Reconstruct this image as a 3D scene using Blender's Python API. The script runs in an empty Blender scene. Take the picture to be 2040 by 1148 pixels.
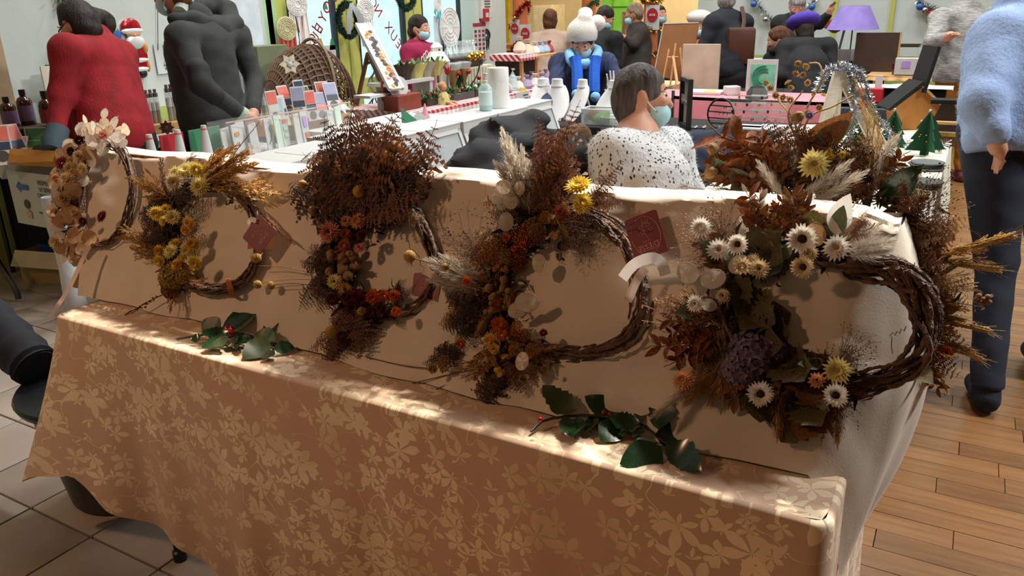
import bpy, bmesh, math, random
import numpy as np
from mathutils import Vector, Matrix
random.seed(11); np.random.seed(11)
SC = bpy.context.scene; COL = SC.collection
PI = math.pi

# ------------------------------------------------------------------ camera
# room axes: x runs along the front table, y away from it, z up; the camera stands at (0,0,1.5)
FPX, PITCH, ROLL, YAW, EYE = 1570.0, math.radians(19.7), math.radians(1.4), math.radians(30), 1.5
FW = np.array([-math.sin(YAW)*math.cos(PITCH), math.cos(YAW)*math.cos(PITCH), -math.sin(PITCH)])
RT = np.array([math.cos(YAW), math.sin(YAW), 0.0]); DN = np.cross(FW, RT); ORG = np.array([0, 0, EYE])
cam = bpy.data.objects.new('camera', bpy.data.cameras.new('camera')); COL.objects.link(cam)
cam.data.sensor_width = 36; cam.data.lens = FPX/2040*36; cam.data.clip_end = 200
_r = RT*math.cos(ROLL)+DN*math.sin(-ROLL)*-1; _d = np.cross(FW, _r)
cam.matrix_world = Matrix(((_r[0], -_d[0], -FW[0], 0), (_r[1], -_d[1], -FW[1], 0), (_r[2], -_d[2], -FW[2], EYE), (0, 0, 0, 1)))
SC.camera = cam

def ray(u, v):
    a = (u-1020)/FPX; b = (v-574)/FPX
    return FW + RT*(a*math.cos(ROLL)-b*math.sin(ROLL)) + DN*(a*math.sin(ROLL)+b*math.cos(ROLL))
def px(u, v, x=None, y=None, z=None, d=None):
    """the point of the room on the line of sight (u,v) where it meets a wall plane x or y, a level z, or lies d metres deep"""
    r = ray(u, v)
    if x is not None: t = x/r[0]
    elif y is not None: t = y/r[1]
    elif z is not None: t = (z-EYE)/r[2]
    else: t = d
    return Vector(ORG + r*t)

# ------------------------------------------------------------------ world, lights, exposure
SC.view_settings.view_transform = 'Standard'; SC.view_settings.look = 'None'
SC.view_settings.exposure = 0.0; SC.view_settings.gamma = 1.0; SC.view_settings.use_curve_mapping = False
W = bpy.data.worlds.new('daylight'); SC.world = W; W.use_nodes = True
W.node_tree.nodes['Background'].inputs[0].default_value = (0.78, 0.96, 1.0, 1); W.node_tree.nodes['Background'].inputs[1].default_value = 4.0
def lamp(name, loc, size, power, col, aim=None, sizey=None, spread=180):
    l = bpy.data.lights.new(name, 'AREA'); l.energy = power; l.color = col; l.size = size; l.spread = math.radians(spread)
    if sizey: l.shape = 'RECTANGLE'; l.size_y = sizey
    o = bpy.data.objects.new(name, l); COL.objects.link(o); o.location = loc
    d = (Vector(aim)-Vector(loc)) if aim else Vector((0, 0, -1))
    o.rotation_euler = d.to_track_quat('-Z', 'Y').to_euler()
    return o
COOL = (0.95, 0.985, 1.0)
for lx in (-4.2, -1.6, 1.0):                        # high hall lamps; the nearest row stands steeply over the board
    lamp('hall_lamp', (lx, 4.85, 6.3), 1.4, 112, (0.98, 0.97, 0.95), sizey=0.3, spread=130)
for lx, ly in ((-4.0, 8.2), (-1.2, 8.4), (2.0, 8.0)):
    lamp('hall_lamp', (lx, ly, 6.3), 1.4, 92, COOL, sizey=0.5, spread=140)
lamp('hall_lamp', (4.6, 4.7, 5.6), 1.2, 190, COOL, aim=(.5, 2.6, .5), sizey=0.5, spread=120)  # extra lamp added to brighten the sheet's turned end
for lx, ax in ((-2.2, -1.75), (-1.1, -1.05), (0.1, -.35)):                 # made-up spots, added from behind to brighten the table's front strip
    l = bpy.data.lights.new('strip_fill_spot', 'SPOT'); l.energy = 1900; l.color = (1.0, 0.93, 0.80); l.spot_size = math.radians(15.5); l.spot_blend = .7; l.shadow_soft_size = .10
    o = bpy.data.objects.new('strip_fill_spot', l); COL.objects.link(o); o.location = (lx, 4.2, 5.4); o.rotation_euler = (Vector((ax, 1.15, .75))-Vector(o.location)).to_track_quat('-Z', 'Y').to_euler()
for lx, ly in ((-5.6, 11.2), (-3.8, 12.0)):          # warm kitchen corner
    lamp('kitchen_lamp', (lx, ly, 3.0), 0.9, 40, (1.0, 0.78, 0.48), sizey=0.4)
lamp('warm_lamp', (-2.9, -0.7, 2.9), 0.16, 25, (1.0, 0.57, 0.33), aim=(-1.0, 1.2, 0.9))
lamp('warm_lamp', (-0.3, -1.6, 3.4), 1.4, 3, (1.0, 0.55, 0.30), aim=(-0.9, 1.2, 0.7))  # broad warm fill lamp added behind the camera

# ------------------------------------------------------------------ materials
def lin(c):
    if isinstance(c, str):
        c = c.lstrip('#'); c = [int(c[i:i+2], 16)/255 for i in (0, 2, 4)]
    return tuple((x/12.92 if x <= .04045 else ((x+.055)/1.055)**2.4) for x in c)
_M = {}
def mat(name, col='#808080', rough=.6, metal=0, var=.12, scale=8, bump=0, bscale=40, emit=0, trans=0, glass=0, spec=.5, sheen=0, alpha=1, col2=None, randobj=0, stretch=None, rib=0):
    if name in _M: return _M[name]
    m = bpy.data.materials.new(name); m.use_nodes = True; nt = m.node_tree; N = nt.nodes; L = nt.links
    p = N['Principled BSDF']; c = lin(col); c2 = lin(col2) if col2 else None
    p.inputs['Roughness'].default_value = rough; p.inputs['Metallic'].default_value = metal
    p.inputs['Specular IOR Level'].default_value = spec
    if sheen: p.inputs['Sheen Weight'].default_value = sheen
    if glass: p.inputs['Transmission Weight'].default_value = glass; p.inputs['IOR'].default_value = 1.3
    if alpha < 1: p.inputs['Alpha'].default_value = alpha
    tc = N.new('ShaderNodeTexCoord'); co = tc.outputs['Object']
    if stretch:
        mp = N.new('ShaderNodeMapping'); mp.inputs['Scale'].default_value = stretch; L.new(co, mp.inputs[0]); co = mp.outputs[0]
    nz = N.new('ShaderNodeTexNoise'); nz.inputs['Scale'].default_value = scale; nz.inputs['Detail'].default_value = 4; L.new(co, nz.inputs['Vector'])
    rp = N.new('ShaderNodeValToRGB'); rp.color_ramp.elements[0].position = .3; rp.color_ramp.elements[1].position = .7
    a = c2 if c2 else tuple(x*(1-var) for x in c); b = c if c2 else tuple(min(1, x*(1+var)) for x in c)
    rp.color_ramp.elements[0].color = (*a, 1); rp.color_ramp.elements[1].color = (*b, 1); L.new(nz.outputs['Fac'], rp.inputs[0])
    out = rp.outputs[0]
    if randobj:
        oi = N.new('ShaderNodeObjectInfo'); hs = N.new('ShaderNodeHueSaturation')
        mr = N.new('ShaderNodeMapRange'); mr.inputs[3].default_value = 1-randobj; mr.inputs[4].default_value = 1+randobj
        L.new(oi.outputs['Random'], mr.inputs[0]); L.new(mr.outputs[0], hs.inputs['Value']); L.new(out, hs.inputs['Color']); out = hs.outputs[0]
    L.new(out, p.inputs['Base Color'])
    if emit: p.inputs['Emission Color'].default_value = (*c, 1); p.inputs['Emission Strength'].default_value = emit
    if bump:
        n2 = N.new('ShaderNodeTexNoise'); n2.inputs['Scale'].default_value = bscale; n2.inputs['Detail'].default_value = 3; L.new(co, n2.inputs['Vector'])
        bp = N.new('ShaderNodeBump'); bp.inputs['Strength'].default_value = bump; bp.inputs['Distance'].default_value = .01; hh = n2.outputs['Fac']
        if rib:
            wv = N.new('ShaderNodeTexWave'); wv.inputs['Scale'].default_value = rib; wv.inputs['Distortion'].default_value = 1.5; L.new(tc.outputs['Object'], wv.inputs['Vector']); hh = wv.outputs['Fac']
        L.new(hh, bp.inputs['Height']); L.new(bp.outputs[0], p.inputs['Normal'])
    if trans:
        tb = N.new('ShaderNodeBsdfTranslucent'); L.new(out, tb.inputs[0]); mx = N.new('ShaderNodeMixShader'); mx.inputs[0].default_value = trans
        L.new(p.outputs[0], mx.inputs[1]); L.new(tb.outputs[0], mx.inputs[2]); L.new(mx.outputs[0], N['Material Output'].inputs[0])
    _M[name] = m; return m

# ------------------------------------------------------------------ mesh building
class MB:
    def __init__(s): s.v = []; s.f = []; s.mi = []; s.uv = None; s.M = None
    def add(s, vs, fs, mi=0, M=None):
        b = len(s.v); M = M if M is not None else s.M
        s.v += [tuple(M @ Vector(p)) for p in vs] if M is not None else [tuple(p) for p in vs]
        s.f += [tuple(i+b for i in f) for f in fs]; s.mi += [mi]*len(fs); return s
    def box(s, c, d, mi=0, rz=0, M=None, bev=0):
        x, y, z = d[0]/2, d[1]/2, d[2]/2
        if bev:
            bm = bmesh.new(); bmesh.ops.create_cube(bm, size=1)
            for v in bm.verts: v.co = Vector((v.co.x*d[0], v.co.y*d[1], v.co.z*d[2]))
            bmesh.ops.bevel(bm, geom=bm.edges[:], offset=bev, segments=2, affect='EDGES', profile=.5)
            vs = [v.co.copy() for v in bm.verts]; fs = [[v.index for v in f.verts] for f in bm.faces]; bm.free()
        else:
            vs = [Vector(p) for p in ((-x,-y,-z),(x,-y,-z),(x,y,-z),(-x,y,-z),(-x,-y,z),(x,-y,z),(x,y,z),(-x,y,z))]
            fs = [(0,3,2,1),(4,5,6,7),(0,1,5,4),(1,2,6,5),(2,3,7,6),(3,0,4,7)]
        T = Matrix.Translation(c) @ Matrix.Rotation(rz, 4, 'Z')
        return s.add([T @ p for p in vs], fs, mi, M)
    def tube(s, pts, r, n=6, mi=0, cap=True):
        pts = [Vector(p) for p in pts]; k = len(pts); rs = r if hasattr(r, '__len__') else [r]*k
        vs = []; nrm = None
        for i, p in enumerate(pts):
            t = (pts[min(i+1, k-1)]-pts[max(i-1, 0)])
            t = t.normalized() if t.length > 1e-9 else Vector((0, 0, 1))
            if nrm is None: nrm = t.orthogonal().normalized()
            else:
                nrm = nrm - t*nrm.dot(t); nrm = nrm.normalized() if nrm.length > 1e-6 else t.orthogonal().normalized()
            b = t.cross(nrm)
            for j in range(n):
                a = 2*PI*j/n; vs.append(p+(nrm*math.cos(a)+b*math.sin(a))*rs[i])
        fs = [(i*n+j, i*n+(j+1) % n, (i+1)*n+(j+1) % n, (i+1)*n+j) for i in range(k-1) for j in range(n)]
        if cap: fs += [tuple(range(n-1, -1, -1)), tuple((k-1)*n+j for j in range(n))]
        return s.add(vs, fs, mi)
    def lathe(s, prof, c=(0, 0, 0), n=20, mi=0, M=None, sx=1, sy=1):
        vs = []; T = Matrix.Translation(c)
        if M is not None: T = M @ T
        for r, z in prof:
            for j in range(n): a = 2*PI*j/n; vs.append(T @ Vector((r*sx*math.cos(a), r*sy*math.sin(a), z)))
        k = len(prof); fs = [(i*n+j, i*n+(j+1) % n, (i+1)*n+(j+1) % n, (i+1)*n+j) for i in range(k-1) for j in range(n)]
        if prof[0][0] > 1e-6: fs.append(tuple(range(n-1, -1, -1)))
        if prof[-1][0] > 1e-6: fs.append(tuple((k-1)*n+j for j in range(n)))
        return s.add(vs, fs, mi)
    def ell(s, c, r, n=12, k=8, mi=0, M=None):
        r = r if hasattr(r, '__len__') else (r, r, r)
        prof = [(math.sin(PI*i/k), -math.cos(PI*i/k)) for i in range(k+1)]
        T = Matrix.Translation(c) @ (M if M is not None else Matrix.Identity(4)) @ Matrix.Diagonal((*r, 1))
        vs = [T @ Vector((0, 0, -1))]
        for a, z in prof[1:-1]: vs += [T @ Vector((a*math.cos(2*PI*j/n), a*math.sin(2*PI*j/n), z)) for j in range(n)]
        vs.append(T @ Vector((0, 0, 1))); e = len(vs)-1
        fs = [(0, 1+(j+1) % n, 1+j) for j in range(n)]
        for i in range(k-2): fs += [(1+i*n+j, 1+i*n+(j+1) % n, 1+(i+1)*n+(j+1) % n, 1+(i+1)*n+j) for j in range(n)]
        fs += [(e, 1+(k-2)*n+j, 1+(k-2)*n+(j+1) % n) for j in range(n)]
        return s.add(vs, fs, mi)
    def prism(s, pts, depth, M, mi=0):
        n = len(pts); vs = [M @ Vector((x, y, 0)) for x, y in pts]+[M @ Vector((x, y, depth)) for x, y in pts]
        fs = [tuple(range(n-1, -1, -1)), tuple(range(n, 2*n))]+[(i, (i+1) % n, n+(i+1) % n, n+i) for i in range(n)]
        return s.add(vs, fs, mi)
    def grid(s, fn, nu, nv, mi=0, uvf=None):
        b = len(s.v); vs = [fn(i/nu, j/nv) for i in range(nu+1) for j in range(nv+1)]; w = nv+1
        return s.add(vs, [(i*w+j, (i+1)*w+j, (i+1)*w+j+1, i*w+j+1) for i in range(nu) for j in range(nv)], mi)
    def shift(s, d):
        d = Vector(d); s.v = [tuple(Vector(p)-d) for p in s.v]; return s
def mesh(name, mb, mats, smooth=True):
    me = bpy.data.meshes.new(name); me.from_pydata(mb.v, [], mb.f)
    for m in (mats if isinstance(mats, (list, tuple)) else [mats]): me.materials.append(m)
    if any(mb.mi): me.polygons.foreach_set('material_index', mb.mi)
    if smooth: me.polygons.foreach_set('use_smooth', [True]*len(mb.f))
    me.update(); return me
WL = {}
def tag(o, label=None, cat=None, group=None, kind=None):
    for k, v in (('label', label), ('category', cat), ('group', group), ('kind', kind)):
        if v: o[k] = v
    return o
def put(name, me, parent=None, loc=None, M=None):
    """link a mesh as an object; M or loc give its place in the room"""
    o = bpy.data.objects.new(name, me); COL.objects.link(o)
    M = M if M is not None else Matrix.Translation(loc if loc is not None else (0, 0, 0))
    WL[o.name] = M
    if parent is not None: o.parent = parent; o.matrix_basis = WL[parent.name].inverted() @ M
    else: o.matrix_basis = M
    return o
def obj(name, mb, mats, parent=None, smooth=True, org=None, **kw):
    """mb holds room coordinates; the object's origin goes to org (its parent's place if not given)"""
    if parent is not None and org is None: org = WL[parent.name].translation.copy()
    if org is None:
        a = np.array(mb.v); org = Vector(((a[:, 0].min()+a[:, 0].max())/2, (a[:, 1].min()+a[:, 1].max())/2, a[:, 2].min()))
    mb.shift(org)
    o = put(name, mesh(name, mb, mats, smooth), parent, org)
    if smooth: shade_auto(o.data)
    return tag(o, **kw)
def shade_auto(me, ang=38):
    n = len(me.polygons)
    if n > 60000: return
    bm = bmesh.new(); bm.from_mesh(me); c = math.radians(ang)
    for e in bm.edges:
        if len(e.link_faces) == 2 and e.calc_face_angle(0) > c: e.smooth = False
    bm.to_mesh(me); bm.free()
def thing(name, label, cat, loc=(0, 0, 0), group=None, rz=0):
    o = bpy.data.objects.new(name, None); COL.objects.link(o); o.empty_display_size = .05
    M = Matrix.Translation(loc) @ Matrix.Rotation(rz, 4, 'Z'); o.matrix_basis = M; WL[o.name] = M
    return tag(o, label, cat, group)
def copy_tree(o, M, label=None, parent=None):
    """a copy of a thing, its parts and their sub-parts, moved to M"""
    c = o.copy(); COL.objects.link(c)
    if parent is not None: c.parent = parent
    else: c.matrix_basis = M; WL[c.name] = M
    if label: c['label'] = label
    for ch in [k for k in bpy.data.objects if k.parent == o] if o.name in PARENTS else []: copy_tree(ch, None, None, c)
    return c
PARENTS = set()
def rotm(z, y):
    """rotation whose Z axis is z and whose Y axis leans to y"""
    z = Vector(z).normalized(); x = Vector(y).cross(z)
    x = x.normalized() if x.length > 1e-6 else z.orthogonal().normalized(); y = z.cross(x)
    return Matrix(((x.x, y.x, z.x, 0), (x.y, y.y, z.y, 0), (x.z, y.z, z.z, 0), (0, 0, 0, 1)))
def smoothpath(pts, n):
    """Catmull-Rom through the points"""
    P = [Vector(p) for p in pts]; P = [P[0]*2-P[1]]+P+[P[-1]*2-P[-2]]; out = []
    k = len(P)-3
    for i in range(n+1):
        t = i/n*k; j = min(int(t), k-1); t -= j; a, b, c, d = P[j:j+4]
        out.append(.5*((2*b)+(c-a)*t+(2*a-5*b+4*c-d)*t*t+(3*b-a-3*c+d)*t**3))
    return out
def text(name, s, size, M, m, parent, depth=.0004, align='CENTER'):
    cu = bpy.data.curves.new(name, 'FONT'); cu.body = s; cu.size = size; cu.extrude = depth; cu.align_x = align; cu.align_y = 'CENTER'
    cu.materials.append(m); cu.resolution_u = 3
    t = bpy.data.objects.new(name, cu); me = bpy.data.meshes.new_from_object(t); bpy.data.objects.remove(t)
    return put(name, me, parent, M=M)
# ------------------------------------------------------------------ the room
XW, YF, CH = -5.2, 10.3, 6.6
WALL = mat('wall_paint', '#c6cec6', .8, var=.03, scale=3, bump=.15, bscale=180)
LIME = mat('lime_paint', '#a2b05a', .6, var=.05)
LIMED = mat('lime_frame', '#b9bd62', .5, var=.08)
CREAM = mat('cream_wall', '#e6d2a6', .8, var=.04)
DARKG = mat('rubber_seal', '#20262a', .6)
GLASS = mat('clear_glass', '#f4ffff', .02, glass=1, var=0)
def S(o): o['kind'] = 'structure'; return o
# tile floor: every tile that can be told apart is an object of its own
TS, TX, TY = .315, -2.46, 1.10
fl = S(put('floor', mesh('floor', MB().box((.5, 5, -.03), (13, 20, .04)), mat('grout', '#3c352e', .9), False)))
TILE = mat('floor_tile', '#a3968a', .42, var=.1, scale=5, randobj=.09, bump=.06, bscale=60)
tm = mesh('tile', MB().box((0, 0, 0), (TS-.007, TS-.007, .014), bev=.002), TILE)
far = MB(); nt_ = 0
for i in range(-14, 4):
    for j in range(-12, 30):
        x, y = TX+(i+.5)*TS, TY+(j+.5)*TS
        if x < XW or x > -1.4: continue
        if y < 3.2 and x < -1.6 and y > .5 and nt_ < 150:
            o = put('tile', tm, fl, (x, y, -.007+random.uniform(-.0008, .0008))); nt_ += 1
        else: far.box((x, y, -.007), (TS-.007, TS-.007, .014))
tag(obj('tiles', far, TILE, fl, False), kind='stuff')
# oak strip floor on the other side
OAK = mat('oak_plank', '#7d5836', .25, var=.2, scale=6, randobj=.16, stretch=(.7, 9, 9), bump=.03, bscale=30)
PWD = .095; far = MB(); npk = 0; rr = random.Random(4); pms = {}
for j in range(-8, 130):
    y = .2+j*PWD; x = -1.4-rr.random()*.6
    while x < 6:
        ln = rr.choice((.5, .65, .8, 1.0)); cx = x+ln/2
        lo, hi = max(x, -1.4), x+ln-.002
        if hi > lo+.02:
            vis = -.35 < cx < 1.5 and 1.0 < y < 6.2
            if vis and npk < 285 and lo > -1.39:
                if ln not in pms: pms[ln] = mesh('plank', MB().box((0, 0, 0), (ln-.0025, PWD-.0022, .014)), OAK, False)
                put('plank', pms[ln], fl, (cx, y, -.007+rr.uniform(-.0004, .0004))); npk += 1
            else: far.box(((lo+hi)/2, y, -.007), (hi-lo, PWD-.0022, .014))
        x += ln
tag(obj('planks', far, OAK, fl, False), kind='stuff')
S(obj('ceiling', MB().box((.5, 5, CH+.05), (13, 20, .1)), mat('ceiling_paint', '#a8967c', .9), smooth=False))
def wall(name, boxes, m=WALL):
    b = MB()
    for lo, hi in boxes: b.box([(p+q)/2 for p, q in zip(lo, hi)], [abs(q-p) for p, q in zip(lo, hi)])
    return S(obj(name, b, m, smooth=False))
# wall with the glazed doors (x = XW), solid up to y=D0
D0, D1 = 5.0, 8.02
T = .12
wall('wall_left', [((XW-T, -5, .86), (XW, D0, CH)), ((XW-T, D0, 2.6), (XW, 8.75, CH)), ((XW-.02, 8.02, 0), (XW+.18, 8.70, CH))])
S(obj('trim_1', MB().box((XW-T/2+.002, (D0-5)/2, .43), (T, D0+5, .86)), LIME, smooth=False))
wall('wall_front', [((-1.7-1.45, YF, .86), (6.6, YF+T, CH))])
S(obj('trim_2', MB().box((1.725, YF+T/2-.002, .43), (9.75, T, .86)), LIME, smooth=False))
for i, (u, v) in enumerate(((1660, 56), (1766, 110))):
    p = px(u, v, y=YF); S(obj('trim_%d' % (i+3), MB().box((p.x, YF-.01, 2), (.05, .03, 2.3)), LIMED, smooth=False))
UNSEENW = mat('dark_unseen_wall', '#2c1c14', .9)  # dark colour put on unseen walls to cut light bounced onto the stall
wall('wall_right', [((6.5, -5, 0), (6.6, YF, CH))], UNSEENW); wall('wall_back', [((-5.3, -4.1, 0), (6.6, -4, CH))], UNSEENW)
# kitchen corner beyond the opening
wall('wall_kitchen', [((-9.5, 13.2, 0), (-3.0, 13.3, CH)), ((-3.15, YF, 0), (-3.03, 13.2, CH))], CREAM)
wall('wall_passage', [((-9.6, 8.66, 0), (-9.5, 13.3, CH)), ((-9.5, 8.66, 0), (XW-.02, 8.72, CH))], mat('pale_render', '#eef2f2', .9))
S(obj('ceiling_kitchen', MB().box((-7.8, 11, 3.25), (3.8, 4.8, .1)), mat('ceiling_paint', '#e9e6dd'), smooth=False))
# glazed doors: green frames, bright glass
def bar(b, y0, y1, z0, z1, x=XW, t=.06): b.box((x-T/2, (y0+y1)/2, (z0+z1)/2), (t, y1-y0, z1-z0))
ys = lambda u, v=20: px(u, v, x=XW).y
frames = [(ys(541), ys(578)), (ys(675), ys(700)), (ys(712), ys(738)), (ys(815), ys(838)), (ys(905), 8.05)]
def door(name, y0, y1, zb, zt=2.55, st=.14, rail=.16, low=True, lowz=.1):
    b = MB(); bar(b, y0, y0+st, 0, zt); bar(b, y1-st, y1, 0, zt); bar(b, y0+st, y1-st, zb-rail, zb); bar(b, y0+st, y1-st, zt-.1, zt); bar(b, y0+st, y1-st, 0, lowz)
    d = S(obj(name, b, LIMED, smooth=False))
    s = MB(); bar(s, y0+st, y0+st+.018, zb, zt-.1, t=.07); bar(s, y1-st-.018, y1-st, zb, zt-.1, t=.07); obj('seal', s, DARKG, d, False)
    g = MB(); bar(g, y0+st, y1-st, zb, zt-.1, t=.008); bar(g, y0+st, y1-st, lowz, zb-rail, t=.008); obj('pane', g, GLASS, d, False)
    return d
a, b_, c, dd = ys(575, 100), ys(700, 100), ys(829, 60), ys(938, 60)
w1 = S(obj('window_1', MB().box((XW-.06, D0+.06, 1.28), (.08, .12, 2.56)).box((XW-.06, a-.13, 1.28), (.08, .10, 2.56)).box((XW-.06, (D0+a)/2, .3), (.08, a-D0-.1, .6)), mat('mint_frame', '#a9cf9a', .5), smooth=False))
g = MB(); g.box((XW-.06, (D0+a)/2, 1.6), (.008, a-D0-.2, 2)); obj('pane', g, GLASS, w1, False)
door('door_1', a-.08, b_, .88); door('door_2', b_+.02, c, .86); door('door_3', c+.02, dd, .7, lowz=.08)
# outdoors: pale paved yard and a bright house front far behind the glass
S(obj('ground_outside', MB().box((-14, 6, -.08), (17.4, 30, .06)), mat('pale_paving', '#dfe6e6', .9), smooth=False))
hs = thing('house', 'pale house front seen through the glazed doors, with a shuttered reddish window', 'building', (-9, 3, 0))
obj('facade', MB().box((-9.0, 3, 2.2), (.3, 11.3, 4.4)), mat('pale_render', '#eef2f2', .9), hs, False)
p = px(775, 55, x=-8.83)
obj('shutter', MB().box(p, (.06, 1.0, 1.5)), mat('red_shutter', '#b98f86', .8, stretch=(1, 1, 12)), hs, False)
obj('shutter_frame', MB().box(p+Vector((.02, -.54, 0)), (.08, .08, 1.6)).box(p+Vector((.02, .54, 0)), (.08, .08, 1.6)).box(p+Vector((.02, 0, .8)), (.08, 1.15, .08)).box(p+Vector((.02, 0, -.8)), (.08, 1.15, .08)), mat('grey_frame', '#8e9aa0', .6), hs, False)

# ------------------------------------------------------------------ the front table and its cloths
X0, X1, Y0, Y1, TZ = -2.045, -.085, 1.085, 1.84, .75
tb = thing('folding_table', 'folding table hidden under the damask cloth, one dark leg showing below the hem', 'table', (X0+.1, Y0, 0))
obj('table_top', MB().box(((X0+X1)/2, (Y0+Y1)/2, .728), (X1-X0-.03, Y1-Y0-.03, .035)), mat('table_board', '#8a7a68', .6), tb, False)
LEGM = mat('black_leg', '#15120f', .4)
for lx in (-1.81, -.3):
    for ly in (1.16, 1.76):
        obj('leg', MB().tube([(lx, ly, .71), (lx, ly, .02)], .014, 8).lathe([(.02, 0), (.02, .03), (.014, .035)], (lx, ly, 0), 10), LEGM, tb)
def damask():
    m = bpy.data.materials.new('damask_cloth'); m.use_nodes = True; nt = m.node_tree; N = nt.nodes; L = nt.links; p = N['Principled BSDF']
    def nd(t, **k):
        n = N.new(t)
        for a, v in k.items(): setattr(n, a, v)
        return n
    def mth(op, a, b=None, c=None):
        n = nd('ShaderNodeMath', operation=op)
        for i, x in enumerate((a, b, c)):
            if x is None: continue
            if isinstance(x, (int, float)): n.inputs[i].default_value = x
            else: L.new(x, n.inputs[i])
        return n.outputs[0]
    uv = nd('ShaderNodeUVMap').outputs[0]
    wn = nd('ShaderNodeTexNoise', noise_dimensions='2D'); wn.inputs['Scale'].default_value = 7; L.new(uv, wn.inputs['Vector'])
    wv = nd('ShaderNodeVectorMath', operation='SCALE'); L.new(wn.outputs['Color'], wv.inputs[0]); wv.inputs['Scale'].default_value = .03
    wa = nd('ShaderNodeVectorMath', operation='ADD'); L.new(uv, wa.inputs[0]); L.new(wv.outputs[0], wa.inputs[1]); uvw = wa.outputs[0]
    def layer(scale, off, lobes, kind):
        mp = nd('ShaderNodeMapping'); mp.inputs['Location'].default_value = (off, off*.7, 0); mp.inputs['Scale'].default_value = (scale, scale, scale); L.new(uvw, mp.inputs[0])
        vo = nd('ShaderNodeTexVoronoi', voronoi_dimensions='2D'); vo.inputs['Scale'].default_value = 1; vo.inputs['Randomness'].default_value = .8; L.new(mp.outputs[0], vo.inputs['Vector'])
        sb = nd('ShaderNodeVectorMath', operation='SUBTRACT'); L.new(mp.outputs[0], sb.inputs[0]); L.new(vo.outputs['Position'], sb.inputs[1])
        sc = nd('ShaderNodeSeparateColor'); L.new(vo.outputs['Color'], sc.inputs[0])
        sx = nd('ShaderNodeSeparateXYZ'); L.new(sb.outputs[0], sx.inputs[0])
        th = mth('ADD', mth('ARCTAN2', sx.outputs[1], sx.outputs[0]), mth('MULTIPLY', sc.outputs[0], 6.283))
        r = nd('ShaderNodeVectorMath', operation='LENGTH'); L.new(sb.outputs[0], r.inputs[0]); r = r.outputs['Value']
        cc = mth('ABSOLUTE', mth('COSINE', mth('MULTIPLY', th, lobes/2)))
        side = mth('MULTIPLY_ADD', mth('COSINE', th), .22, .78)              # longer to one side, like a sprig
        if kind == 'sprig':
            # leaf r: wide in the middle, pointed at tip
            rn = mth('DIVIDE', r, mth('MULTIPLY', side, .56))
            wid = mth('MULTIPLY', mth('SINE', mth('MULTIPLY', mth('MINIMUM', rn, 1.0), 3.14159)), .8)
            lim = mth('SUBTRACT', 1.0, mth('MULTIPLY', wid, wid))
            k = mth('GREATER_THAN', cc, mth('MAXIMUM', lim, .30))
            k = mth('MULTIPLY', k, mth('LESS_THAN', rn, 1.0))
        else:
            k = mth('LESS_THAN', r, mth('MULTIPLY_ADD', cc, .22, .14))
        return k, sc.outputs[1]
    k1, c1 = layer(13.5, 0, 5, 'sprig'); k2, c2 = layer(20, 3.3, 5, 'sprig'); k3, c3 = layer(30, 7.7, 3, 'flower'); k3 = mth('MULTIPLY', k3, mth('GREATER_THAN', c3, .55))
    k4, c4 = layer(9.5, 1.7, 6, 'sprig'); k4 = mth('MULTIPLY', k4, mth('GREATER_THAN', c4, .5))
    # clumps: sprigs only where a broad noise is high
    bn = nd('ShaderNodeTexNoise', noise_dimensions='2D'); bn.inputs['Scale'].default_value = 3.2; L.new(uv, bn.inputs['Vector'])
    dens = nd('ShaderNodeMapRange'); dens.inputs[1].default_value = .36; dens.inputs[2].default_value = .52; L.new(bn.outputs['Fac'], dens.inputs[0])
    k2 = mth('MULTIPLY', k2, mth('GREATER_THAN', bn.outputs['Fac'], .47))
    # stems
    sn = nd('ShaderNodeTexNoise', noise_dimensions='2D'); sn.inputs['Scale'].default_value = 6; L.new(uv, sn.inputs['Vector'])
    st = mth('LESS_THAN', mth('ABSOLUTE', mth('SUBTRACT', sn.outputs['Fac'], .52)), .0035)
    k = mth('MAXIMUM', mth('MAXIMUM', k1, k2), mth('MAXIMUM', mth('MAXIMUM', k3, st), k4))
    tone = mth('MULTIPLY_ADD', c1, .35, .65)
    k = mth('MULTIPLY', mth('MULTIPLY', k, tone), mth('MULTIPLY_ADD', dens.outputs[0], .55, .45))
    th_ = nd('ShaderNodeTexWave', wave_type='BANDS'); th_.inputs['Scale'].default_value = 160; L.new(uv, th_.inputs['Vector'])
    th_.inputs['Distortion'].default_value = 2
    mx = nd('ShaderNodeMix', data_type='RGBA'); L.new(k, mx.inputs['Factor']); mx.inputs['A'].default_value = (*lin('#cfae92'), 1); mx.inputs['B'].default_value = (*lin('#f7e3bd'), 1)
    L.new(mx.outputs['Result'], p.inputs['Base Color'])
    L.new(mth('MULTIPLY_ADD', k, -.22, .62), p.inputs['Roughness']); p.inputs['Sheen Weight'].default_value = .15
    L.new(mth('MULTIPLY_ADD', k, .5, .25), p.inputs['Specular IOR Level'])
    bp = nd('ShaderNodeBump'); bp.inputs['Strength'].default_value = .12; bp.inputs['Distance'].default_value = .002
    L.new(mth('ADD', mth('MULTIPLY', th_.outputs['Fac'], .3), k), bp.inputs['Height']); L.new(bp.outputs[0], p.inputs['Normal'])
    return m
DAM = damask()
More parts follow.
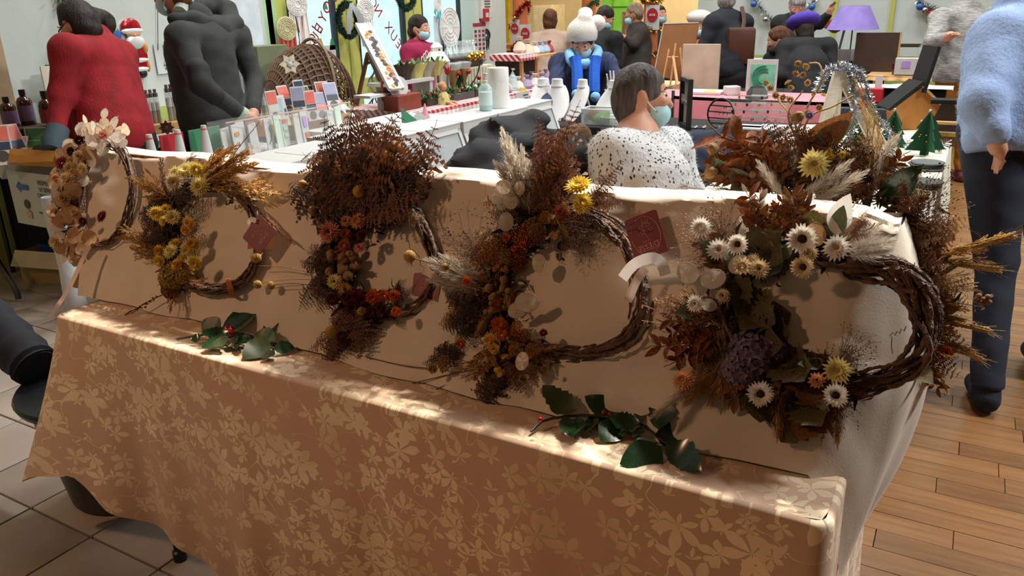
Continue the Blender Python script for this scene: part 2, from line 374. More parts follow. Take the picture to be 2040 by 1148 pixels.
def cloth():
    # the perimeter as a path with outward normals: far left end -> corner -> front -> corner -> right end
    r = .03; P = []
    def seg(a, b, n, nr):
        for i in range(n): P.append((a[0]+(b[0]-a[0])*i/n, a[1]+(b[1]-a[1])*i/n, *nr))
    def arc(cx, cy, a0, a1, n):
        for i in range(n): t = a0+(a1-a0)*i/n; P.append((cx+r*math.cos(t), cy+r*math.sin(t), math.cos(t), math.sin(t)))
    seg((X0, Y1), (X0, Y0+r), 26, (-1, 0)); arc(X0+r, Y0+r, PI, 1.5*PI, 10)
    seg((X0+r, Y0), (X1-r, Y0), 190, (0, -1)); arc(X1-r, Y0+r, 1.5*PI, 2*PI, 10); seg((X1, Y0+r), (X1, Y1), 26, (1, 0))
    s = [0]
    for a, b in zip(P, P[1:]): s.append(s[-1]+math.hypot(b[0]-a[0], b[1]-a[1]))
    sc = s[31]; sr = s[30+6+190]                        # arc lengths of the two corners
    hx = [-2.2, -2.03, -1.99, -1.94, -1.86, -1.70, -1.54, -1.2, -.6, .2]; hz = [.24, .235, .30, .335, .25, .17, .125, .09, .06, .05]
    def hem(i):
        x, y = P[i][:2]
        if s[i] < sc-.03:
            t = min(1, (sc-s[i])/.22); return .235+.25*t
        return float(np.interp(x, hx, hz))
    NR = 64; verts = []; uvs = []; rd = .012
    for j in range(NR+4):
        for i, (x, y, nx, ny) in enumerate(P):
            h = hem(i)
            if j < 4:
                a = j/3*PI/2; o = -rd+rd*math.sin(a); z = TZ+.003-rd+rd*math.cos(a); dz = 0
            else:
                t = (j-3)/NR; dz = t*(TZ-h); z = TZ+.003-rd-dz
                ds = s[i]-sc
                fl = .20*math.exp(-(ds/.075)**2)+.05*math.exp(-((ds-.16)/.09)**2)+.02
                if s[i] > sr-.3: fl += .05*math.exp(-((s[i]-sr)/.06)**2)
                fold = .016*math.sin(s[i]*9.0+.7)+.008*math.sin(s[i]*23+z*3)+.006*math.sin(s[i]*41)
                o = fl*t**1.15+fold*t**1.1*(1 if s[i] > sc+.02 else .4)
            if abs(s[i]-sc) < .2 and j >= 4:
                kx, ky = (-.90, -.44); w = math.exp(-((s[i]-sc)/.1)**2); nx2, ny2 = nx*(1-w)+kx*w, ny*(1-w)+ky*w
            else: nx2, ny2 = nx, ny
            verts.append((x+nx2*o, y+ny2*o, z)); uvs.append((s[i]-sc, -dz-rd))
    n = len(P); faces = [(j*n+i, (j+1)*n+i, (j+1)*n+i+1, j*n+i+1) for j in range(NR+3) for i in range(n-1)]
    b = len(verts); nu, nv = 60, 24
    for i in range(nu+1):
        for j in range(nv+1):
            x = X0+rd+(X1-X0-2*rd)*i/nu; y = Y0+rd+(Y1-Y0-rd)*j/nv
            # the clipped corners of the rounded table edge
            for cx, sg in ((X0+r, -1), (X1-r, 1)):
                if (x-cx)*sg > 0 and y < Y0+r:
                    d = math.hypot(x-cx, y-Y0-r); q = r-rd
                    if d > q: x = cx+(x-cx)*q/d; y = Y0+r+(y-Y0-r)*q/d
            wr = .0012*math.sin(x*31+y*9)*min(1, 30*(y-Y0-rd))
            verts.append((x, y, TZ+.003+wr)); uvs.append((x-X0, y-Y0))
    w = nv+1; faces += [(b+i*w+j, b+(i+1)*w+j, b+(i+1)*w+j+1, b+i*w+j+1) for i in range(nu) for j in range(nv)]
    mb = MB(); mb.v = verts; mb.f = faces; mb.mi = [0]*len(faces)
    o = obj('tablecloth', mb, DAM, label='beige damask tablecloth with woven leaf sprigs hanging over the front table', cat='tablecloth')
    ul = o.data.uv_layers.new(name='UVMap'); idx = np.empty(len(o.data.loops), int); o.data.loops.foreach_get('vertex_index', idx)
    ul.data.foreach_set('uv', np.array(uvs)[idx].ravel())
    for pl in o.data.polygons: pl.use_smooth = True
    return o
cloth()
# the leaning display board under a pale sheet
BY0, BY1, BZ1 = 1.225, 1.425, 1.138
NB = Vector((0, -(BZ1-TZ), BY1-BY0)).normalized()           # faces the buyer
UP = Vector((0, BY1-BY0, BZ1-TZ)).normalized()
def bp(u, v, off=0.0):
    """the point on the line of sight (u,v) that lies off metres before the leaning board"""
    r = Vector(ray(u, v)); o = Vector(ORG); p0 = Vector((0, BY0, TZ))
    return o + r*((off-(o-p0).dot(NB))/r.dot(NB))
SHEET = mat('pale_sheet', '#dccdb9', .75, var=.03, scale=4, sheen=.2, bump=.05, bscale=300)
bd = thing('display_board', 'leaning board hidden under the pale sheet', 'board', (-1.2, BY0+.1, TZ))
obj('panel', MB().add([(x, y, z) for x in (-2.2, -.16) for y, z in ((BY0+.02, TZ+.006), (BY0+.045, TZ+.006), (BY1+.03, BZ1-.016), (BY1+.005, BZ1-.016))],
    [(0, 1, 2, 3), (7, 6, 5, 4), (0, 4, 5, 1), (1, 5, 6, 2), (2, 6, 7, 3), (3, 7, 4, 0)]), mat('fibre_board', '#8a6a48', .8), bd, False)
obj('strut', MB().add([(x, y, z) for x in (-1.3, -1.26) for y, z in ((BY1+.22, TZ+.006), (BY1+.25, TZ+.006), (BY1+.06, BZ1-.12), (BY1+.03, BZ1-.12))],
    [(0, 1, 2, 3), (7, 6, 5, 4), (0, 4, 5, 1), (1, 5, 6, 2), (2, 6, 7, 3), (3, 7, 4, 0)]), mat('fibre_board', '#8a6a48', .8), bd, False)
def sheet():
    from mathutils import noise
    mb = MB(); nu, nv = 230, 64; XA, XB = -2.235, -.135; LX = XB-XA; TOT = LX+.42
    def fn(a, b):
        s = a*TOT; x = min(XA+s, XB); e = max(0, s-LX); x += .12*max(0, 1-s/.25)**2*max(0, 1-b/.5)               # e: length turned round the end
        rid = float(np.interp(x, (-2.23, -2.0, -1.55, -1.3, -1.12, -1.02, -.8, -.5, -.2), (-.026, -.024, -.022, -.022, -.012, .004, -.002, .0, .004)))+.004*math.sin(x*13)
        bot = TZ+.008
        foot = BY0-.012*math.sin(x*5)-.02*max(0, math.sin(x*2.1+2.2))
        # profile: 0-.62 front face, .62-.76 over the top, .76-1 down the back
        if b < .62:
            t = b/.62; y = foot+(BY1-foot)*t-.010*math.sin(PI*t); z = bot+(BZ1+rid-bot)*t
        elif b < .78:
            t = (b-.62)/.16; q = t*PI; y = BY1+.045-.045*math.cos(q); z = BZ1+rid+.016*math.sin(q)-min(1, e*12)*.02
        else:
            t = (b-.78)/.22; y = BY1+.09+.06*t; z = BZ1+rid-t*.33
        nz = noise.noise(Vector((x*3.1, b*5.0, 1.7)))*.012+noise.noise(Vector((x*9, b*11, 4.2)))*.005
        wr = 1-min(1, abs(b-.68)/.12); nz += wr*(noise.noise(Vector((x*14, b*30, 9)))*.008+abs(noise.noise(Vector((x*9+b*14, b*22, 2))))*.016)
        fl_ = max(0, .14-b)*(.20*abs(noise.noise(Vector((x*4.3, 3.3, 0))))+.02)      # sheet sags out where it meets the table
        y -= abs(nz)+fl_; z += nz*.4
        if e > 0:
            # turns round the board's end and hangs past the table edge
            k = min(1, e/.13); ang = k*PI/2; R_ = .062
            low = min(1, max(0, (.62-b)/.62))
            dx = R_*math.sin(ang)*(1+1.15*math.sin(PI*min(1, low))); back = (R_*(1-math.cos(ang))+max(0, e-.13)*.85)
            x = XB+dx+.02*math.sin(e*30+b*4)*low; y += back*(.9 if b < .62 else .35)
            if b < .62: z -= low**1.3*.19*min(1, e/.06)*(1-.45*max(0, e-.16)/.26)+.04*max(0, e-.2)
        return (x, y, z)
    mb.grid(fn, nu, nv)
    mb.f = [tuple(reversed(f)) for f in mb.f]
    o = obj('sheet', mb, SHEET, label='pale sheet draped over the leaning board the wreaths hang on', cat='sheet')
    for pl in o.data.polygons: pl.use_smooth = True
    return o
sheet_o = sheet()
INK = mat('marker_ink', '#15110e', .5, var=0)
def scribble(pts_list):
    b = MB()
    for pts in pts_list: b.tube([bp(u, v, .018) for u, v in smooth2(pts)], .0022, 5)
    o = obj('price_mark', b, INK, sheet_o)
def smooth2(pts): return [(p.x, p.y) for p in smoothpath([(u, v, 0) for u, v in pts], 4*len(pts))]
scribble([[(452, 400), (451, 407), (457, 405), (459, 399), (461, 405), (464, 402), (462, 396)], [(455, 389), (460, 386), (465, 389), (462, 394), (456, 393), (455, 389)]])
scribble([[(1122, 487), (1115, 484), (1112, 492), (1117, 497), (1124, 494)], [(1110, 505), (1109, 512), (1113, 518), (1119, 514), (1123, 519)], [(1116, 504), (1115, 514)]])
# ------------------------------------------------------------------ dried flowers: shapes of unit size, shared by all wreaths
R = random.Random(5)
def cm(name, col, **k): return mat(name, col, k.pop('rough', .75), **{**dict(var=.28, scale=30, trans=.25), **k})
FM = dict(
 fern=cm('dried_fern', '#6a4430'), ferndark=cm('dark_fern', '#3d2b20'), fernrust=cm('rust_fern', '#75472b'), fernpale=cm('pale_fern', '#9a7350'),
 leafrust=cm('rust_leaf', '#93511f', col2='#5f2f12'), leafbrown=cm('brown_leaf', '#8a5a30', col2='#5a3418'), leafolive=cm('olive_leaf', '#6a5a32', col2='#3a3119'), leafgrey=cm('grey_green_leaf', '#6e7458'),
 holly=mat('holly_leaf', '#1d3a1c', .22, var=.25, scale=25, spec=.6), hollyback=mat('holly_leaf_back', '#39441f', .45, var=.2),
 pampas=cm('pampas', '#d8cdbd', trans=.35), pampastan=cm('tan_plume', '#c39a6c'), reed=cm('brown_reed', '#b0803f'), reeddark=cm('dark_reed', '#6b4526'), straw=cm('straw', '#c7a468'),
 twig=mat('vine_twig', '#5c3f2a', .6, var=.4, scale=40, bump=.5, bscale=160, stretch=(1, 1, 1)), stem=cm('dry_stem', '#6b4426', trans=0), moss=cm('dark_moss', '#332213', trans=.1),
 lunaria=cm('honesty_disc', '#e4d3bb', rough=.3, trans=.45, var=.1), lunariatan=cm('tan_honesty_disc', '#bd9468', rough=.4, trans=.4, var=.15), lunariawhite=cm('white_honesty_disc', '#f1e8dc', rough=.25, trans=.4, var=.06),
 seed=cm('seed_head', '#8d6a3c', trans=0, bump=.2), seedgold=cm('golden_seed_head', '#ab8238', trans=0), dot=cm('gypsophila_bud', '#4e3524', trans=0), dotpale=cm('pale_bud', '#b99a78', trans=0),
 yarrow=cm('mustard_yarrow', '#9a6420', trans=.1), yarroworange=cm('orange_yarrow', '#a5541b', trans=.1), berry=mat('red_berry', '#a3121a', .25, var=.1), orangeball=cm('orange_ball', '#cf5a1e', trans=.1),
 yellow=cm('yellow_petal', '#efd95e', col2='#dfbd4c'), paleyellow=cm('pale_yellow_petal', '#f0e6a2', col2='#e0cd80'), gold=cm('golden_petal', '#deb04c'), white=cm('white_petal', '#f7f1e6', var=.05), cream=cm('cream_petal', '#e3cda4', var=.1),
 peach=cm('peach_petal', '#dc9f6c', var=.15), pink=cm('pink_petal', '#d98f7c', var=.12), salmon=cm('salmon_petal', '#b9623f'), crimson=cm('crimson_petal', '#7c1a24'), maroon=cm('maroon_petal', '#4b1418'), darkred=cm('dark_red_petal', '#57170f'), orange=cm('orange_petal', '#dd6a16', col2='#b9480f'), 
 hydyellow=cm('yellow_hydrangea', '#b79a48', col2='#7b5f2a'), hydpurple=cm('purple_hydrangea', '#9a8498', col2='#5d4d63'), cocks=cm('pink_cockscomb', '#b5605a'),
 eye=cm('flower_eye', '#2c1b0e', trans=0), eyegold=cm('golden_eye', '#a9822c', trans=0), eyetan=cm('tan_eye', '#9b7c4c', trans=0), lilac=cm('lilac_petal', '#8d83b5'))
def strip(b, pts, w, up=Vector((0, 0, 1)), mi=0, cup=0):
    """a leaf-like ribbon along pts with half-widths w; folded along its middle by cup"""
    pts = [Vector(p) for p in pts]; k = len(pts); vs = []
    for i, p in enumerate(pts):
        t = (pts[min(i+1, k-1)]-pts[max(i-1, 0)]).normalized(); sd = t.cross(up)
        sd = sd.normalized() if sd.length > 1e-6 else t.orthogonal().normalized(); n = sd.cross(t)
        vs += [p-sd*w[i]+n*cup*w[i], p, p+sd*w[i]+n*cup*w[i]]
    fs = []
    for i in range(k-1):
        a = 3*i; fs += [(a, a+1, a+4, a+3), (a+1, a+2, a+5, a+4)]
    return b.add(vs, fs, mi)
def g_straw(n=(20, 18, 15, 12), op=1.0, pw=.13, jag=True):
    """strawflower: rings of pointed papery petals, opening by op"""
    b = MB()
    for ri, cnt in enumerate(n):
        f = ri/max(1, len(n)-1); L = 1-.42*f; tilt = (.12+1.0*f)*(2-op)*.8
        for i in range(cnt):
            a = 2*PI*(i+.5*ri+R.uniform(-.15, .15))/cnt; l = L*R.uniform(.88, 1.05)
            d = Vector((math.cos(a), math.sin(a), 0)); r0 = .16
            p = [d*r0+Vector((0, 0, .05*ri)), d*(r0+(l-r0)*.55*math.cos(tilt*.6))+Vector((0, 0, .04*ri+.6*l*math.sin(tilt)*.6)), d*(r0+(l-r0)*math.cos(tilt))+Vector((0, 0, .04*ri+l*math.sin(tilt)*.75))]
            w = pw*(1.0-.25*f); strip(b, p, [w*.55, w, .012], cup=.5)
    return b
def g_daisy():
    b = MB()
    for ri in range(3):
        cnt = 22
        for i in range(cnt):
            a = 2*PI*(i+.33*ri+R.uniform(-.2, .2))/cnt; l = R.uniform(.85, 1.03)*(1-.1*ri); d = Vector((math.cos(a), math.sin(a), 0))
            strip(b, [d*.24+Vector((0, 0, .03*ri)), d*.65*l+Vector((0, 0, .1+.08*ri)), d*l+Vector((0, 0, .06+.12*ri+R.uniform(-.05, .08)))], [.06, .10, .02], cup=.3)
    return b
def g_eye(): 
    b = MB(); b.ell((0, 0, .08), (.27, .27, .13), 12, 6)
    for i in range(26): a = R.uniform(0, 6.28); r = R.uniform(.1, .27); b.ell((r*math.cos(a), r*math.sin(a), .16), .035, 5, 3)
    return b
def g_fern(curl=.0, dens=12, wid=.30):
    b = MB(); pts = []; ang = R.uniform(-.25, .25); p = Vector((0, 0, 0)); d = 0; h = R.uniform(.1, .5)
    N_ = 24; sgn = R.choice((-1, 1))
    for i in range(N_+1):
        t = i/N_; pts.append(p.copy()); c = ang*sgn+curl*max(0, t-.6)*9
        d += c/N_*2; p = p+Vector((math.cos(d)*1, math.sin(d), .25*math.cos(t*3+h)-h*.4*t))/N_
    b.tube(pts, [.009*(1-.8*i/N_) for i in range(N_+1)], 4, cap=False)
    for k in range(dens):
        t = .12+.86*k/dens; i = min(int(t*N_), N_-1); q = pts[i].lerp(pts[i+1], t*N_-i); tan = (pts[i+1]-pts[i]).normalized()
        for s in (-1, 1):
            side = Vector((-tan.y, tan.x, 0)).normalized()*s
            L = wid*(math.sin(PI*min(1, t*.8+.22))**.8)*R.uniform(.75, 1.1)
            droop = R.uniform(-.9, .25); seg = 7; P2 = []
            for j in range(seg+1):
                u = j/seg; P2.append(q+(side*.85+tan*(.45-.5*u*R.uniform(.3, 1)))*L*u+Vector((0, 0, droop*L*u*u)))
            for j in range(seg):
                a, c = P2[j], P2[j+1]; v = (c-a); nn = Vector((-v.y, v.x, 0)); nn = nn.normalized() if nn.length > 1e-9 else side
                w = L*.21*(1-.65*j/seg); dz = Vector((0, 0, R.uniform(-.5, .5)*w))
                b.add([a, a+v*.75+nn*w+dz, c, a+v*.75-nn*w-dz], [(0, 3, 2), (0, 2, 1)])
    return b
def g_leaf(w=.28, lob=0, cup=.35, curl=.3):
    b = MB(); n = 15 if lob else 9; pts = []; ws = []
    for i in range(n+1):
        t = i/n; pts.append((t, .06*math.sin(t*3), curl*t*t*.6-.1*math.sin(t*5))); q = math.sin(PI*t**.85)**.8*w
        if lob: q *= 1+.30*lob*math.sin(i*2.6+.8)+.1*R.uniform(-1, 1)
        ws.append(max(q, .004))
    strip(b, pts, ws, cup=cup); return b
def g_sprig(n=6, w=.062, L=.3):
    b = MB(); pts = [Vector((t, .07*math.sin(t*4+R.random()*3), .08*math.sin(t*3))) for t in np.linspace(0, 1, 9)]
    b.tube(pts, .008, 4, cap=False)
    for k in range(n):
        t = .18+.8*k/n
        for s in (-1, 1):
            q = pts[min(8, int(t*8))]; a = s*R.uniform(.5, 1.25); l = L*R.uniform(.7, 1.15); zz = R.uniform(-.6, .6); bend = R.uniform(-.8, .8)
            d = Vector((math.cos(a), math.sin(a), zz)).normalized(); e = Vector((-d.y, d.x, .3))
            P = [q+d*l*u+e*bend*l*u*u*.5+Vector((0, 0, -.35*l*u*u)) for u in (0, .2, .45, .7, .9, 1)]
            strip(b, P, [.004, w*l*2.2, w*l*3.3, w*l*2.7, w*l*1.2, .004], up=Vector((R.uniform(-.5, .5), R.uniform(-.5, .5), 1)), cup=R.uniform(.2, .7))
    return b
def g_pampas(n=420, spread=.17, w=.0035):
    b = MB(); b.tube([(0, 0, 0), (.5, 0, .02), (.9, .02, 0)], .008, 4)
    for i in range(n):
        t = R.random()**.8; q = Vector((t*.9, 0, 0)); a = R.uniform(0, 6.28); r = spread*(math.sin(PI*min(1, t*.85+.15))**.7)*R.uniform(.5, 1.25); l = R.uniform(.5, 1.1)*.22
        e = q+Vector((l, math.cos(a)*r, math.sin(a)*r*.8)); m = q.lerp(e, .5)+Vector((.0, math.cos(a), math.sin(a)))*r*.22; s = Vector((0, math.sin(a), -math.cos(a)))*w
        e2 = e+Vector((R.uniform(-.04, .05), R.uniform(-.05, .05), R.uniform(-.05, .05)))
        b.add([q-s, q+s, m+s*1.3, m-s*1.3, e+s*.7, e-s*.7, e2], [(0, 1, 2, 3), (3, 2, 4, 5), (5, 4, 6)])
    return b
def g_reed(n=16, per=12, sp=.2):
    """a feathery grass head: side branches thick with little spikelets"""
    b = MB(); b.tube([(0, 0, 0), (.5, .01, .03), (1, 0, 0)], [.008, .006, .003], 4, cap=False)
    for i in range(n):
        t = .2+.78*i/n; a = R.uniform(0, 6.28); L = .3*(1.05-t*.75)
        d = Vector((.95, math.cos(a)*sp*1.8, math.sin(a)*sp*1.8)).normalized(); q = Vector((t, 0, .02))
        for j in range(per):
            u = j/per; p = q+d*L*u+Vector((0, 0, -.12*L*u*u)); f = (d+Vector((R.uniform(-.1, .3), R.uniform(-.5, .5), R.uniform(-.5, .5)))).normalized(); l = .055; s = f.orthogonal().normalized()*.009
            b.add([p, p+f*l*.5+s, p+f*l, p+f*l*.5-s], [(0, 1, 2), (0, 2, 3)])
    return b
def g_wheat(n=26):
    b = MB(); b.tube([(0, 0, 0), (1, 0, 0)], .006, 4)
    for i in range(n):
        t = .35+.6*i/n
        for k in range(3):
            a = 2*PI*k/3+i; o = Vector((0, math.cos(a), math.sin(a)))
            b.ell(Vector((t, 0, 0))+o*.028, (.04, .014, .014), 5, 4, M=rotm(o*.4+Vector((1, 0, 0)), (0, 0, 1)) @ Matrix.Rotation(PI/2, 4, 'Y'))
            if R.random() < .4: b.tube([Vector((t+.02, 0, 0))+o*.03, Vector((t+.2, 0, 0))+o*.09], .0016, 3, cap=False)
    return b
def g_gyp(n=9, ball=.011, mi2=1):
    b = MB(); 
    for i in range(n):
        a = R.uniform(-.5, .5); L = R.uniform(.55, 1); z = R.uniform(-.2, .25)
        pts = [Vector((t*L*math.cos(a*t), t*L*math.sin(a*t), z*t)) for t in (0, .35, .7, 1)]; b.tube(pts, .003, 3, cap=False)
        for j in range(6):
            t = R.uniform(.45, 1); q = Vector((t*L*math.cos(a*t), t*L*math.sin(a*t), z*t)); e = q+Vector((R.uniform(.02, .13), R.uniform(-.13, .13), R.uniform(-.08, .1)))
            b.tube([q, e], .0018, 3, cap=False); b.ell(e, ball*R.uniform(.6, 1.3), 6, 4, mi2)
    return b
def g_pod(crown=True):
    """seed capsule at the end of a stem of length 1; radius set by scale of the end"""
    b = MB(); b.ell((0, 0, 0), (1, .92, .92), 12, 8)
    for i in range(7):
        a = 2*PI*i/7; d = Vector((0, math.cos(a), math.sin(a)))
        strip(b, [Vector((.75, 0, 0))+d*.35, Vector((1.3, 0, 0))+d*.45, Vector((1.75, 0, 0))+d*R.uniform(.5, .8)], [.12, .08, .01])
    for i in range(8):
        a = 2*PI*i/8; b.tube([Vector((math.cos(x), math.sin(x)*math.cos(a)*.95, math.sin(x)*math.sin(a)*.95)) for x in np.linspace(.3, 2.8, 6)], .03, 3, cap=False)
    return b
def g_disc():
    b = MB(); n = 18; P = [(math.cos(2*PI*i/n)*1.0, math.sin(2*PI*i/n)*.8) for i in range(n)]
    vs = [(0, 0, .06)]+[(x*.6, y*.6, .05+.03*math.sin(i*2)) for i, (x, y) in enumerate(P)]+[(x, y, .03*math.cos(i*1.3)+.05*x*x) for i, (x, y) in enumerate(P)]
    fs = [(0, 1+i, 1+(i+1) % n) for i in range(n)]+[(1+i, 1+n+i, 1+n+(i+1) % n, 1+(i+1) % n) for i in range(n)]
    b.add(vs, fs); b.tube([vs[1+n+i % n] for i in range(n+1)], .022, 4, cap=False); b.tube([(1, 0, .08), (1.3, .03, .1)], .02, 3)
    for i in range(3): b.ell((R.uniform(-.4, .4), R.uniform(-.35, .35), .07), .05, 5, 3)
    return b
def g_hyd(n=60):
    b = MB()
    for i in range(n):
        z = 1-1.1*(i+.5)/n; r = math.sqrt(max(0, 1-z*z)); a = i*2.4; c = Vector((r*math.cos(a), r*math.sin(a), z*.8)); T = Matrix.Translation(c) @ rotm(c+Vector((R.uniform(-.4, .4), R.uniform(-.4, .4), .3)), (R.uniform(-1, 1), 1, 0))
        for k in range(4):
            b.M = T @ Matrix.Rotation(k*PI/2+R.uniform(-.2, .2), 4, 'Z')
            strip(b, [(0, 0, 0), (.12, 0, .03), (.25, 0, .03+R.uniform(-.03, .08))], [.02, .13, .05], cup=.25)
        b.M = None
    return b
def g_yarrow(n=110):
    b = MB()
    for i in range(n):
        r = math.sqrt((i+.5)/n); a = i*2.4; z = .35*(1-r*r)+R.uniform(-.06, .06); b.ell((r*math.cos(a)*R.uniform(.9, 1.08), r*math.sin(a)*.8, z), R.uniform(.06, .10), 6, 4)
    for i in range(10): a = i*.63; b.tube([(.6*math.cos(a), .5*math.sin(a), .1), (.05*math.cos(a), .05*math.sin(a), -.7)], .02, 3, cap=False)
    return b
def g_minis(n=10):
    b = MB()
    for i in range(n):
        c = Vector((R.uniform(-1, 1), R.uniform(-.8, .8), R.uniform(0, .5))); T = Matrix.Translation(c) @ rotm(Vector((R.uniform(-.7, .7), R.uniform(-.7, .7), 1)), (0, 1, 0)) @ Matrix.Diagonal((.27, .27, .27, 1))
        b.M = T
        for k in range(11): a = 2*PI*k/11; d = Vector((math.cos(a), math.sin(a), 0)); strip(b, [d*.3, d*.7+Vector((0, 0, .15)), d*1+Vector((0, 0, .1))], [.1, .17, .05], cup=.3)
        b.ell((0, 0, .1), (.4, .4, .22), 8, 5); b.M = None
        b.tube([c, (c.x*.2, c.y*.2, -.6)], .03, 3, cap=False)
    return b
def g_heather(n=70):
    b = MB()
    for k in range(5):
        a = R.uniform(-.45, .45); L = R.uniform(.6, 1); pts = [Vector((t*L*math.cos(a), t*L*math.sin(a)+.05*math.sin(t*5), .12*math.sin(t*4+k))) for t in (0, .3, .6, 1)]; b.tube(pts, .006, 3, cap=False)
        for i in range(n//3):
            t = R.uniform(.3, 1); q = Vector((t*L*math.cos(a), t*L*math.sin(a), .12*math.sin(t*4+k))); f = Vector((R.uniform(-.2, .6), R.uniform(-1, 1), R.uniform(-1, 1))).normalized(); s = f.orthogonal().normalized()*.012
            b.add([q, q+f*.04+s, q+f*.075, q+f*.04-s], [(0, 1, 2), (0, 2, 3)]); 
    return b
GEN = dict(straw=(lambda: g_straw(), 4), bud=(lambda: g_straw((12, 10, 8), .25, .2), 2), daisy=(g_daisy, 3), eye=(g_eye, 2), fern=(lambda: g_fern(), 6), fernfine=(lambda: g_fern(.15, 17, .22), 4), ferncurl=(lambda: g_fern(.45, 16, .3), 4),
 leaf=(lambda: g_leaf(R.uniform(.22, .3), 0, R.uniform(.15, .6), R.uniform(-.5, .5)), 5), vineleaf=(lambda: g_leaf(.48, .5, R.uniform(.1, .4), R.uniform(-.6, .4)), 4), hollyleaf=(lambda: g_leaf(.27, R.choice((0, 0, .35)), .3, R.uniform(-.35, .25)), 6), sprig=(lambda: g_sprig(), 5), pampas=(lambda: g_pampas(), 3), plume=(lambda: g_pampas(520, .26, .003), 2),
 reed=(lambda: g_reed(), 4), wheat=(lambda: g_wheat(), 3), thingrass=(lambda: g_reed(12, 4, .06), 3), gyp=(lambda: g_gyp(), 4), pod=(g_pod, 2), disc=(g_disc, 4), hyd=(g_hyd, 2), yarrow=(g_yarrow, 3), minis=(g_minis, 3), heather=(g_heather, 3), ball=(lambda: MB().ell((0, 0, 0), 1, 10, 7), 1))
PNAME = dict(straw='strawflower', bud='flower_bud', daisy='daisy', fern='fern_frond', fernfine='fern_frond', ferncurl='curled_fern', leaf='leaf', vineleaf='broad_leaf', hollyleaf='leaf', sprig='leaf_sprig', pampas='plume', plume='plume', reed='grass_head', wheat='wheat_ear', thingrass='grass_stalk', gyp='seed_spray', pod='seed_head', disc='honesty_disc', hyd='hydrangea_head', yarrow='yarrow_head', minis='flower_cluster', heather='heather_sprig', ball='berry')
_FC = {}
def flora(kind, m, m2=None):
    gen, nv = GEN[kind]; v = R.randrange(nv); key = (kind, m, m2, v)
    if key not in _FC:
        gk = (kind, v)
        if gk not in _FC: _FC[gk] = gen()
        _FC[key] = mesh(PNAME.get(kind, kind), _FC[gk], [FM[m]]+([FM[m2]] if m2 else []), True)
    return _FC[key]
def along(par, kind, m, a, b, oa=.02, ob=.03, m2=None, P=None, sc=1.0, name=None):
    """a stalk-like piece from pixel a to pixel b, oa and ob metres before the board"""
    P = P or bp; A, B = P(*a, oa), P(*b, ob); d = B-A; L = d.length*sc
    X = d.normalized(); Z = (NB+Vector((R.uniform(-.35, .35), R.uniform(-.35, .35), R.uniform(-.35, .35)))); Z = (Z-X*Z.dot(X)).normalized(); Y = Z.cross(X)
    if R.random() < .5: Y = -Y; Z = Z
    M = Matrix(((X.x, Y.x, Z.x, A.x), (X.y, Y.y, Z.y, A.y), (X.z, Y.z, Z.z, A.z), (0, 0, 0, 1))) @ Matrix.Diagonal((L, L, L, 1))
    return put(name or PNAME[kind], flora(kind, m, m2), par, M=M)
def face(par, kind, m, c, r, off=.035, tilt=.35, eye=None, P=None, n=None, flat=1, name=None):
    """a flower or disc of r pixels at pixel c, facing out from the board"""
    P = P or bp; A = P(*c, off); r = r*(A-Vector(ORG)).dot(Vector(FW))/FPX
    Z = n if n is not None else NB*.8+(Vector(ORG)-A).normalized()*.4; Z = Z+Vector((R.uniform(-tilt, tilt), R.uniform(-tilt, tilt), R.uniform(-tilt, tilt)))
    M = Matrix.Translation(A) @ rotm(Z, UP) @ Matrix.Rotation(R.uniform(0, 6.28), 4, 'Z') @ Matrix.Diagonal((r, r, r*flat, 1))
    o = put(name or PNAME[kind], flora(kind, m), par, M=M)
    if eye: put('flower_center', flora('eye', eye), o, M=M)
    return o
def ring(par, pts, w, n=13, off=.022, rad=.0042, closed=True, P=None, loose=2):
    """vine wreath: strands wandering round one another along the pixel path pts; each strand is a part"""
    P = P or bp
    base = [P(u, v, off) for u, v in pts]
    if closed: base = base+base[:3]
    for k in range(n):
        r2 = random.Random(k*7+int(pts[0][0])); ph = r2.uniform(0, 6.28); tw = r2.uniform(.8, 2.6)*r2.choice((-1, 1)); wr = w*r2.uniform(.3, 1.25)
        N_ = 14*len(base)//2; sp = smoothpath(base, N_)
        a0 = int(r2.uniform(0, .25)*N_) if not closed else 0
        out = []
        for i, p in enumerate(sp):
            t = i/N_; t2 = (sp[min(i+1, N_)]-sp[max(i-1, 0)]).normalized(); s = t2.cross(NB).normalized(); a = ph+tw*t*6.28
            out.append(p+s*math.cos(a)*wr*(1+.3*math.sin(t*17+k))+NB*math.sin(a)*wr*.8+Vector((r2.uniform(-1, 1), r2.uniform(-1, 1), r2.uniform(-1, 1)))*.0016)
        rr_ = rad*r2.uniform(.4, .95)
        obj('twig', MB().tube(out[a0:], [rr_*(1+.2*math.sin(i*1.7)) for i in range(len(out)-a0)], 6), FM['twig'], par)
    for k in range(loose):                                                   # tendrils
        i = R.randrange(len(base)-1); p = base[i].lerp(base[i+1], R.random()); s = [p+NB*w]
        d = Vector((R.uniform(-1, 1), R.uniform(-.2, .2), R.uniform(-1, 1)))
        for j in range(14): s.append(s[-1]+d*.006+Vector((math.cos(j*1.1), 0, math.sin(j*1.1)))*.005)
        obj('tendril', MB().tube(s, .0009, 4), FM['twig'], par)
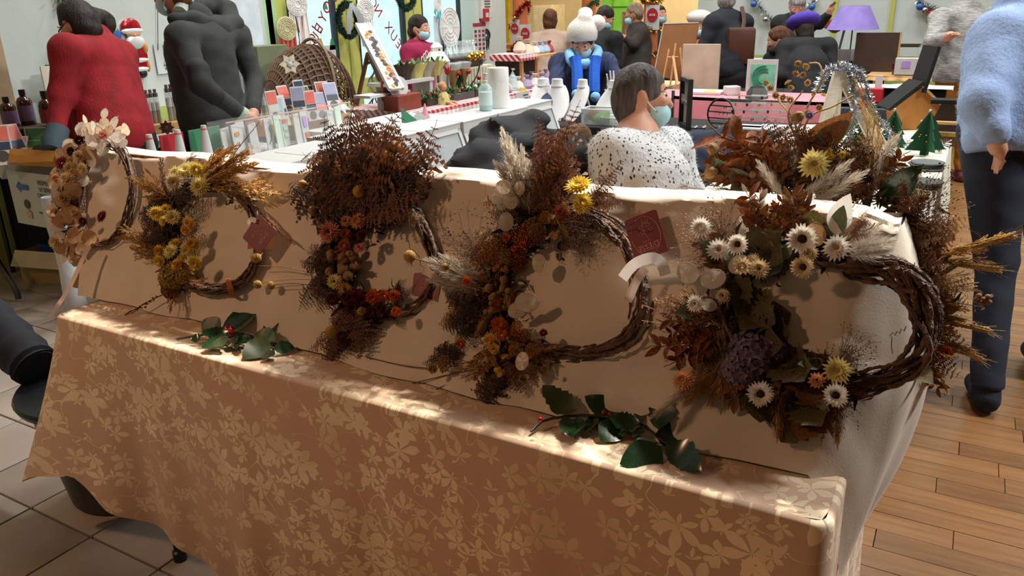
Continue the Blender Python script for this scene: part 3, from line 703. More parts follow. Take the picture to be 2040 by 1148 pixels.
def moss(par, pts, w, n=260, off=.02, m='moss', P=None, sz=.012):
    """the packed dark chaff that the flowers are tied into"""
    P = P or bp; base = smoothpath([P(u, v, off) for u, v in pts], 40); b = MB()
    for i in range(n):
        q = base[R.randrange(41)]; a = Vector((R.gauss(0, w*.6), 0, R.gauss(0, w*.6))); p = q+a-NB*a.dot(NB)+NB*R.uniform(-.018, .018)
        d = Vector((R.uniform(-1, 1), R.uniform(-1, 1), R.uniform(-1, 1))).normalized(); l = sz*R.uniform(.6, 1.8)
        strip(b, [p-d*l, p+d.orthogonal()*l*.2, p+d*l], [.001, l*.3, .001], up=d.orthogonal(), cup=.4)
    o = obj('chaff', b, FM[m], par); o['kind'] = 'stuff'
def near(pts, j): 
    u, v = R.choice(pts); return (u+R.uniform(-j, j), v+R.uniform(-j, j))
def fill(par, pts, c, kinds, n, L=(30, 70), P=None, spread=.9, oa=.02):
    """more of the same stuff growing outwards from the body of a wreath"""
    sp = smoothpath([(u, v, 0) for u, v in pts], 40)
    for i in range(n):
        q = sp[R.randrange(41)]; k, m = R.choice(kinds); a = math.atan2(q.y-c[1], q.x-c[0])+R.uniform(-spread, spread)*(1.9 if R.random() < .25 else 1); l = R.uniform(*L)
        along(par, k, m, (q.x, q.y), (q.x+l*math.cos(a), q.y+l*math.sin(a)), oa, R.uniform(.02, .05), 'dot' if k == 'gyp' else None, P)
def label_card(par, c, w, h, rot, off, flip=False, txt=True):
    """wine-red shop card, rounded, with its lettering and drawn sprig; c in pixels, w h in metres, rot degrees"""
    A = bp(*c, off); M = Matrix.Translation(A) @ rotm(NB+Vector((R.uniform(-.15, .15), 0, R.uniform(-.1, .1))), UP) @ Matrix.Rotation(math.radians(rot), 4, 'Z'); r = .006; P = []
    for cx, cy, a0 in ((w/2-r, h/2-r, 0), (-w/2+r, h/2-r, 90), (-w/2+r, -h/2+r, 180), (w/2-r, -h/2+r, 270)):
        P += [(cx+r*math.cos(math.radians(a0+t)), cy+r*math.sin(math.radians(a0+t))) for t in (0, 30, 60, 90)]
    card = obj('shop_card', MB().prism(P, .0012, M), mat('wine_card', '#7d2630', .45, var=.06), par, False)
    pk = mat('embossed_pink', '#c98a80', .4, var=.05); b = MB(); z = .0015
    def line(pts, t=.0005): b.tube([M @ Vector((x, y, z)) for x, y in pts], t, 4)
    def el(cx, cy, rx, ry, a0=0, a1=360): line([(cx+rx*math.cos(math.radians(a)), cy+ry*math.sin(math.radians(a))) for a in np.linspace(a0, a1, 20)])
    el(0, 0, w*.42, h*.45); y0 = -h*.08
    line([(0, -h*.38), (.002, y0), (-.004, h*.1)]); line([(0, -h*.3), (-w*.16, -h*.26), (-w*.2, -h*.2)]); line([(0, -h*.2), (w*.18, -h*.2), (w*.22, -h*.12)])
    for q in range(9): el(R.uniform(-.22, .22)*w, -h*R.uniform(.05, .34), .004, .0028)
    line([(-w*.3, h*.33), (w*.3, h*.33)])
    obj('drawn_sprig', b, pk, card)
    T = M @ Matrix.Translation((0, h*.24, z))
    text('lettering', "D'ESSE", h*.17, T, pk, card); text('lettering', 'FLEURS', h*.06, M @ Matrix.Translation((0, h*.13, z)), pk, card)
    return card
def ribbon(par, pts, w, m, off=.03, name='ribbon', P=None):
    P = P or bp; Q = smoothpath([P(u, v, off+o) for u, v, o in pts], 5*len(pts)); b = MB()
    strip(b, Q, [w/2]*len(Q), up=Vector((.3, -1, .35)).normalized()); return obj(name, b, m, par)
RIB = mat('satin_ribbon', '#d9bfae', .35, var=.04, trans=.3)
HANG = 'wreaths on the display board'
# ------------------------------------------------------------------ wreath of honesty discs
def wreath_base(name, label, c, off=.02): return thing(name, label, 'wreath', bp(*c, off), group=HANG)
w = wreath_base('dried_flower_wreath', 'small twig wreath covered with papery honesty discs, its ribbon trailing down to the table corner', (190, 385))
ring(w, [(205, 288), (240, 300), (260, 345), (262, 400), (245, 450), (212, 485), (175, 480), (160, 430), (165, 370), (178, 315)], .011, 11, rad=.0036)
body = [(170, 290), (150, 320), (140, 360), (138, 400), (140, 440), (150, 480)]; moss(w, body, .03, 160, m='leafbrown' if 0 else 'moss')
for i in range(104):
    u, v = near(body, 26); face(w, 'disc', R.choice(('lunariatan', 'lunariatan', 'lunaria')), (u-8, v+14), R.uniform(11, 19), R.uniform(.015, .05), .6)
for i in range(22): face(w, 'disc', R.choice(('lunariawhite', 'lunaria')), (R.gauss(198, 24), R.gauss(268, 14)), R.uniform(11, 17), R.uniform(.015, .045), .6)
for u, v, r in ((170, 240, 13), (160, 258, 12), (182, 283, 16), (208, 226, 10), (226, 247, 17), (236, 272, 15), (246, 286, 10), (200, 258, 13), (215, 262, 14), (134, 289, 10), (131, 300, 9), (107, 341, 11), (192, 268, 15), (250, 262, 11), (186, 252, 11), (178, 475, 18), (165, 490, 14)):
    face(w, 'disc', R.choice(('lunariawhite', 'lunaria')) if v < 300 else 'lunariatan', (u, v), r, R.uniform(.03, .055), .6)
for u, v, r, m, e in ((204, 432, 15, 'crimson', 'eyetan'), (158, 280, 13, 'maroon', None), (142, 302, 12, 'maroon', None), (124, 325, 15, 'crimson', None), (166, 441, 11, 'darkred', None), (158, 312, 17, 'cream', 'eye'), (132, 358, 20, 'cream', 'eyetan'), (128, 395, 18, 'lunariatan', 'eye'), (112, 355, 11, 'peach', None), (140, 335, 15, 'cream', 'eyetan'), (205, 270, 12, 'pink', None), (150, 425, 15, 'lunariatan', 'eyetan'), (110, 482, 17, 'cream', None), (165, 336, 14, 'cream', None)):
    face(w, 'straw', m, (u, v), r, R.uniform(.045, .06), .4, e)
for b_ in ((238, 285), (250, 292), (258, 300)): along(w, 'gyp', 'stem', (228, 290), b_, .03, .03, 'dot')
ribbon(w, [(178, 490, .03), (163, 520, .035), (140, 570, .05), (118, 605, .07), (100, 634, .075)], .014, RIB)
# ------------------------------------------------------------------ yellow wreath
w = wreath_base('dried_flower_wreath', 'wreath of yellow strawflowers and brown reeds with a square wine-red card', (425, 475))
ring(w, [(420, 372), (465, 378), (500, 412), (514, 470), (508, 525), (480, 562), (430, 578), (385, 572), (345, 545), (332, 490), (335, 430), (365, 385)], .0125, 12, rad=.0042)
body = [(385, 365), (350, 390), (338, 430), (340, 470), (345, 510), (350, 560)]; moss(w, body, .034, 260)
for a, b_, k, m in (((395, 365), (485, 306), 'reed', 'reed'), ((395, 368), (470, 312), 'reed', 'reed'), ((390, 362), (450, 308), 'reed', 'reed'), ((400, 370), (498, 335), 'reed', 'reed'), ((400, 372), (520, 388), 'reed', 'straw'), ((405, 372), (505, 360), 'reed', 'reed'), ((385, 362), (435, 318), 'reed', 'reed'),
    ((345, 400), (288, 362), 'reed', 'reed'), ((345, 405), (284, 392), 'reed', 'reed'), ((340, 415), (300, 345), 'reed', 'reeddark'), ((345, 400), (305, 360), 'reed', 'reed'), ((340, 510), (268, 478), 'reed', 'reed'), ((340, 510), (262, 460), 'reed', 'straw'), ((340, 515), (270, 500), 'reed', 'reed'), ((335, 510), (285, 490), 'reed', 'reed'),
    ((345, 470), (268, 418), 'fern', 'ferndark'), ((345, 475), (272, 445), 'fern', 'fern'), ((345, 480), (278, 470), 'fern', 'ferndark'), ((345, 460), (290, 420), 'fern', 'ferndark'), ((340, 450), (290, 445), 'fernfine', 'fern'), ((345, 490), (290, 470), 'fern', 'ferndark'), ((380, 360), (383, 298), 'fern', 'fern'), ((375, 360), (372, 312), 'fernfine', 'fern'), ((350, 440), (392, 415), 'fernfine', 'ferndark'), ((345, 400), (388, 398), 'fern', 'ferndark'), ((350, 500), (395, 440), 'fernfine', 'reeddark'),
    ((350, 560), (335, 600), 'reed', 'pampastan'), ((360, 560), (340, 615), 'reed', 'reed'), ((370, 560), (395, 575), 'reed', 'pampastan'), ((440, 345), (510, 252), 'thingrass', 'reeddark'), ((470, 380), (572, 475), 'thingrass', 'reeddark'), ((350, 575), (245, 632), 'thingrass', 'reeddark')):
    for q in range(3 if k == 'reed' else 1): along(w, k, m, a, (b_[0]+q*R.uniform(-14, 14), b_[1]+q*R.uniform(-10, 10)), R.uniform(.015, .03), R.uniform(.02, .05), sc=1.1)
for u, v, r, m, e in ((372, 340, 24, 'paleyellow', None), (347, 362, 19, 'cream', 'eyetan'), (398, 372, 23, 'paleyellow', 'eyetan'), (352, 345, 17, 'paleyellow', None), (392, 338, 18, 'yellow', None), (312, 425, 17, 'yellow', None), (345, 432, 18, 'paleyellow', 'eyegold'), (326, 440, 13, 'yellow', None), (376, 445, 16, 'gold', None), (370, 458, 13, 'gold', None), (330, 418, 14, 'gold', None), (348, 486, 15, 'yellow', None), (384, 487, 17, 'gold', None), (340, 501, 18, 'paleyellow', 'eyegold'), (373, 498, 17, 'paleyellow', 'eyegold'), (318, 500, 15, 'gold', None), (318, 521, 16, 'yellow', 'eyegold'), (388, 524, 18, 'yellow', 'eyetan'), (352, 527, 15, 'gold', None), (365, 512, 12, 'yellow', None)):
    face(w, 'straw', m, (u, v), r, R.uniform(.045, .065), .45, e)
face(w, 'hyd', 'hydyellow', (345, 552, ), 27, .03, .2); face(w, 'hyd', 'hydyellow', (368, 545), 20, .03, .3); face(w, 'hyd', 'fernrust', (342, 575), 19, .025, .3)
for u, v, r in ((510, 514, 11), (513, 567, 9), (540, 569, 9)): face(w, 'pod', 'seedgold', (u, v), r, .035, .9)
for a, b_ in (((512, 566), (640, 558)), ((540, 568), (640, 572)), ((515, 530), (625, 545))): obj('stem', MB().tube(smoothpath([bp(*a, .035), bp((a[0]+b_[0])/2, (a[1]+b_[1])/2-5, .03), bp(*b_, .03)], 8), .0009, 4), FM['stem'], w)
TW = mat('raffia_tie', '#b5602c', .6)
for c, d in (((508, 488), (14, -3)), ((458, 572), (4, 16))):
    for k in range(5):
        o = (k-2)*2.2; q = [(c[0]+d[0]*math.cos(t)+(d[1]/16)*o*0+(o if abs(d[1]) > 8 else 0), c[1]+d[1]*math.cos(t)+(o if abs(d[0]) > 8 else 0), .022+.02*math.sin(t)) for t in np.linspace(-.6, 3.7, 10)]
        obj('raffia_tie', MB().tube([bp(*p) for p in q], .0016, 5), TW, w)
fill(w, body, (425, 475), [('fern', 'ferndark'), ('fern', 'fern'), ('fernfine', 'ferndark'), ('reed', 'reeddark'), ('reed', 'reed')], 26, (30, 65))
label_card(w, (517, 467), .072, .072, -118, .05)
ribbon(w, [(492, 447, .02), (500, 438, .03), (510, 440, .03)], .012, RIB)
# ------------------------------------------------------------------ tall fern wreath with the pink flower
w = wreath_base('dried_flower_wreath', 'wreath with a tall fan of brown fern above pink and orange strawflowers', (750, 520))
ring(w, [(770, 425), (822, 430), (855, 475), (872, 530), (860, 590), (815, 620), (740, 615), (690, 585), (675, 520), (685, 460), (725, 425)], .0135, 12, rad=.004)
body = [(770, 430), (725, 430), (690, 470), (680, 530), (685, 580), (720, 610), (780, 600)]; moss(w, body, .035, 420)
tops = [(690, 228), (660, 255), (632, 270), (640, 300), (612, 318), (575, 372), (600, 345), (738, 246), (770, 250), (800, 285), (850, 296), (868, 288), (825, 330), (760, 235), (705, 285), (672, 300), (650, 330), (620, 375), (790, 262), (840, 345), (810, 380), (835, 372), (720, 300), (745, 290), (660, 360), (640, 400), (690, 330), (775, 310), (800, 400), (820, 420), (655, 385), (700, 260), (750, 330)]
for i, t in enumerate(tops):
    for q in range(2 if i < 16 else 1):
        along(w, R.choice(('fern', 'fern', 'fernfine', 'ferncurl')), R.choice(('fern', 'fern', 'ferndark', 'fernrust')), (728+R.uniform(-28, 28), 418+R.uniform(-18, 22)), (t[0]+q*R.uniform(-22, 22), t[1]+q*R.uniform(5, 40)), R.uniform(.015, .05), R.uniform(.02, .09), sc=1.18 if q == 0 else 1.0)
for t in ((600, 500), (595, 545), (578, 600), (605, 590), (620, 605), (590, 520), (625, 480), (610, 560)): along(w, R.choice(('fernfine', 'ferncurl')), R.choice(('ferndark', 'fern')), (672+R.uniform(-8, 8), 525+R.uniform(-20, 20)), t, .03, R.uniform(.02, .07))
for t in ((620, 728), (640, 695), (690, 712), (722, 690), (746, 712), (655, 738), (612, 722), (705, 730), (675, 700), (735, 700), (632, 712), (665, 660)): along(w, R.choice(('fern', 'fernfine')), R.choice(('fernrust', 'fern', 'fern')), (705+R.uniform(-18, 18), 620+R.uniform(-14, 14)), t, .03, R.uniform(.02, .06))
for t in ((800, 545), (790, 560), (812, 575), (805, 560)): along(w, 'fernfine', 'ferndark', (780, 605), t, .03, .05)
along(w, 'ferncurl', 'fernpale', (800, 425), (735, 428), .05, .07); along(w, 'fernfine', 'fernpale', (800, 420), (845, 460), .04, .05)
for u, v, r, m, e in ((656, 462, 24, 'pink', 'salmon'), (714, 441, 19, 'peach', 'eyetan'), (690, 441, 14, 'peach', None), (688, 466, 14, 'salmon', None), (686, 489, 16, 'salmon', 'eyetan'), (717, 494, 15, 'pink', None), (667, 561, 18, 'paleyellow', None), (688, 577, 17, 'gold', None), (663, 597, 16, 'darkred', None), (692, 592, 18, 'darkred', None), (712, 592, 18, 'crimson', None), (705, 612, 20, 'maroon', None), (722, 598, 16, 'darkred', None), (743, 592, 18, 'orange', None), (766, 590, 15, 'orange', None), (786, 589, 14, 'orange', None), (789, 622, 13, 'orange', 'eyegold'), (760, 614, 16, 'maroon', None), (742, 620, 13, 'darkred', None), (722, 468, 15, 'darkred', None), (710, 475, 14, 'maroon', None)):
    face(w, 'straw', m, (u, v), r, R.uniform(.05, .07), .45, e)
for i in range(22): face(w, 'pod', 'seed', (R.uniform(655, 712), R.uniform(503, 552)), R.uniform(7, 11), R.uniform(.03, .055), 1)
for u, v, r, m in ((790, 293, 12, 'seedgold'), (770, 311, 11, 'seedgold'), (716, 381, 14, 'seedgold'), (603, 367, 9, 'seedgold'), (623, 420, 10, 'seed'), (660, 660, 12, 'seedgold'), (816, 511, 13, 'seedgold'), (887, 532, 8, 'seedgold'), (720, 620, 9, 'seed')):
    face(w, 'pod', m, (u, v), r, .07, 1)
for pts in ([(816, 512), (850, 522), (887, 532), (935, 556)], [(623, 424), (640, 448), (655, 470)], [(790, 300), (775, 350), (745, 400)], [(770, 318), (760, 360), (740, 410)]): obj('stem', MB().tube(smoothpath([bp(u, v, .065) for u, v in pts], 10), .0013, 4), FM['stem'], w)
fill(w, body, (770, 520), [('fern', 'fern'), ('fernfine', 'fern'), ('fern', 'fernrust'), ('ferncurl', 'ferndark')], 26, (45, 90))
label_card(w, (848, 584), .07, .088, -172, .022)
ribbon(w, [(842, 538, .02), (856, 545, .03), (872, 556, .02), (885, 562, .01)], .016, RIB)
# ------------------------------------------------------------------ orange wreath
w = wreath_base('dried_flower_wreath', 'orange wreath of mustard yarrow and fern with pale plume and two lemon flowers on top', (1140, 575))
ring(w, [(1120, 432), (1180, 438), (1235, 478), (1272, 540), (1282, 600), (1262, 660), (1215, 698), (1150, 715), (1080, 705), (1030, 670), (1005, 610), (1005, 540), (1030, 480), (1070, 445)], .0165, 15, rad=.0052, loose=3)
body = [(1110, 430), (1060, 450), (1020, 500), (1000, 560), (995, 620), (1015, 680), (1060, 710)]; moss(w, body, .04, 520)
for b_ in ((1112, 225), (1095, 262), (1130, 285), (1070, 300), (1060, 330), (1140, 320), (1150, 350), (1090, 240), (1105, 300), (1120, 330), (1085, 320), (1075, 355), (1135, 370), (1105, 275), (1125, 310), (1100, 350), (1060, 370)):
    along(w, R.choice(('fern', 'ferncurl', 'fernfine')), R.choice(('fern', 'fernrust', 'fern', 'fernrust')), (1085+R.uniform(-22, 22), 415+R.uniform(-12, 12)), b_, .03, R.uniform(.02, .08), sc=1.15)
for b_ in ((1085, 300), (1070, 325), (1080, 345), (1100, 310), (1062, 345), (1110, 340), (1092, 330)): along(w, 'reed', R.choice(('reeddark', 'reed')), (1085+R.uniform(-10, 10), 415), b_, .04, .07)
for a, b_ in (((1045, 400), (1003, 268)), ((1050, 420), (1012, 300)), ((1055, 410), (1040, 300)), ((1050, 420), (990, 330)), ((1055, 430), (1055, 330)), ((1000, 460), (985, 385))): along(w, 'pampas', 'pampas', a, b_, .03, .05)
along(w, 'fern', 'fernrust', (1035, 370), (990, 335), .04, .05); along(w, 'fern', 'fernrust', (1030, 400), (955, 390), .03, .04)
for u, v, r in ((1003, 373, 17), (998, 402, 18), (1016, 400, 19), (1008, 442, 19), (988, 395, 13), (1035, 375, 14), (1050, 603, 25), (1030, 618, 20), (1074, 525, 19), (1040, 720, 19)): face(w, 'disc', 'lunaria', (u, v), r, R.uniform(.05, .07), .35)
face(w, 'straw', 'yellow', (1153, 371, ), 31, .07, .1, 'eyegold', n=NB+Vector((0, .0, 1.3))); face(w, 'straw', 'yellow', (1162, 405), 24, .06, .4); face(w, 'straw', 'gold', (1155, 412), 15, .055, .5); face(w, 'straw', 'salmon', (1118, 424, ), 16, .06, .4)
for u, v, r, m in ((985, 498, 27, 'yarrow'), (965, 512, 18, 'yarrow'), (1048, 470, 30, 'yarroworange'), (1030, 515, 27, 'yarroworange'), (1065, 450, 22, 'yarrow'), (1000, 528, 18, 'yarroworange'), (1030, 655, 18, 'yarroworange'), (1047, 668, 15, 'yarrow'), (1060, 696, 17, 'yarrow'), (1010, 660, 14, 'yarroworange'), (885, 725, 18, 'yarrow'), (1075, 470, 18, 'fernrust')): face(w, 'yarrow', m, (u, v), r, R.uniform(.04, .06), .5)
for u, v, r, m in ((1008, 474, 10, 'orangeball'), (1025, 496, 8, 'orangeball'), (1041, 488, 9, 'orangeball'), (1083, 664, 11, 'crimson'), (1042, 755, 11, 'seed'), (862, 735, 12, 'seedgold'), (1085, 735, 7, 'seed')): face(w, 'bud', m, (u, v), r, .06, .4)
for u, v, r, k, m, e in ((994, 647, 18, 'straw', 'orange', 'eyegold'), (976, 678, 17, 'straw', 'gold', 'orange'), (1000, 668, 14, 'straw', 'orange', None), (985, 695, 13, 'straw', 'gold', None), (930, 560, 12, 'straw', 'orange', None), (918, 685, 13, 'straw', 'salmon', None)): face(w, k, m, (u, v), r, .065, .4, e)
for c, r, m in (((975, 712), 24, 'yarrow'), ((992, 725), 22, 'gold'), ((965, 735), 20, 'yarrow'), ((1095, 458), 24, 'reed'), ((1120, 448), 24, 'seed'), ((1000, 530), 20, 'yarrow'), ((950, 740), 18, 'reed')): face(w, 'minis', m, c, r, .05, .3)
for i in range(16): face(w, 'pod', 'seed', (R.uniform(965, 1030), R.uniform(545, 625)), R.uniform(7, 11), R.uniform(.03, .055), 1)
for b_ in ((880, 425), (905, 480), (890, 505), (925, 470), (915, 520), (940, 450)): along(w, 'gyp', 'stem', (965, 525), b_, .03, .05, 'dot')
for b_ in ((1190, 482), (1185, 450), (1195, 500), (1160, 520), (1190, 440), (1150, 470)): along(w, 'gyp', 'stem', (1110, 440), b_, .03, .05, 'dot')
for a, b_ in (((960, 570), (855, 520)), ((965, 560), (872, 540)), ((960, 580), (860, 560)), ((950, 560), (880, 510))): along(w, 'pampas', 'pampas', a, b_, .03, .05)
for b_ in ((872, 570), (860, 625), (885, 680), (895, 640), (910, 660), (868, 600), (905, 610), (890, 590), (930, 640), (875, 655), (900, 690)): along(w, R.choice(('fern', 'fernfine', 'ferncurl')), R.choice(('ferndark', 'fern', 'fernpale', 'ferndark')), (965+R.uniform(-10, 10), 625+R.uniform(-20, 20)), b_, .03, R.uniform(.03, .07))
for b_ in ((835, 705), (860, 690)): along(w, 'ferncurl', 'ferndark', (925, 705), b_, .03, .04)
for b_ in ((985, 800), (1040, 792), (960, 765), (1010, 785), (930, 822), (950, 832), (1000, 760), (1050, 740), (970, 790)): along(w, R.choice(('fernfine', 'ferncurl')), R.choice(('ferndark', 'fern', 'ferndark')), (1000+R.uniform(-20, 20), 720+R.uniform(-8, 8)), b_, .035, R.uniform(.02, .05))
for a, b_ in (((1165, 410), (1258, 328)), ((1160, 415), (1230, 372)), ((1150, 420), (1245, 385)), ((1140, 440), (1132, 522)), ((1120, 445), (1142, 515))): along(w, 'fernfine', 'fern', a, b_, .035, .05)
for a, b_ in (((1060, 700), (1120, 690)), ((1050, 710), (1100, 720)), ((1040, 720), (1090, 745))): along(w, 'pampas', 'pampastan', a, b_, .03, .04)
for b_ in ((900, 745), (910, 725), (920, 752)): along(w, 'reed', 'reed', (985, 715), b_, .03, .04)
for pts in ([(965, 735), (900, 762), (828, 795)], [(950, 735), (880, 750), (790, 772)], [(862, 735), (800, 728), (730, 712)]): obj('stem', MB().tube(smoothpath([bp(u, v, .03) for u, v in pts], 8), .0012, 4), FM['stem'], w)
fill(w, body, (1150, 575), [('fern', 'fern'), ('fernfine', 'ferndark'), ('fern', 'fernpale'), ('fernfine', 'fernrust'), ('reed', 'reed'), ('heather', 'fernpale'), ('pampas', 'pampastan'), ('gyp', 'stem')], 60, (45, 110))
for i in range(14):
    u, v = near(body, 22); face(w, R.choice(('yarrow', 'minis', 'yarrow')), R.choice(('yarrow', 'yarroworange', 'reed', 'seed')), (u, v), R.uniform(14, 22), R.uniform(.04, .06), .5)
label_card(w, (1287, 470), .066, .088, -152, .03)
WHT = mat('white_satin', '#cfc4bb', .35, var=.03, trans=.3)
ribbon(w, [(1240, 555, .02), (1255, 535, .035), (1272, 522, .05), (1300, 514, .06), (1318, 525, .05), (1326, 548, .05)], .020, WHT); ribbon(w, [(1285, 535, .03), (1268, 560, .035), (1255, 590, .03), (1250, 600, .03)], .016, RIB)
# ------------------------------------------------------------------ large white wreath
w = wreath_base('dried_flower_wreath', 'largest wreath, with white strawflowers, dark vine leaves and a purple hydrangea head', (1640, 640))
ring(w, [(1690, 522), (1775, 535), (1828, 580), (1850, 650), (1835, 705), (1780, 745), (1700, 770), (1610, 785), (1525, 765), (1465, 710), (1445, 630), (1475, 550), (1540, 500), (1620, 495)], .0175, 15, rad=.0050, loose=4)
body = [(1680, 500), (1600, 480), (1520, 500), (1470, 550), (1455, 620), (1480, 690), (1540, 740), (1620, 770), (1680, 765)]; moss(w, body, .035, 520)
for a, b_, m in (((1520, 600), (1455, 585), 'leafolive'), ((1530, 610), (1480, 650), 'leafolive'), ((1470, 590), (1540, 640), 'leafolive'), ((1460, 640), (1560, 625), 'leafolive'), ((1450, 660), (1550, 680), 'leafolive'), ((1500, 630), (1568, 655), 'leafolive'), ((1480, 500), (1545, 470), 'leafolive'), ((1500, 480), (1560, 520), 'leafolive'), ((1520, 530), (1575, 500), 'leafolive'),
    ((1560, 690), (1600, 760), 'leafolive'), ((1590, 700), (1620, 800), 'leafbrown'), ((1570, 800), (1490, 815), 'leafolive'), ((1600, 800), (1560, 870), 'leafolive'), ((1620, 800), (1600, 872), 'leafbrown'), ((1600, 790), (1635, 850), 'leafolive'), ((1560, 720), (1620, 730), 'leafolive'), ((1530, 690), (1580, 700), 'leafolive'), ((1450, 600), (1490, 560), 'leafolive')):
    along(w, 'vineleaf', m, a, b_, R.uniform(.02, .04), R.uniform(.03, .06), sc=1.15)
for a, b_ in (((1560, 520), (1535, 545)), ((1600, 720), (1575, 735)), ((1640, 715), (1600, 730)), ((1625, 800), (1645, 815)), ((1545, 515), (1575, 490)), ((1650, 470), (1680, 425))): along(w, 'leaf', 'leafgrey', a, b_, .045, .055, sc=1.3)
face(w, 'hyd', 'hydpurple', (1500, 705), 46, .03, .2); face(w, 'hyd', 'hydpurple', (1475, 735), 34, .04, .3); face(w, 'hyd', 'hydpurple', (1535, 700), 30, .03, .3); face(w, 'minis', 'cocks', (1482, 757), 17, .05, .3)
for u, v, r, k, m, e in ((1397, 453, 24, 'straw', 'white', None), (1432, 498, 26, 'straw', 'white', 'eyegold'), (1470, 487, 24, 'daisy', 'white', 'eye'), (1598, 476, 33, 'daisy', 'white', 'eye'), (1667, 494, 30, 'straw', 'white', 'eyegold'), (1600, 532, 26, 'daisy', 'cream', 'eye'), (1512, 536, 24, 'straw', 'cream', None), (1480, 530, 21, 'bud', 'cream', None), (1515, 785, 29, 'daisy', 'white', 'eye'), (1665, 788, 27, 'daisy', 'white', 'eye'), (1669, 738, 31, 'straw', 'paleyellow', 'eyegold'), (1628, 758, 19, 'bud', 'peach', None), (1362, 757, 24, 'straw', 'peach', 'eyetan'), (1385, 605, 20, 'straw', 'white', None), (1612, 505, 20, 'straw', 'cream', None), (1440, 590, 17, 'straw', 'cream', None), (1500, 520, 18, 'straw', 'cream', None)):
    face(w, k, m, (u, v), r, R.uniform(.06, .085), .3, e)
for u, v, r, m in ((1370, 544, 25, 'lunariawhite'), (1421, 556, 25, 'lunariawhite'), (1472, 527, 22, 'lunaria'), (1412, 608, 16, 'lunaria'), (1625, 467, 24, 'lunariatan')): face(w, 'disc', m, (u, v), r, .06, .35)
for a, b_ in (((1690, 500), (1782, 480)), ((1690, 510), (1770, 500)), ((1700, 490), (1760, 440))): along(w, 'plume', 'pampas', a, b_, .04, .06)
along(w, 'leaf', 'white', (1665, 470), (1690, 402), .05, .06, sc=1.2)
for a, b_ in (((1690, 470), (1740, 430)), ((1690, 475), (1745, 455)), ((1700, 460), (1735, 420))): along(w, 'fernfine', 'fernrust', a, b_, .06, .07)
for a, b_ in (((1530, 480), (1480, 375)), ((1540, 475), (1500, 385)), ((1545, 470), (1565, 385)), ((1530, 480), (1505, 420)), ((1550, 470), (1540, 400)), ((1530, 470), (1485, 410)), ((1560, 470), (1600, 400))): along(w, 'sprig', R.choice(('leafbrown', 'leafrust')), a, b_, .03, .05, sc=1.05)
for b_ in ((1390, 402), (1345, 480), (1365, 520), (1430, 385), (1360, 430), (1410, 420), (1350, 520), (1340, 460)): along(w, 'gyp', 'stem', (1455, 510), b_, .03, .05, R.choice(('dot', 'dotpale')))
for b_ in ((1282, 592), (1330, 600), (1300, 620), (1345, 590), (1360, 625), (1320, 575), (1290, 610)): along(w, 'heather', R.choice(('fernpale', 'fernpale', 'cream')), (1430+R.uniform(-10, 10), 640+R.uniform(-15, 15)), b_, .03, .05)
for b_ in ((1288, 695), (1312, 640), (1332, 735), (1360, 700), (1400, 720), (1320, 665), (1350, 660), (1395, 660)): along(w, 'sprig', R.choice(('leafrust', 'leafbrown')), (1420+R.uniform(-15, 15), 670+R.uniform(-10, 15)), b_, .03, .05, sc=1.05)
for b_ in ((1370, 730), (1385, 745), (1480, 690), (1505, 665)): along(w, 'heather', 'ferndark', (1440, 700), b_, .05, .06)
for b_ in ((1388, 782), (1415, 805), (1440, 800), (1370, 800), (1460, 790), (1345, 795), (1400, 760)): along(w, 'plume', 'pampastan', (1445+R.uniform(-12, 12), 710), b_, .03, .04)
along(w, 'pampas', 'pampas', (1370, 780), (1300, 830), .045, .07)
for b_ in ((1722, 660), (1745, 690), (1735, 665), (1710, 650), (1750, 705), (1700, 690)): along(w, 'gyp', 'stem', (1650, 745), b_, .03, .05, 'seed')
fill(w, body, (1650, 640), [('heather', 'fernpale'), ('gyp', 'stem'), ('sprig', 'leafbrown'), ('sprig', 'leafrust'), ('pampas', 'pampas'), ('pampas', 'pampastan'), ('fernfine', 'fern'), ('leaf', 'leafgrey'), ('vineleaf', 'leafolive')], 64, (50, 125))
for b_ in ((1640, 678), (1655, 700)): along(w, 'heather', 'ferndark', (1638, 745), b_, .04, .05)
for a, b_ in (((1680, 760), (1730, 770)), ((1670, 770), (1735, 790))): along(w, 'pampas', 'fernrust', a, b_, .03, .04)
obj('tendril', MB().tube([bp(u, v, .05) for u, v in [(1778, 705), (1776, 690), (1777, 672), (1773, 668), (1779, 663), (1783, 668), (1787, 660), (1792, 665), (1795, 656), (1801, 660), (1805, 650)]], .0009, 4), FM['twig'], w)
# ------------------------------------------------------------------ the bouquet behind it
P6 = lambda u, v, off=0: bp(u, v, off-.13)
w = thing('dried_bouquet', 'wild bouquet of rust leaves, ferns and wheat with one big straw-yellow daisy', 'bouquet', P6(1680, 420))
moss(w, [(1540, 380), (1600, 350), (1680, 360), (1750, 400), (1800, 470), (1810, 560), (1800, 640)], .05, 700, P=P6)
def al(k, m, a, b_, oa=.02, ob=.04, m2=None, sc=1.0, name=None): return along(w, k, m, a, b_, oa, ob, m2, P6, sc, name)
for b_ in ((1418, 250), (1405, 300), (1450, 330), (1478, 290), (1510, 305), (1425, 350), (1460, 265), (1520, 330), (1500, 270), (1440, 300), (1545, 285), (1470, 340)): al('sprig', R.choice(('leafrust', 'leafrust', 'leafbrown')), (1560+R.uniform(-20, 20), 375+R.uniform(-12, 12)), b_, .02, R.uniform(0, .06), sc=1.05)
for b_ in ((1540, 215), (1560, 240), (1530, 260), (1650, 285), (1700, 300), (1585, 260), (1610, 255), (1560, 290), (1640, 250), (1600, 290), (1575, 225), (1690, 265), (1665, 300)): al(R.choice(('fern', 'fernfine', 'ferncurl')), R.choice(('fern', 'fernrust', 'fern')), (1610+R.uniform(-25, 25), 385+R.uniform(-10, 10)), b_, .02, R.uniform(-.02, .06))
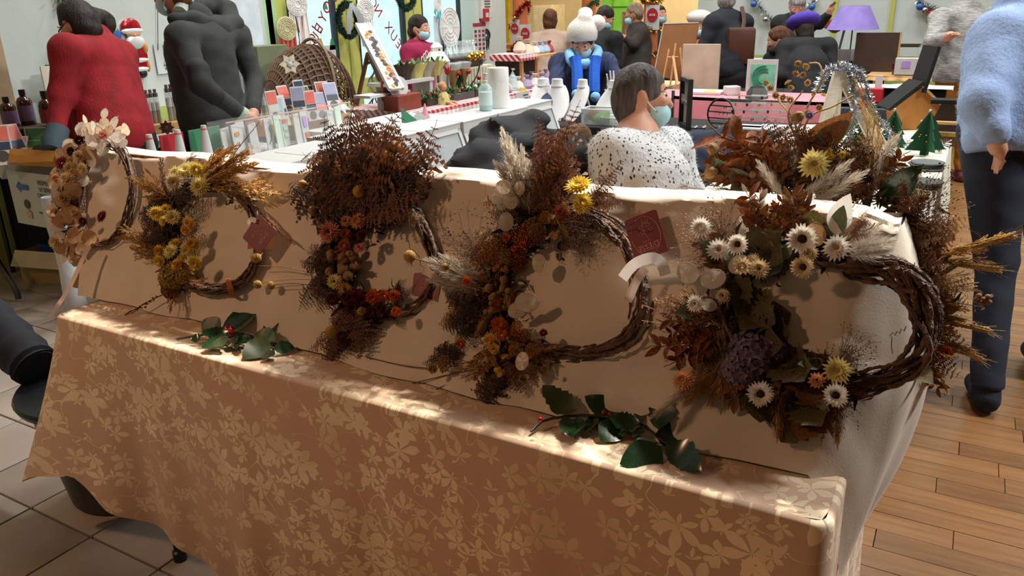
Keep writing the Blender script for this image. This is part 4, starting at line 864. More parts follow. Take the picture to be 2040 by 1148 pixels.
for i in range(22): al(R.choice(('fern', 'fernfine')), R.choice(('fernrust', 'fernrust', 'fern')), (1690+R.uniform(-40, 60), 400+R.uniform(-20, 20)), (1690+R.uniform(-60, 70), 325+R.uniform(-30, 40)), .02, R.uniform(0, .06))
for b_ in ((1722, 205), (1750, 260), (1762, 300), (1740, 240), (1775, 330), (1755, 285)): al('reed', R.choice(('reed', 'straw')), (1735+R.uniform(-8, 12), 375), b_, .02, .04)
for a, b_ in (((1560, 390), (1512, 325)), ((1600, 395), (1690, 325)), ((1620, 400), (1720, 345)), ((1590, 400), (1640, 360)), ((1560, 400), (1530, 350)), ((1580, 410), (1660, 390)), ((1500, 410), (1480, 370))): al('pampas', 'pampas', a, b_, .05, .07)
face(w, 'straw', 'paleyellow', (1623, 327), 34, .07, .1, 'eyetan', P=P6)
for u, v in ((1652, 302), (1678, 308), (1655, 312)): face(w, 'straw', 'yellow', (u, v), 9, .05, .5, P=P6)
for a, b_, m in (((1760, 410), (1828, 342), 'holly'), ((1465, 365), (1425, 320), 'leafgrey'), ((1590, 300), (1690, 235), 'leafbrown'), ((1620, 300), (1700, 250), 'leafgrey'), ((1810, 700), (1850, 770), 'leafolive'), ((1500, 400), (1455, 345), 'leafgrey'), ((1560, 400), (1600, 385), 'leafbrown')): al('leaf', m, a, b_, .03, .05, sc=1.15)
for u, v, r in ((1420, 297, 13), (1418, 345, 15), (1500, 348, 8), (1590, 232, 12)): face(w, 'pod', 'seed', (u, v), r, .05, 1, P=P6)
for b_ in ((1905, 330), (1885, 385), (1862, 312), (1920, 372), (1870, 350), (1900, 400), (1880, 420), (1850, 340)): al('gyp', 'stem', (1790, 470), b_, .0, .05, 'dot')
for b_ in ((1355, 372), (1400, 360), (1380, 395), (1430, 380)): al('reed', 'reeddark', (1500, 395), b_, .02, .03)
for b_ in ((1925, 418), (1905, 450), (1880, 430), (1860, 470), (1900, 490), (1870, 510), (1840, 440), (1910, 520), (1885, 545), (1830, 410), (1850, 550), (1880, 580)): al(R.choice(('fern', 'fernfine', 'ferncurl')), R.choice(('fern', 'fernpale', 'fernrust')), (1785+R.uniform(-10, 10), 510+R.uniform(-25, 25)), b_, .0, R.uniform(0, .06))
for b_ in ((2035, 466), (2005, 540), (1995, 470), (1975, 520), (1960, 500)): al('reed' if b_[0] < 2000 else 'wheat', 'straw' if b_[0] > 1990 else 'reed', (1840, 515), b_, .0, .04)
for a, b_ in (((1830, 630), (1980, 660)), ((1840, 670), (1965, 720)), ((1840, 660), (1950, 705)), ((1830, 620), (1930, 640))): al('wheat', 'straw', a, b_, .0, .03)
for b_ in ((1975, 600), (1930, 590), (1920, 560), (1900, 610), (1950, 575)): al('heather', 'fernpale', (1800, 570), b_, .0, .03); 
for u, v in ((1950, 590), (1960, 597), (1968, 592), (1955, 603), (1970, 602), (1945, 598)): face(w, 'pod', 'fernpale', (u, v), 6, .02, 1, P=P6)
for b_ in ((1900, 620), (1880, 640), (1860, 600), (1920, 640), (1850, 620)): al('sprig', 'leafbrown', (1790, 590), b_, .0, .03)
face(w, 'straw', 'orange', (1885, 702), 17, .03, .4, 'eye', P=P6); face(w, 'bud', 'orange', (1833, 660), 11, .03, .4, P=P6); face(w, 'straw', 'pink', (1795, 640), 12, .03, .4, P=P6)
for u, v in ((1838, 722), (1845, 740), (1850, 765)): face(w, 'minis', 'cream', (u, v), 9, .04, .4, P=P6)
for b_ in ((1885, 790), (1870, 760), (1820, 745)): al('sprig', 'leafrust', (1840, 720), b_, .0, .03)
for i in range(16): al('fern', 'ferndark', (1790+R.uniform(-8, 8), 540+R.uniform(-40, 60)), (1810+R.uniform(-25, 25), 580+R.uniform(-60, 60)), 0, .02)
fill(w, [(1795, 430), (1800, 520), (1805, 600), (1810, 680)], (1680, 560), [('fern', 'fern'), ('fernfine', 'fernpale'), ('fern', 'fernrust'), ('reed', 'reed'), ('heather', 'fernpale'), ('sprig', 'leafbrown'), ('gyp', 'stem'), ('wheat', 'straw')], 46, (70, 150), P6, .5)
fill(w, [(1540, 380), (1620, 370), (1700, 370), (1760, 390)], (1650, 520), [('fern', 'fern'), ('fernfine', 'fernrust'), ('sprig', 'leafrust'), ('sprig', 'leafbrown'), ('heather', 'fernpale'), ('gyp', 'stem'), ('pampas', 'pampas')], 46, (60, 140), P6, .6)
# the tall dried stalks with hanging papery bells
for pts in ([(1600, 330), (1590, 265), (1610, 210), (1638, 160), (1632, 128), (1612, 126)], [(1592, 290), (1582, 240), (1555, 205), (1548, 190)], [(1590, 300), (1612, 235), (1660, 212), (1700, 190)], [(1590, 280), (1596, 250), (1640, 245)], [(1600, 300), (1570, 230), (1600, 180)]):
    obj('dry_stalk', MB().tube(smoothpath([P6(u, v, 0) for u, v in pts], 16), [.0028*(1-.5*i/16) for i in range(17)], 5), cm('pale_stalk', '#b59a66', trans=0), w)
for u, v in ((1590, 127), (1605, 133), (1600, 150), (1585, 148), (1570, 165), (1575, 175), (1610, 165), (1560, 195), (1545, 190), (1620, 185), (1535, 175), (1640, 190), (1575, 200), (1525, 165), (1632, 215), (1610, 225)):
    face(w, 'bud', 'straw', (u, v), R.uniform(7, 10), .01, 1, P=P6, name='papery_bell')
face(w, 'straw', 'lilac', (1613, 230), 10, .02, .4, P=P6)
# ------------------------------------------------------------------ holly sprigs on the tablecloth
def tp(u, v, h): return px(u, v, z=TZ+.006+h)
def holly(label, stem, leaves, berries):
    t = thing('holly_sprig', label, 'holly', tp(*stem[0][:2], 0), group='holly sprigs on the tablecloth')
    obj('twig', MB().tube(smoothpath([tp(u, v, h) for u, v, h in stem], 14), .0028, 6), mat('holly_twig', '#2a2416', .5), t)
    for a, b_, ha, hb, k in leaves:
        A, B = tp(*a, ha), tp(*b_, hb); d = B-A; X = d.normalized(); Z = Vector((R.uniform(-.5, .5), -.8, .9)); Z = (Z-X*Z.dot(X)).normalized(); Y = Z.cross(X); L = d.length
        M = Matrix(((X.x, Y.x, Z.x, A.x), (X.y, Y.y, Z.y, A.y), (X.z, Y.z, Z.z, A.z), (0, 0, 0, 1))) @ Matrix.Diagonal((L, L*k, L*.6, 1))
        put('leaf', flora('hollyleaf', R.choice(('holly', 'holly', 'holly', 'hollyback'))), t, M=M)
    for u, v, r in berries: 
        A = tp(u, v, .03); q = r*(A-Vector(ORG)).length/FPX; put('berry', flora('ball', 'berry'), t, M=Matrix.Translation(A) @ Matrix.Diagonal((q, q, q, 1)))
holly('shorter holly sprig with a cluster of red berries, lying before the yellow and fern wreaths', [(352, 676, .006), (400, 668, .012), (450, 660, .02), (505, 668, .02), (545, 696, .012)],
  [((440, 652), (405, 638), .03, .035, 1.5), ((484, 655), (482, 612), .03, .045, 1.5), ((520, 668), (568, 632), .02, .05, 1.2), ((400, 668), (380, 676), .02, .01, 1.6), ((455, 660), (402, 662), .03, .03, 1.0), ((450, 665), (404, 695), .03, .004, 1.5), ((455, 670), (420, 690), .03, .01, 1.5), ((470, 668), (452, 694), .02, .004, 1.6), ((478, 670), (475, 700), .02, .004, 1.5), ((530, 672), (482, 714), .03, .004, 1.6), ((505, 668), (552, 682), .025, .02, 1.2), ((545, 695), (588, 696), .015, .006, 1.4), ((545, 697), (520, 716), .015, .004, 1.7), ((498, 668), (470, 682), .02, .01, 1.6), ((520, 670), (500, 700), .02, .005, 1.6)],
  [(452, 653, 5), (458, 658, 5), (462, 653, 5), (459, 663, 5), (449, 657, 4)])
holly('longer holly sprig with smooth dark leaves, lying before the largest wreath', [(1058, 860, .004), (1085, 838, .012), (1150, 828, .02), (1230, 832, .025), (1278, 846, .02), (1310, 872, .015), (1340, 890, .01)],
  [((1150, 818), (1082, 768), .03, .06, 1.1), ((1143, 815), (1163, 747), .02, .07, 1.0), ((1120, 826), (1112, 790), .02, .04, 1.4), ((1125, 830), (1130, 872), .02, .004, 1.3), ((1240, 820), (1165, 788), .03, .05, 1.1), ((1205, 826), (1163, 848), .02, .01, 1.2), ((1275, 842), (1215, 830), .03, .03, 1.2), ((1278, 848), (1262, 875), .02, .01, 1.2), ((1225, 835), (1195, 878), .025, .005, 1.7), ((1235, 840), (1240, 872), .02, .005, 1.6), ((1278, 838), (1282, 792), .03, .05, .9), ((1312, 856), (1340, 772), .03, .08, 1.1), ((1305, 866), (1372, 882), .02, .01, 1.5), ((1318, 890), (1235, 922), .015, .004, 1.6), ((1325, 888), (1398, 944), .015, .003, 1.2), ((1300, 870), (1260, 900), .02, .005, 1.5), ((1185, 828), (1165, 865), .02, .004, 1.1), ((1150, 830), (1140, 878), .02, .003, 1.0)],
  [(1076, 836, 5), (1203, 822, 5), (1215, 825, 4)])
# ------------------------------------------------------------------ materials and builders of the hall
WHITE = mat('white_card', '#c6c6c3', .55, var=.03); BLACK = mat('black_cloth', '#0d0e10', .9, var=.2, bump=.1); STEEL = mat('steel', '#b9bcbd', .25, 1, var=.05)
WCLOTH = mat('white_cloth', '#c4c3be', .8, var=.03, bump=.08, bscale=60); PINE = mat('pine_wood', '#c79a62', .55, var=.15, stretch=(2, 2, 14)); BROWNW = mat('brown_wood', '#6a4326', .5, var=.2)
GOLD = mat('gold_foil', '#b99441', .25, 1, var=.3); SILVER = mat('silver_tinsel', '#d5d8da', .18, 1, var=.15); REDP = mat('red_paint', '#b01f2a', .45); CORAL = mat('coral_print', '#d9705f', .5); NAVY = mat('navy_print', '#2f3a50', .5); GREENP = mat('green_print', '#3f8a62', .5)
CLEAR = mat('clear_plastic', '#eef4f4', .05, glass=1, var=0); ACRYL = mat('acrylic_sheet', '#f2f6f6', .03, alpha=.07, var=0, spec=.7); CRAFT = mat('kraft_board', '#a98355', .8, var=.08); OCHRE = mat('ochre_paper', '#c98a35', .6, var=.1)
def gingham():
    m = mat('gingham', '#b3202f', .8, var=0); nt = m.node_tree; N = nt.nodes; L = nt.links; p = N['Principled BSDF']
    tc = N.new('ShaderNodeTexCoord'); sx = N.new('ShaderNodeSeparateXYZ'); L.new(tc.outputs['Object'], sx.inputs[0])
    def mth(op, a, b):
        n = N.new('ShaderNodeMath'); n.operation = op
        for i, x in enumerate((a, b)):
            if isinstance(x, (int, float)): n.inputs[i].default_value = x
            else: L.new(x, n.inputs[i])
        return n.outputs[0]
    s1 = mth('GREATER_THAN', mth('FRACT', mth('MULTIPLY', sx.outputs[1], 16), 0), .5); s2 = mth('GREATER_THAN', mth('FRACT', mth('MULTIPLY', mth('ADD', sx.outputs[0], sx.outputs[2]), 16), 0), .5)
    k = mth('MULTIPLY', mth('ADD', mth('MULTIPLY', s1, .6), mth('MULTIPLY', s2, 1.4)), .5)
    mx = N.new('ShaderNodeMix'); mx.data_type = 'RGBA'; L.new(k, mx.inputs['Factor']); mx.inputs['A'].default_value = (*lin('#f0e6e2'), 1); mx.inputs['B'].default_value = (*lin('#a51d2c'), 1); L.new(mx.outputs['Result'], p.inputs['Base Color'])
    return m
GING = gingham()
def table(name, label, x0, x1, y0, y1, m, drop, clabel=None, z=.75, wav=.012, top=None, under=True):
    """a trestle table with a cloth over it: drop = how far the cloth hangs"""
    c = ((x0+x1)/2, (y0+y1)/2)
    t = thing('trestle_table', label, 'table', (c[0], c[1], 0))
    obj('table_top', MB().box((c[0], c[1], z-.02), (x1-x0-.02, y1-y0-.02, .03)), mat('table_board', '#8a7a68'), t, False)
    for lx in (x0+.08, x1-.08):
        for ly in (y0+.1, y1-.1): obj('leg', MB().tube([(lx, ly, z-.03), (lx, ly, 0)], .014, 6), LEGM, t)
    b = MB(); P = []
    for a, c_, n in (((x0, y0), (x1, y0), 40), ((x1, y0), (x1, y1), 40), ((x1, y1), (x0, y1), 40), ((x0, y1), (x0, y0), 40)):
        for i in range(n): P.append((a[0]+(c_[0]-a[0])*i/n, a[1]+(c_[1]-a[1])*i/n))
    cx, cy = c; n = len(P); ph = R.uniform(0, 6)
    rows = [(0, 0), (.01, -.004), (.014, -.03), (.02, -drop*.4), (.03, -drop*.75), (.035, -drop)]
    vs = []
    for j, (o, dz) in enumerate(rows):
        for i, (x, y) in enumerate(P):
            d = Vector((1 if x >= x1-1e-6 else -1 if x <= x0+1e-6 else 0, 1 if y >= y1-1e-6 else -1 if y <= y0+1e-6 else 0, 0)); k = -dz/max(drop, .01)
            w = o+wav*k*math.sin(i*.9+ph)+wav*.6*k*math.sin(i*2.1); vs.append((x+d.x*w, y+d.y*w, z+.004+dz))
    fs = [(j*n+i, (j+1)*n+i, (j+1)*n+(i+1) % n, j*n+(i+1) % n) for j in range(len(rows)-1) for i in range(n)]
    fs = [tuple(reversed(f)) for f in fs]; fs.append(tuple(range(n)))
    b.add(vs, fs)
    o = obj('tablecloth', b, m); tag(o, clabel, 'tablecloth')
    return t
def bottle(name, label, cat, p, h, r, m, cap, group=None, lab=None, neck=.35, copy_=None):
    t = thing(name, label, cat, p, group); p = Vector(p)
    obj('body', MB().lathe([(r*.96, 0), (r, h*.03), (r, h*(1-neck)), (r*.8, h*(1-neck*.72)), (r*.38, h*(1-neck*.55)), (r*.36, h*.86)], p, 14), m, t)
    obj('cap', MB().lathe([(r*.42, h*.84), (r*.42, h)], p, 10), cap, t)
    if lab: obj('paper_label', MB().lathe([(r*1.02, h*.12), (r*1.02, h*(1-neck)*.85)], p, 14), lab, t)
    return t
def frombox(name, label, cat, c, d, m, rz=0, group=None, bev=.004, parts=()):
    """a thing whose body is a soft-edged box; parts: (name, offset, size, material)"""
    t = thing(name, label, cat, Vector(c)-Vector((0, 0, d[2]/2)), group); T = Matrix.Translation(c) @ Matrix.Rotation(rz, 4, 'Z')
    obj('body', MB().box((0, 0, 0), d, M=T, bev=bev), m, t, False)
    for n, o, s, mm in parts: obj(n, MB().box(o, s, M=T), mm, t, False)
    return t
def tinsel(b, path, r, n, w=.0025):
    path = [Vector(p) for p in path]; k = len(path)-1
    for i in range(n):
        t = R.random()*k; j = min(int(t), k-1); p = path[j].lerp(path[j+1], t-j); d = Vector((R.gauss(0, 1), R.gauss(0, 1), R.gauss(0, 1))).normalized(); e = p+d*r*R.uniform(.6, 1.1); s = d.orthogonal().normalized()*w
        b.add([p-s, p+s, e+s*.5, e-s*.5], [(0, 1, 2, 3)])
    b.tube(path, r*.12, 4); return b
# ------------------------------------------------------------------ tables of the stalls
WT = table('t', 'long trestle table along the wall with the bottles and glass tubes on it', -5.14, -4.42, 2.42, 5.0, WCLOTH, .10, 'short white cloth on the table by the wall, an orange box standing on its end')
table('t', 'trestle table carrying the card stand and the orange box of bookmarks', -3.78, -3.25, 2.5, 4.9, WCLOTH, .5, 'white cloth under the acrylic card stand')
table('t', 'trestle table under the red gingham cloth', -4.4, -3.62, 4.95, 6.15, GING, .34, 'nearer red gingham cloth, with the little suitcase standing on its corner')
table('t', 'trestle table under the farther red gingham cloth', -4.4, -3.60, 6.22, 7.9, GING, .26, 'farther red gingham cloth, behind the paper towel roll')
table('t', 'trestle table under the row of white display boxes', -2.52, -2.2, 1.98, 4.42, WCLOTH, .6, 'white cloth hanging below the row of white display boxes')
table('t', 'trestle table with the white bust stands, under black cloth', -2.6, -.98, 4.72, 5.3, BLACK, .72, 'black cloth under the white bust stands and jewellery', wav=.02)
table('t', 'trestle table under the pink cloth', -2.62, -.95, 6.45, 7.1, mat('pink_cloth', '#d9808a', .8, var=.08), .72, 'pink cloth hanging in folds behind the jewellery', wav=.05)
table('t', 'small trestle table with wooden animals, under black cloth', -3.0, -1.98, 8.3, 8.9, BLACK, .72, 'black cloth under the wooden elephant and small boxes', wav=.03)
table('t', 'trestle table by the far wall with the purple lamp', -1.95, -1.0, 9.35, 9.95, mat('dark_lace', '#2b1d1f', .9), .6, 'dark lace-edged cloth under the purple lamp')
table('t', 'trestle table behind the small felt trees, hung with dark grey', -.9, -.22, 6.2, 6.9, mat('charcoal_cloth', '#33383d', .9, var=.1), .72, 'charcoal cloth panels hanging behind the small felt trees')
table('t', 'trestle table of the stall wing with the small felt trees', -.92, -.07, 3.05, 5.28, mat('ivory_cloth', '#d3cfba', .8, var=.03), .36, 'ivory cloth under the small green felt trees', wav=.02)
# ------------------------------------------------------------------ floor level in front
t = thing('plastic_tub', 'big black plastic tub standing half under the tablecloth', 'tub', (-2.28, 1.34, 0))
TUB = mat('black_plastic', '#121316', .35, var=.1)
obj('body', MB().lathe([(.17, .0), (.18, .01), (.24, .38), (.245, .39), (.23, .39), (.17, .02), (0, .02)], (-2.28, 1.34, 0), 40), TUB, t); obj('rim', MB().lathe([(.245, .372), (.267, .375), (.273, .39), (.267, .40), (.24, .395)], (-2.28, 1.34, 0), 40), TUB, t)
JNAVY = mat('navy_padded', '#121722', .8, var=.15, bump=.2, bscale=30)
t = thing('coat_sleeve', 'navy padded coat sleeve reaching in above the black tub', 'sleeve', px(20, 690, d=2.6))
P_ = [px(u, v, d=d) for u, v, d in ((-60, 610, 2.7), (-20, 645, 2.66), (30, 690, 2.6), (62, 722, 2.55), (72, 732, 2.54))]
b = MB(); b.tube(smoothpath(P_, 16), [.085+.006*math.sin(i*2.1)-.0012*i for i in range(17)], 16); obj('body', b, JNAVY, t)
obj('cuff', MB().tube([P_[-2]*.3+P_[-1]*.7, P_[-1]+(P_[-1]-P_[-2])*.25], [.066, .064], 16), JNAVY, t)
CB = px(100, 560, z=0); t = thing('cardboard_box', 'open cardboard box with flaps on the tiles under the table', 'box', CB+Vector((0, .1, 0)))
T = Matrix.Translation(CB+Vector((.02, .12, 0))) @ Matrix.Rotation(.25, 4, 'Z'); BX = mat('cardboard', '#b0926a', .85, var=.08)
b = MB()
for c, d in (((0, -.15, .09), (.42, .006, .18)), ((0, .15, .09), (.42, .006, .18)), ((-.21, 0, .09), (.006, .3, .18)), ((.21, 0, .09), (.006, .3, .18)), ((0, 0, .004), (.42, .3, .006))): b.box(c, d, M=T)
obj('body', b, BX, t, False)
for c, d, rx in (((0, -.19, .16), (.40, .10, .005), 1.0), ((.25, 0, .15), (.1, .28, .005), 0)):
    obj('flap', MB().box((0, 0, 0), d, M=T @ Matrix.Translation(c) @ (Matrix.Rotation(rx, 4, 'X') if rx else Matrix.Rotation(.9, 4, 'Y'))), mat('pale_cardboard', '#cdbf9f', .8), t, False)
frombox('folder', 'blue folder sticking up inside the cardboard box', 'folder', T @ Vector((-.08, .03, .105)), (.2, .12, .19), mat('blue_folder', '#1f3f86', .5), .25)
t = thing('flask', 'silver flask lying in the cardboard box', 'flask', T @ Vector((.1, .02, .1))); obj('body', MB().tube([T @ Vector((.1, -.09, .185)), T @ Vector((.1, .12, .185))], .038, 16), STEEL, t)
obj('lid', MB().tube([T @ Vector((.1, -.12, .185)), T @ Vector((.1, -.085, .185))], .033, 16), STEEL, t)
p = px(165, 582, z=0); t = thing('shoe', 'black shoe on the tiles below the first wreath', 'shoe', p)
sh = MB()
for i in range(9):
    a = i/8
sh.ell((p.x-.03, p.y+.05, .04), (.055, .11, .04), 14, 8); sh.ell((p.x+.0, p.y+.15, .065), (.045, .07, .065), 14, 8); obj('upper', sh, mat('black_leather', '#191614', .4), t)
obj('sole', MB().box((p.x-.015, p.y+.1, .008), (.11, .27, .016), bev=.006), TUB, t, False)
# ------------------------------------------------------------------ on and round the wall table
obj('bent_leg', MB().tube(smoothpath([px(-30, 480, d=4.45), px(5, 535, d=4.42), px(30, 575, d=4.42), px(37, 596, d=4.42)], 10), .016, 8), LEGM, WT)
t = thing('dark_fill_sheet', 'dark sheet added under the wall table end for the shadow and black things there', 'cloth', (-4.72, 2.62, 0)); b = MB(); b.grid(lambda a, q: (-5.12+.8*a, 2.60+.015*math.sin(a*40), .02+.70*q), 40, 4); b.grid(lambda a, q: (-4.34+.015*math.sin(a*90), 2.6+2.3*a, .02+.70*q), 60, 4); obj('cloth', b, BLACK, t)  # added sheet; its black stands in for shadow and dark clutter there
t = thing('grey_plank', 'grey wooden plank leaning under the wall table, behind the cardboard box', 'plank', px(150, 455, d=4.6)); p = [px(u, v, d=4.42) for u, v in ((100, 345), (150, 345), (172, 440), (148, 462))]; b = MB(); n_ = Vector((0, .03, .01)); b.add(p+[q+n_ for q in p], [(3, 2, 1, 0), (4, 5, 6, 7), (0, 1, 5, 4), (1, 2, 6, 5), (2, 3, 7, 6), (3, 0, 4, 7)]); obj('plank', b, mat('grey_wood', '#4a443e', .8, var=.2), t, False)
t = thing('white_bag', 'white carrier bag standing beside the first wreath, by the way sign', 'bag', px(105, 490, d=3.95)); b = MB(); P0 = px(102, 392, d=3.95); P1 = px(104, 392, d=3.95); P1.z = .002; w_ = Vector((RT[0], RT[1], 0))*.05; dd = Vector((FW[0], FW[1], 0))*.04
b.grid(lambda a, q: P0.lerp(P1, q)+w_*math.cos(2*PI*a)*(1+.15*math.sin(q*9))+dd*math.sin(2*PI*a), 18, 8); obj('bag', b, mat('white_plastic_bag', '#c9ccd2', .4, bump=.3, bscale=25), t)
s0, s1 = px(12, 338, y=2.36), px(122, 330, y=2.36); t = thing('way_sign', 'white sign RESPECTEZ LE SENS DE CIRCULATION with a blue arrow, on the table end', 'sign', (s0.x, 2.36, .45)); SW, SH = s1.x-s0.x, .30; TS_ = lambda a, q: Matrix.Translation((s0.x+SW*a, 2.352, s0.z-SH*q)) @ Matrix.Rotation(PI/2, 4, 'X')
obj('sheet', MB().box((s0.x+SW/2, 2.36, s0.z-SH/2), (SW, .006, SH)), WHITE, t, False)
for i, l in enumerate(('RESPECTEZ', 'LE SENS DE', 'CIRCULATION')): text('lettering', l, .033, TS_(.70, .16+.12*i), INK, t)
obj('blue_arrow', MB().prism([(-.055, 0), (-.02, .03), (-.02, .014), (.055, .014), (.055, -.014), (-.02, -.014), (-.02, -.03)], .002, TS_(.25, .28)), mat('blue_print', '#4a6fb0', .5), t, False)
for a in (.27, .76):
    obj('drawn_head', MB().lathe([(.026, 0), (.026, .002)], (0, 0, 0), 12, M=TS_(a, .60)), mat('dark_picture', '#4a4238', .5), t, False); obj('drawn_body', MB().prism([(-.02, -.05), (.02, -.05), (.028, -.015), (0, 0), (-.028, -.015)], .002, TS_(a, .70)), mat('pale_print', '#c9a79a', .6), t, False)
obj('text_line', MB().box((s0.x+SW*.52, 2.354, s0.z-SH*.72), (.07, .003, .006)), INK, t, False)
t = thing('panel', 'tan fibre panel leaning against the wall beside the amber bottles', 'panel', (-5.08, 2.2, .76)); obj('board', MB().box((-5.07, 2.27, 1.4), (.02, 1.0, 1.28)), mat('tan_board', '#a58f70', .85, bump=.1), t, False)
obj('batten', MB().box((-5.1, 2.1, 1.3), (.03, .04, 1.1)), PINE, t, False)
def wedge_box(label, c, L, Wd, h, rz):
    t = thing('paper_box', label, 'box', c); T = Matrix.Translation(c) @ Matrix.Rotation(rz, 4, 'Z')
    b = MB(); o = .06
    lo = [(-L/2, -Wd/2, 0), (L/2, -Wd/2, 0), (L/2, Wd/2, 0), (-L/2, Wd/2, 0)]; hi = [(-L/2-o, -Wd/2-o, h), (L/2+o, -Wd/2-o, h), (L/2+o, Wd/2+o, h), (-L/2-o, Wd/2+o, h)]
    b.add(lo+hi, [(0, 3, 2, 1), (0, 1, 5, 4), (1, 2, 6, 5), (2, 3, 7, 6), (3, 0, 4, 7)], M=T); b.add([(x*.97, y*.97, z+.003) for x, y, z in lo]+[(x*.97, y*.97, z) for x, y, z in hi], [(0, 1, 2, 3), (4, 5, 1, 0), (5, 6, 2, 1), (6, 7, 3, 2), (7, 4, 0, 3)], M=T); obj('body', b, OCHRE, t, False)
    f = MB(); f.add([(-L/2-o, -Wd/2-o, h), (L/2+o, -Wd/2-o, h), (L/2+o, -Wd/2-o-.03, h-.05), (-L/2-o, -Wd/2-o-.04, h-.08)], [(0, 1, 2, 3), (3, 2, 1, 0)], M=T); obj('folded_edge', f, OCHRE, t, False)
    return T
TB = wedge_box('ochre paper box with flared sides holding leaflets, on the end of the wall table', px(45, 335, z=.757)+Vector((-.05, .16, 0)), .42, .22, .10, .2)
def leaflet(label, c, w, h, tilt, rz, cols, group, grp=True):
    """a folded leaflet with printed bands and a round picture"""
    t = thing('leaflet', label, 'leaflet', c, group); T = Matrix.Translation(c) @ Matrix.Rotation(rz, 4, 'Z') @ Matrix.Rotation(tilt, 4, 'X')
    obj('sheet', MB().box((0, 0, h/2), (w, .006, h), M=T), WHITE, t, False)
    obj('printed_band', MB().box((0, -.004, h*.78), (w*.86, .002, h*.36), M=T), cols[0], t, False); obj('printed_band', MB().box((0, -.004, h*.47), (w*.86, .002, h*.2), M=T), cols[1], t, False)
    obj('round_picture', MB().lathe([(w*.3, 0), (w*.3, .002)], (0, 0, 0), 12, M=T @ Matrix.Translation((0, -.004, h*.22)) @ Matrix.Rotation(PI/2, 4, 'X')), mat('dark_picture', '#4a4238', .5), t, False)
    return t
for (u, v, l, cl, tl, rz) in ((5, 312, 'coral and blue leaflet at the picture edge in the ochre box', (CORAL, NAVY), -.35, .5), (25, 318, 'coral leaflet lying low across the ochre box', (CORAL, WHITE), -1.0, .3), (45, 318, 'slanting coral leaflet with a round picture, in the ochre box', (CORAL, NAVY), -.45, 1.0)):
    p = px(u, v, x=(TB @ Vector((0, 0, 0))).x); leaflet(l, (p.x, p.y, .78), .10, .21, tl, rz+.5, cl, 'leaflets in the ochre box')
p = px(58, 315, z=.80); leaflet('green leaflet standing between white edges, before the dark wooden stand', (p.x-.1, p.y+.12, .77), .13, .17, -.1, .6, (GREENP, GREENP), 'leaflets in the ochre box')
p = px(62, 292, x=-4.72); SB = Vector((-4.75, p.y, .755)); t = thing('bottle_stand', 'dark wooden stand under the two amber bottles', 'stand', SB)
obj('body', MB().box(SB+Vector((0, 0, .07)), (.2, .22, .14), bev=.006), mat('dark_wood', '#34271e', .6), t, False); obj('top', MB().box(SB+Vector((0, 0, .147)), (.22, .24, .014)), mat('dark_wood', '#34271e', .6), t, False)
AMB = mat('amber_glass', '#3a2014', .12, var=.1, spec=.8); PURP = mat('purple_label', '#6d5878', .6); CAPM = mat('black_cap', '#141214', .4)
bottle('bottle', 'shorter amber bottle with a purple label, on the dark stand', 'bottle', SB+Vector((-.02, -.055, .155)), .17, .042, AMB, CAPM, 'amber bottles', PURP)
bottle('bottle', 'taller amber bottle with a purple label, set just behind the other', 'bottle', SB+Vector((-.03, .05, .155)), .20, .042, AMB, CAPM, 'amber bottles', PURP)
bottle('bottle', 'amber bottle with a red label behind the arm of the person in red', 'bottle', (-4.9, px(98, 240, x=-4.9).y, .86), .22, .045, AMB, CAPM, None, mat('red_label', '#8f2a2a', .6), .4)
frombox('block', 'small wooden block under the amber bottle with the red label', 'block', (-4.9, px(98, 240, x=-4.9).y, .807), (.16, .16, .1), BROWNW)
def star(name, label, c, r, m, n=6, cm_=None, nrm=(1, -.6, .2), group=None, thick=.008):
    t = thing(name, label, 'ornament', c, group); T = Matrix.Translation(c) @ rotm(nrm, (0, 0, 1))
    for k in range(n):
        a = 2*PI*k/n; T2 = T @ Matrix.Rotation(a, 4, 'Z'); obj('petal', MB().prism([(0, -.2*r), (.55*r, -.3*r), (r, 0), (.55*r, .3*r), (0, .2*r)], thick, T2), m, t, False)
    obj('middle', MB().ell((0, 0, thick), (r*.24, r*.24, thick*1.5), 10, 6, M=None if False else Matrix.Identity(4)) if False else MB().lathe([(r*.26, 0), (r*.26, thick*2), (0, thick*2.6)], (0, 0, 0), 10, M=T), cm_ or m, t)
    return t
star('flower_ornament', 'grey-blue metal flower beside the two amber bottles', SB+Vector((0, .19, .05)), .07, mat('grey_blue_metal', '#6a7488', .4, .5), 6, NAVY)
BD = px(92, 118, x=-5.05); t = thing('standing_board', 'dark green standing board with white letters behind the person in red', 'board', (-5.05, BD.y+.15, .76)); obj('board', MB().box((-5.05, BD.y+.19, .99), (.02, .40, .46)), mat('slate_green', '#3c4f4b', .7), t, False)
TF = lambda p, s=1, rz=PI/2: Matrix.Translation(p) @ Matrix.Rotation(rz, 4, 'Z') @ Matrix.Rotation(PI/2, 4, 'X') @ Matrix.Diagonal((s, 1, 1, 1))   # text standing on a wall that faces +x
for s, v in (('X', 187), ('O', 207)): p = px(146, v, x=-5.03); text('lettering', s, .08, TF(p), WHITE, t)
text('lettering', '. . ...', .04, TF(px(145, 238, x=-5.03)), WHITE, t)
obj('paper_tag', MB().box(px(97, 155, x=-5.02), (.01, .08, .14)), mat('cream_paper', '#cfc7b4', .7), t, False)
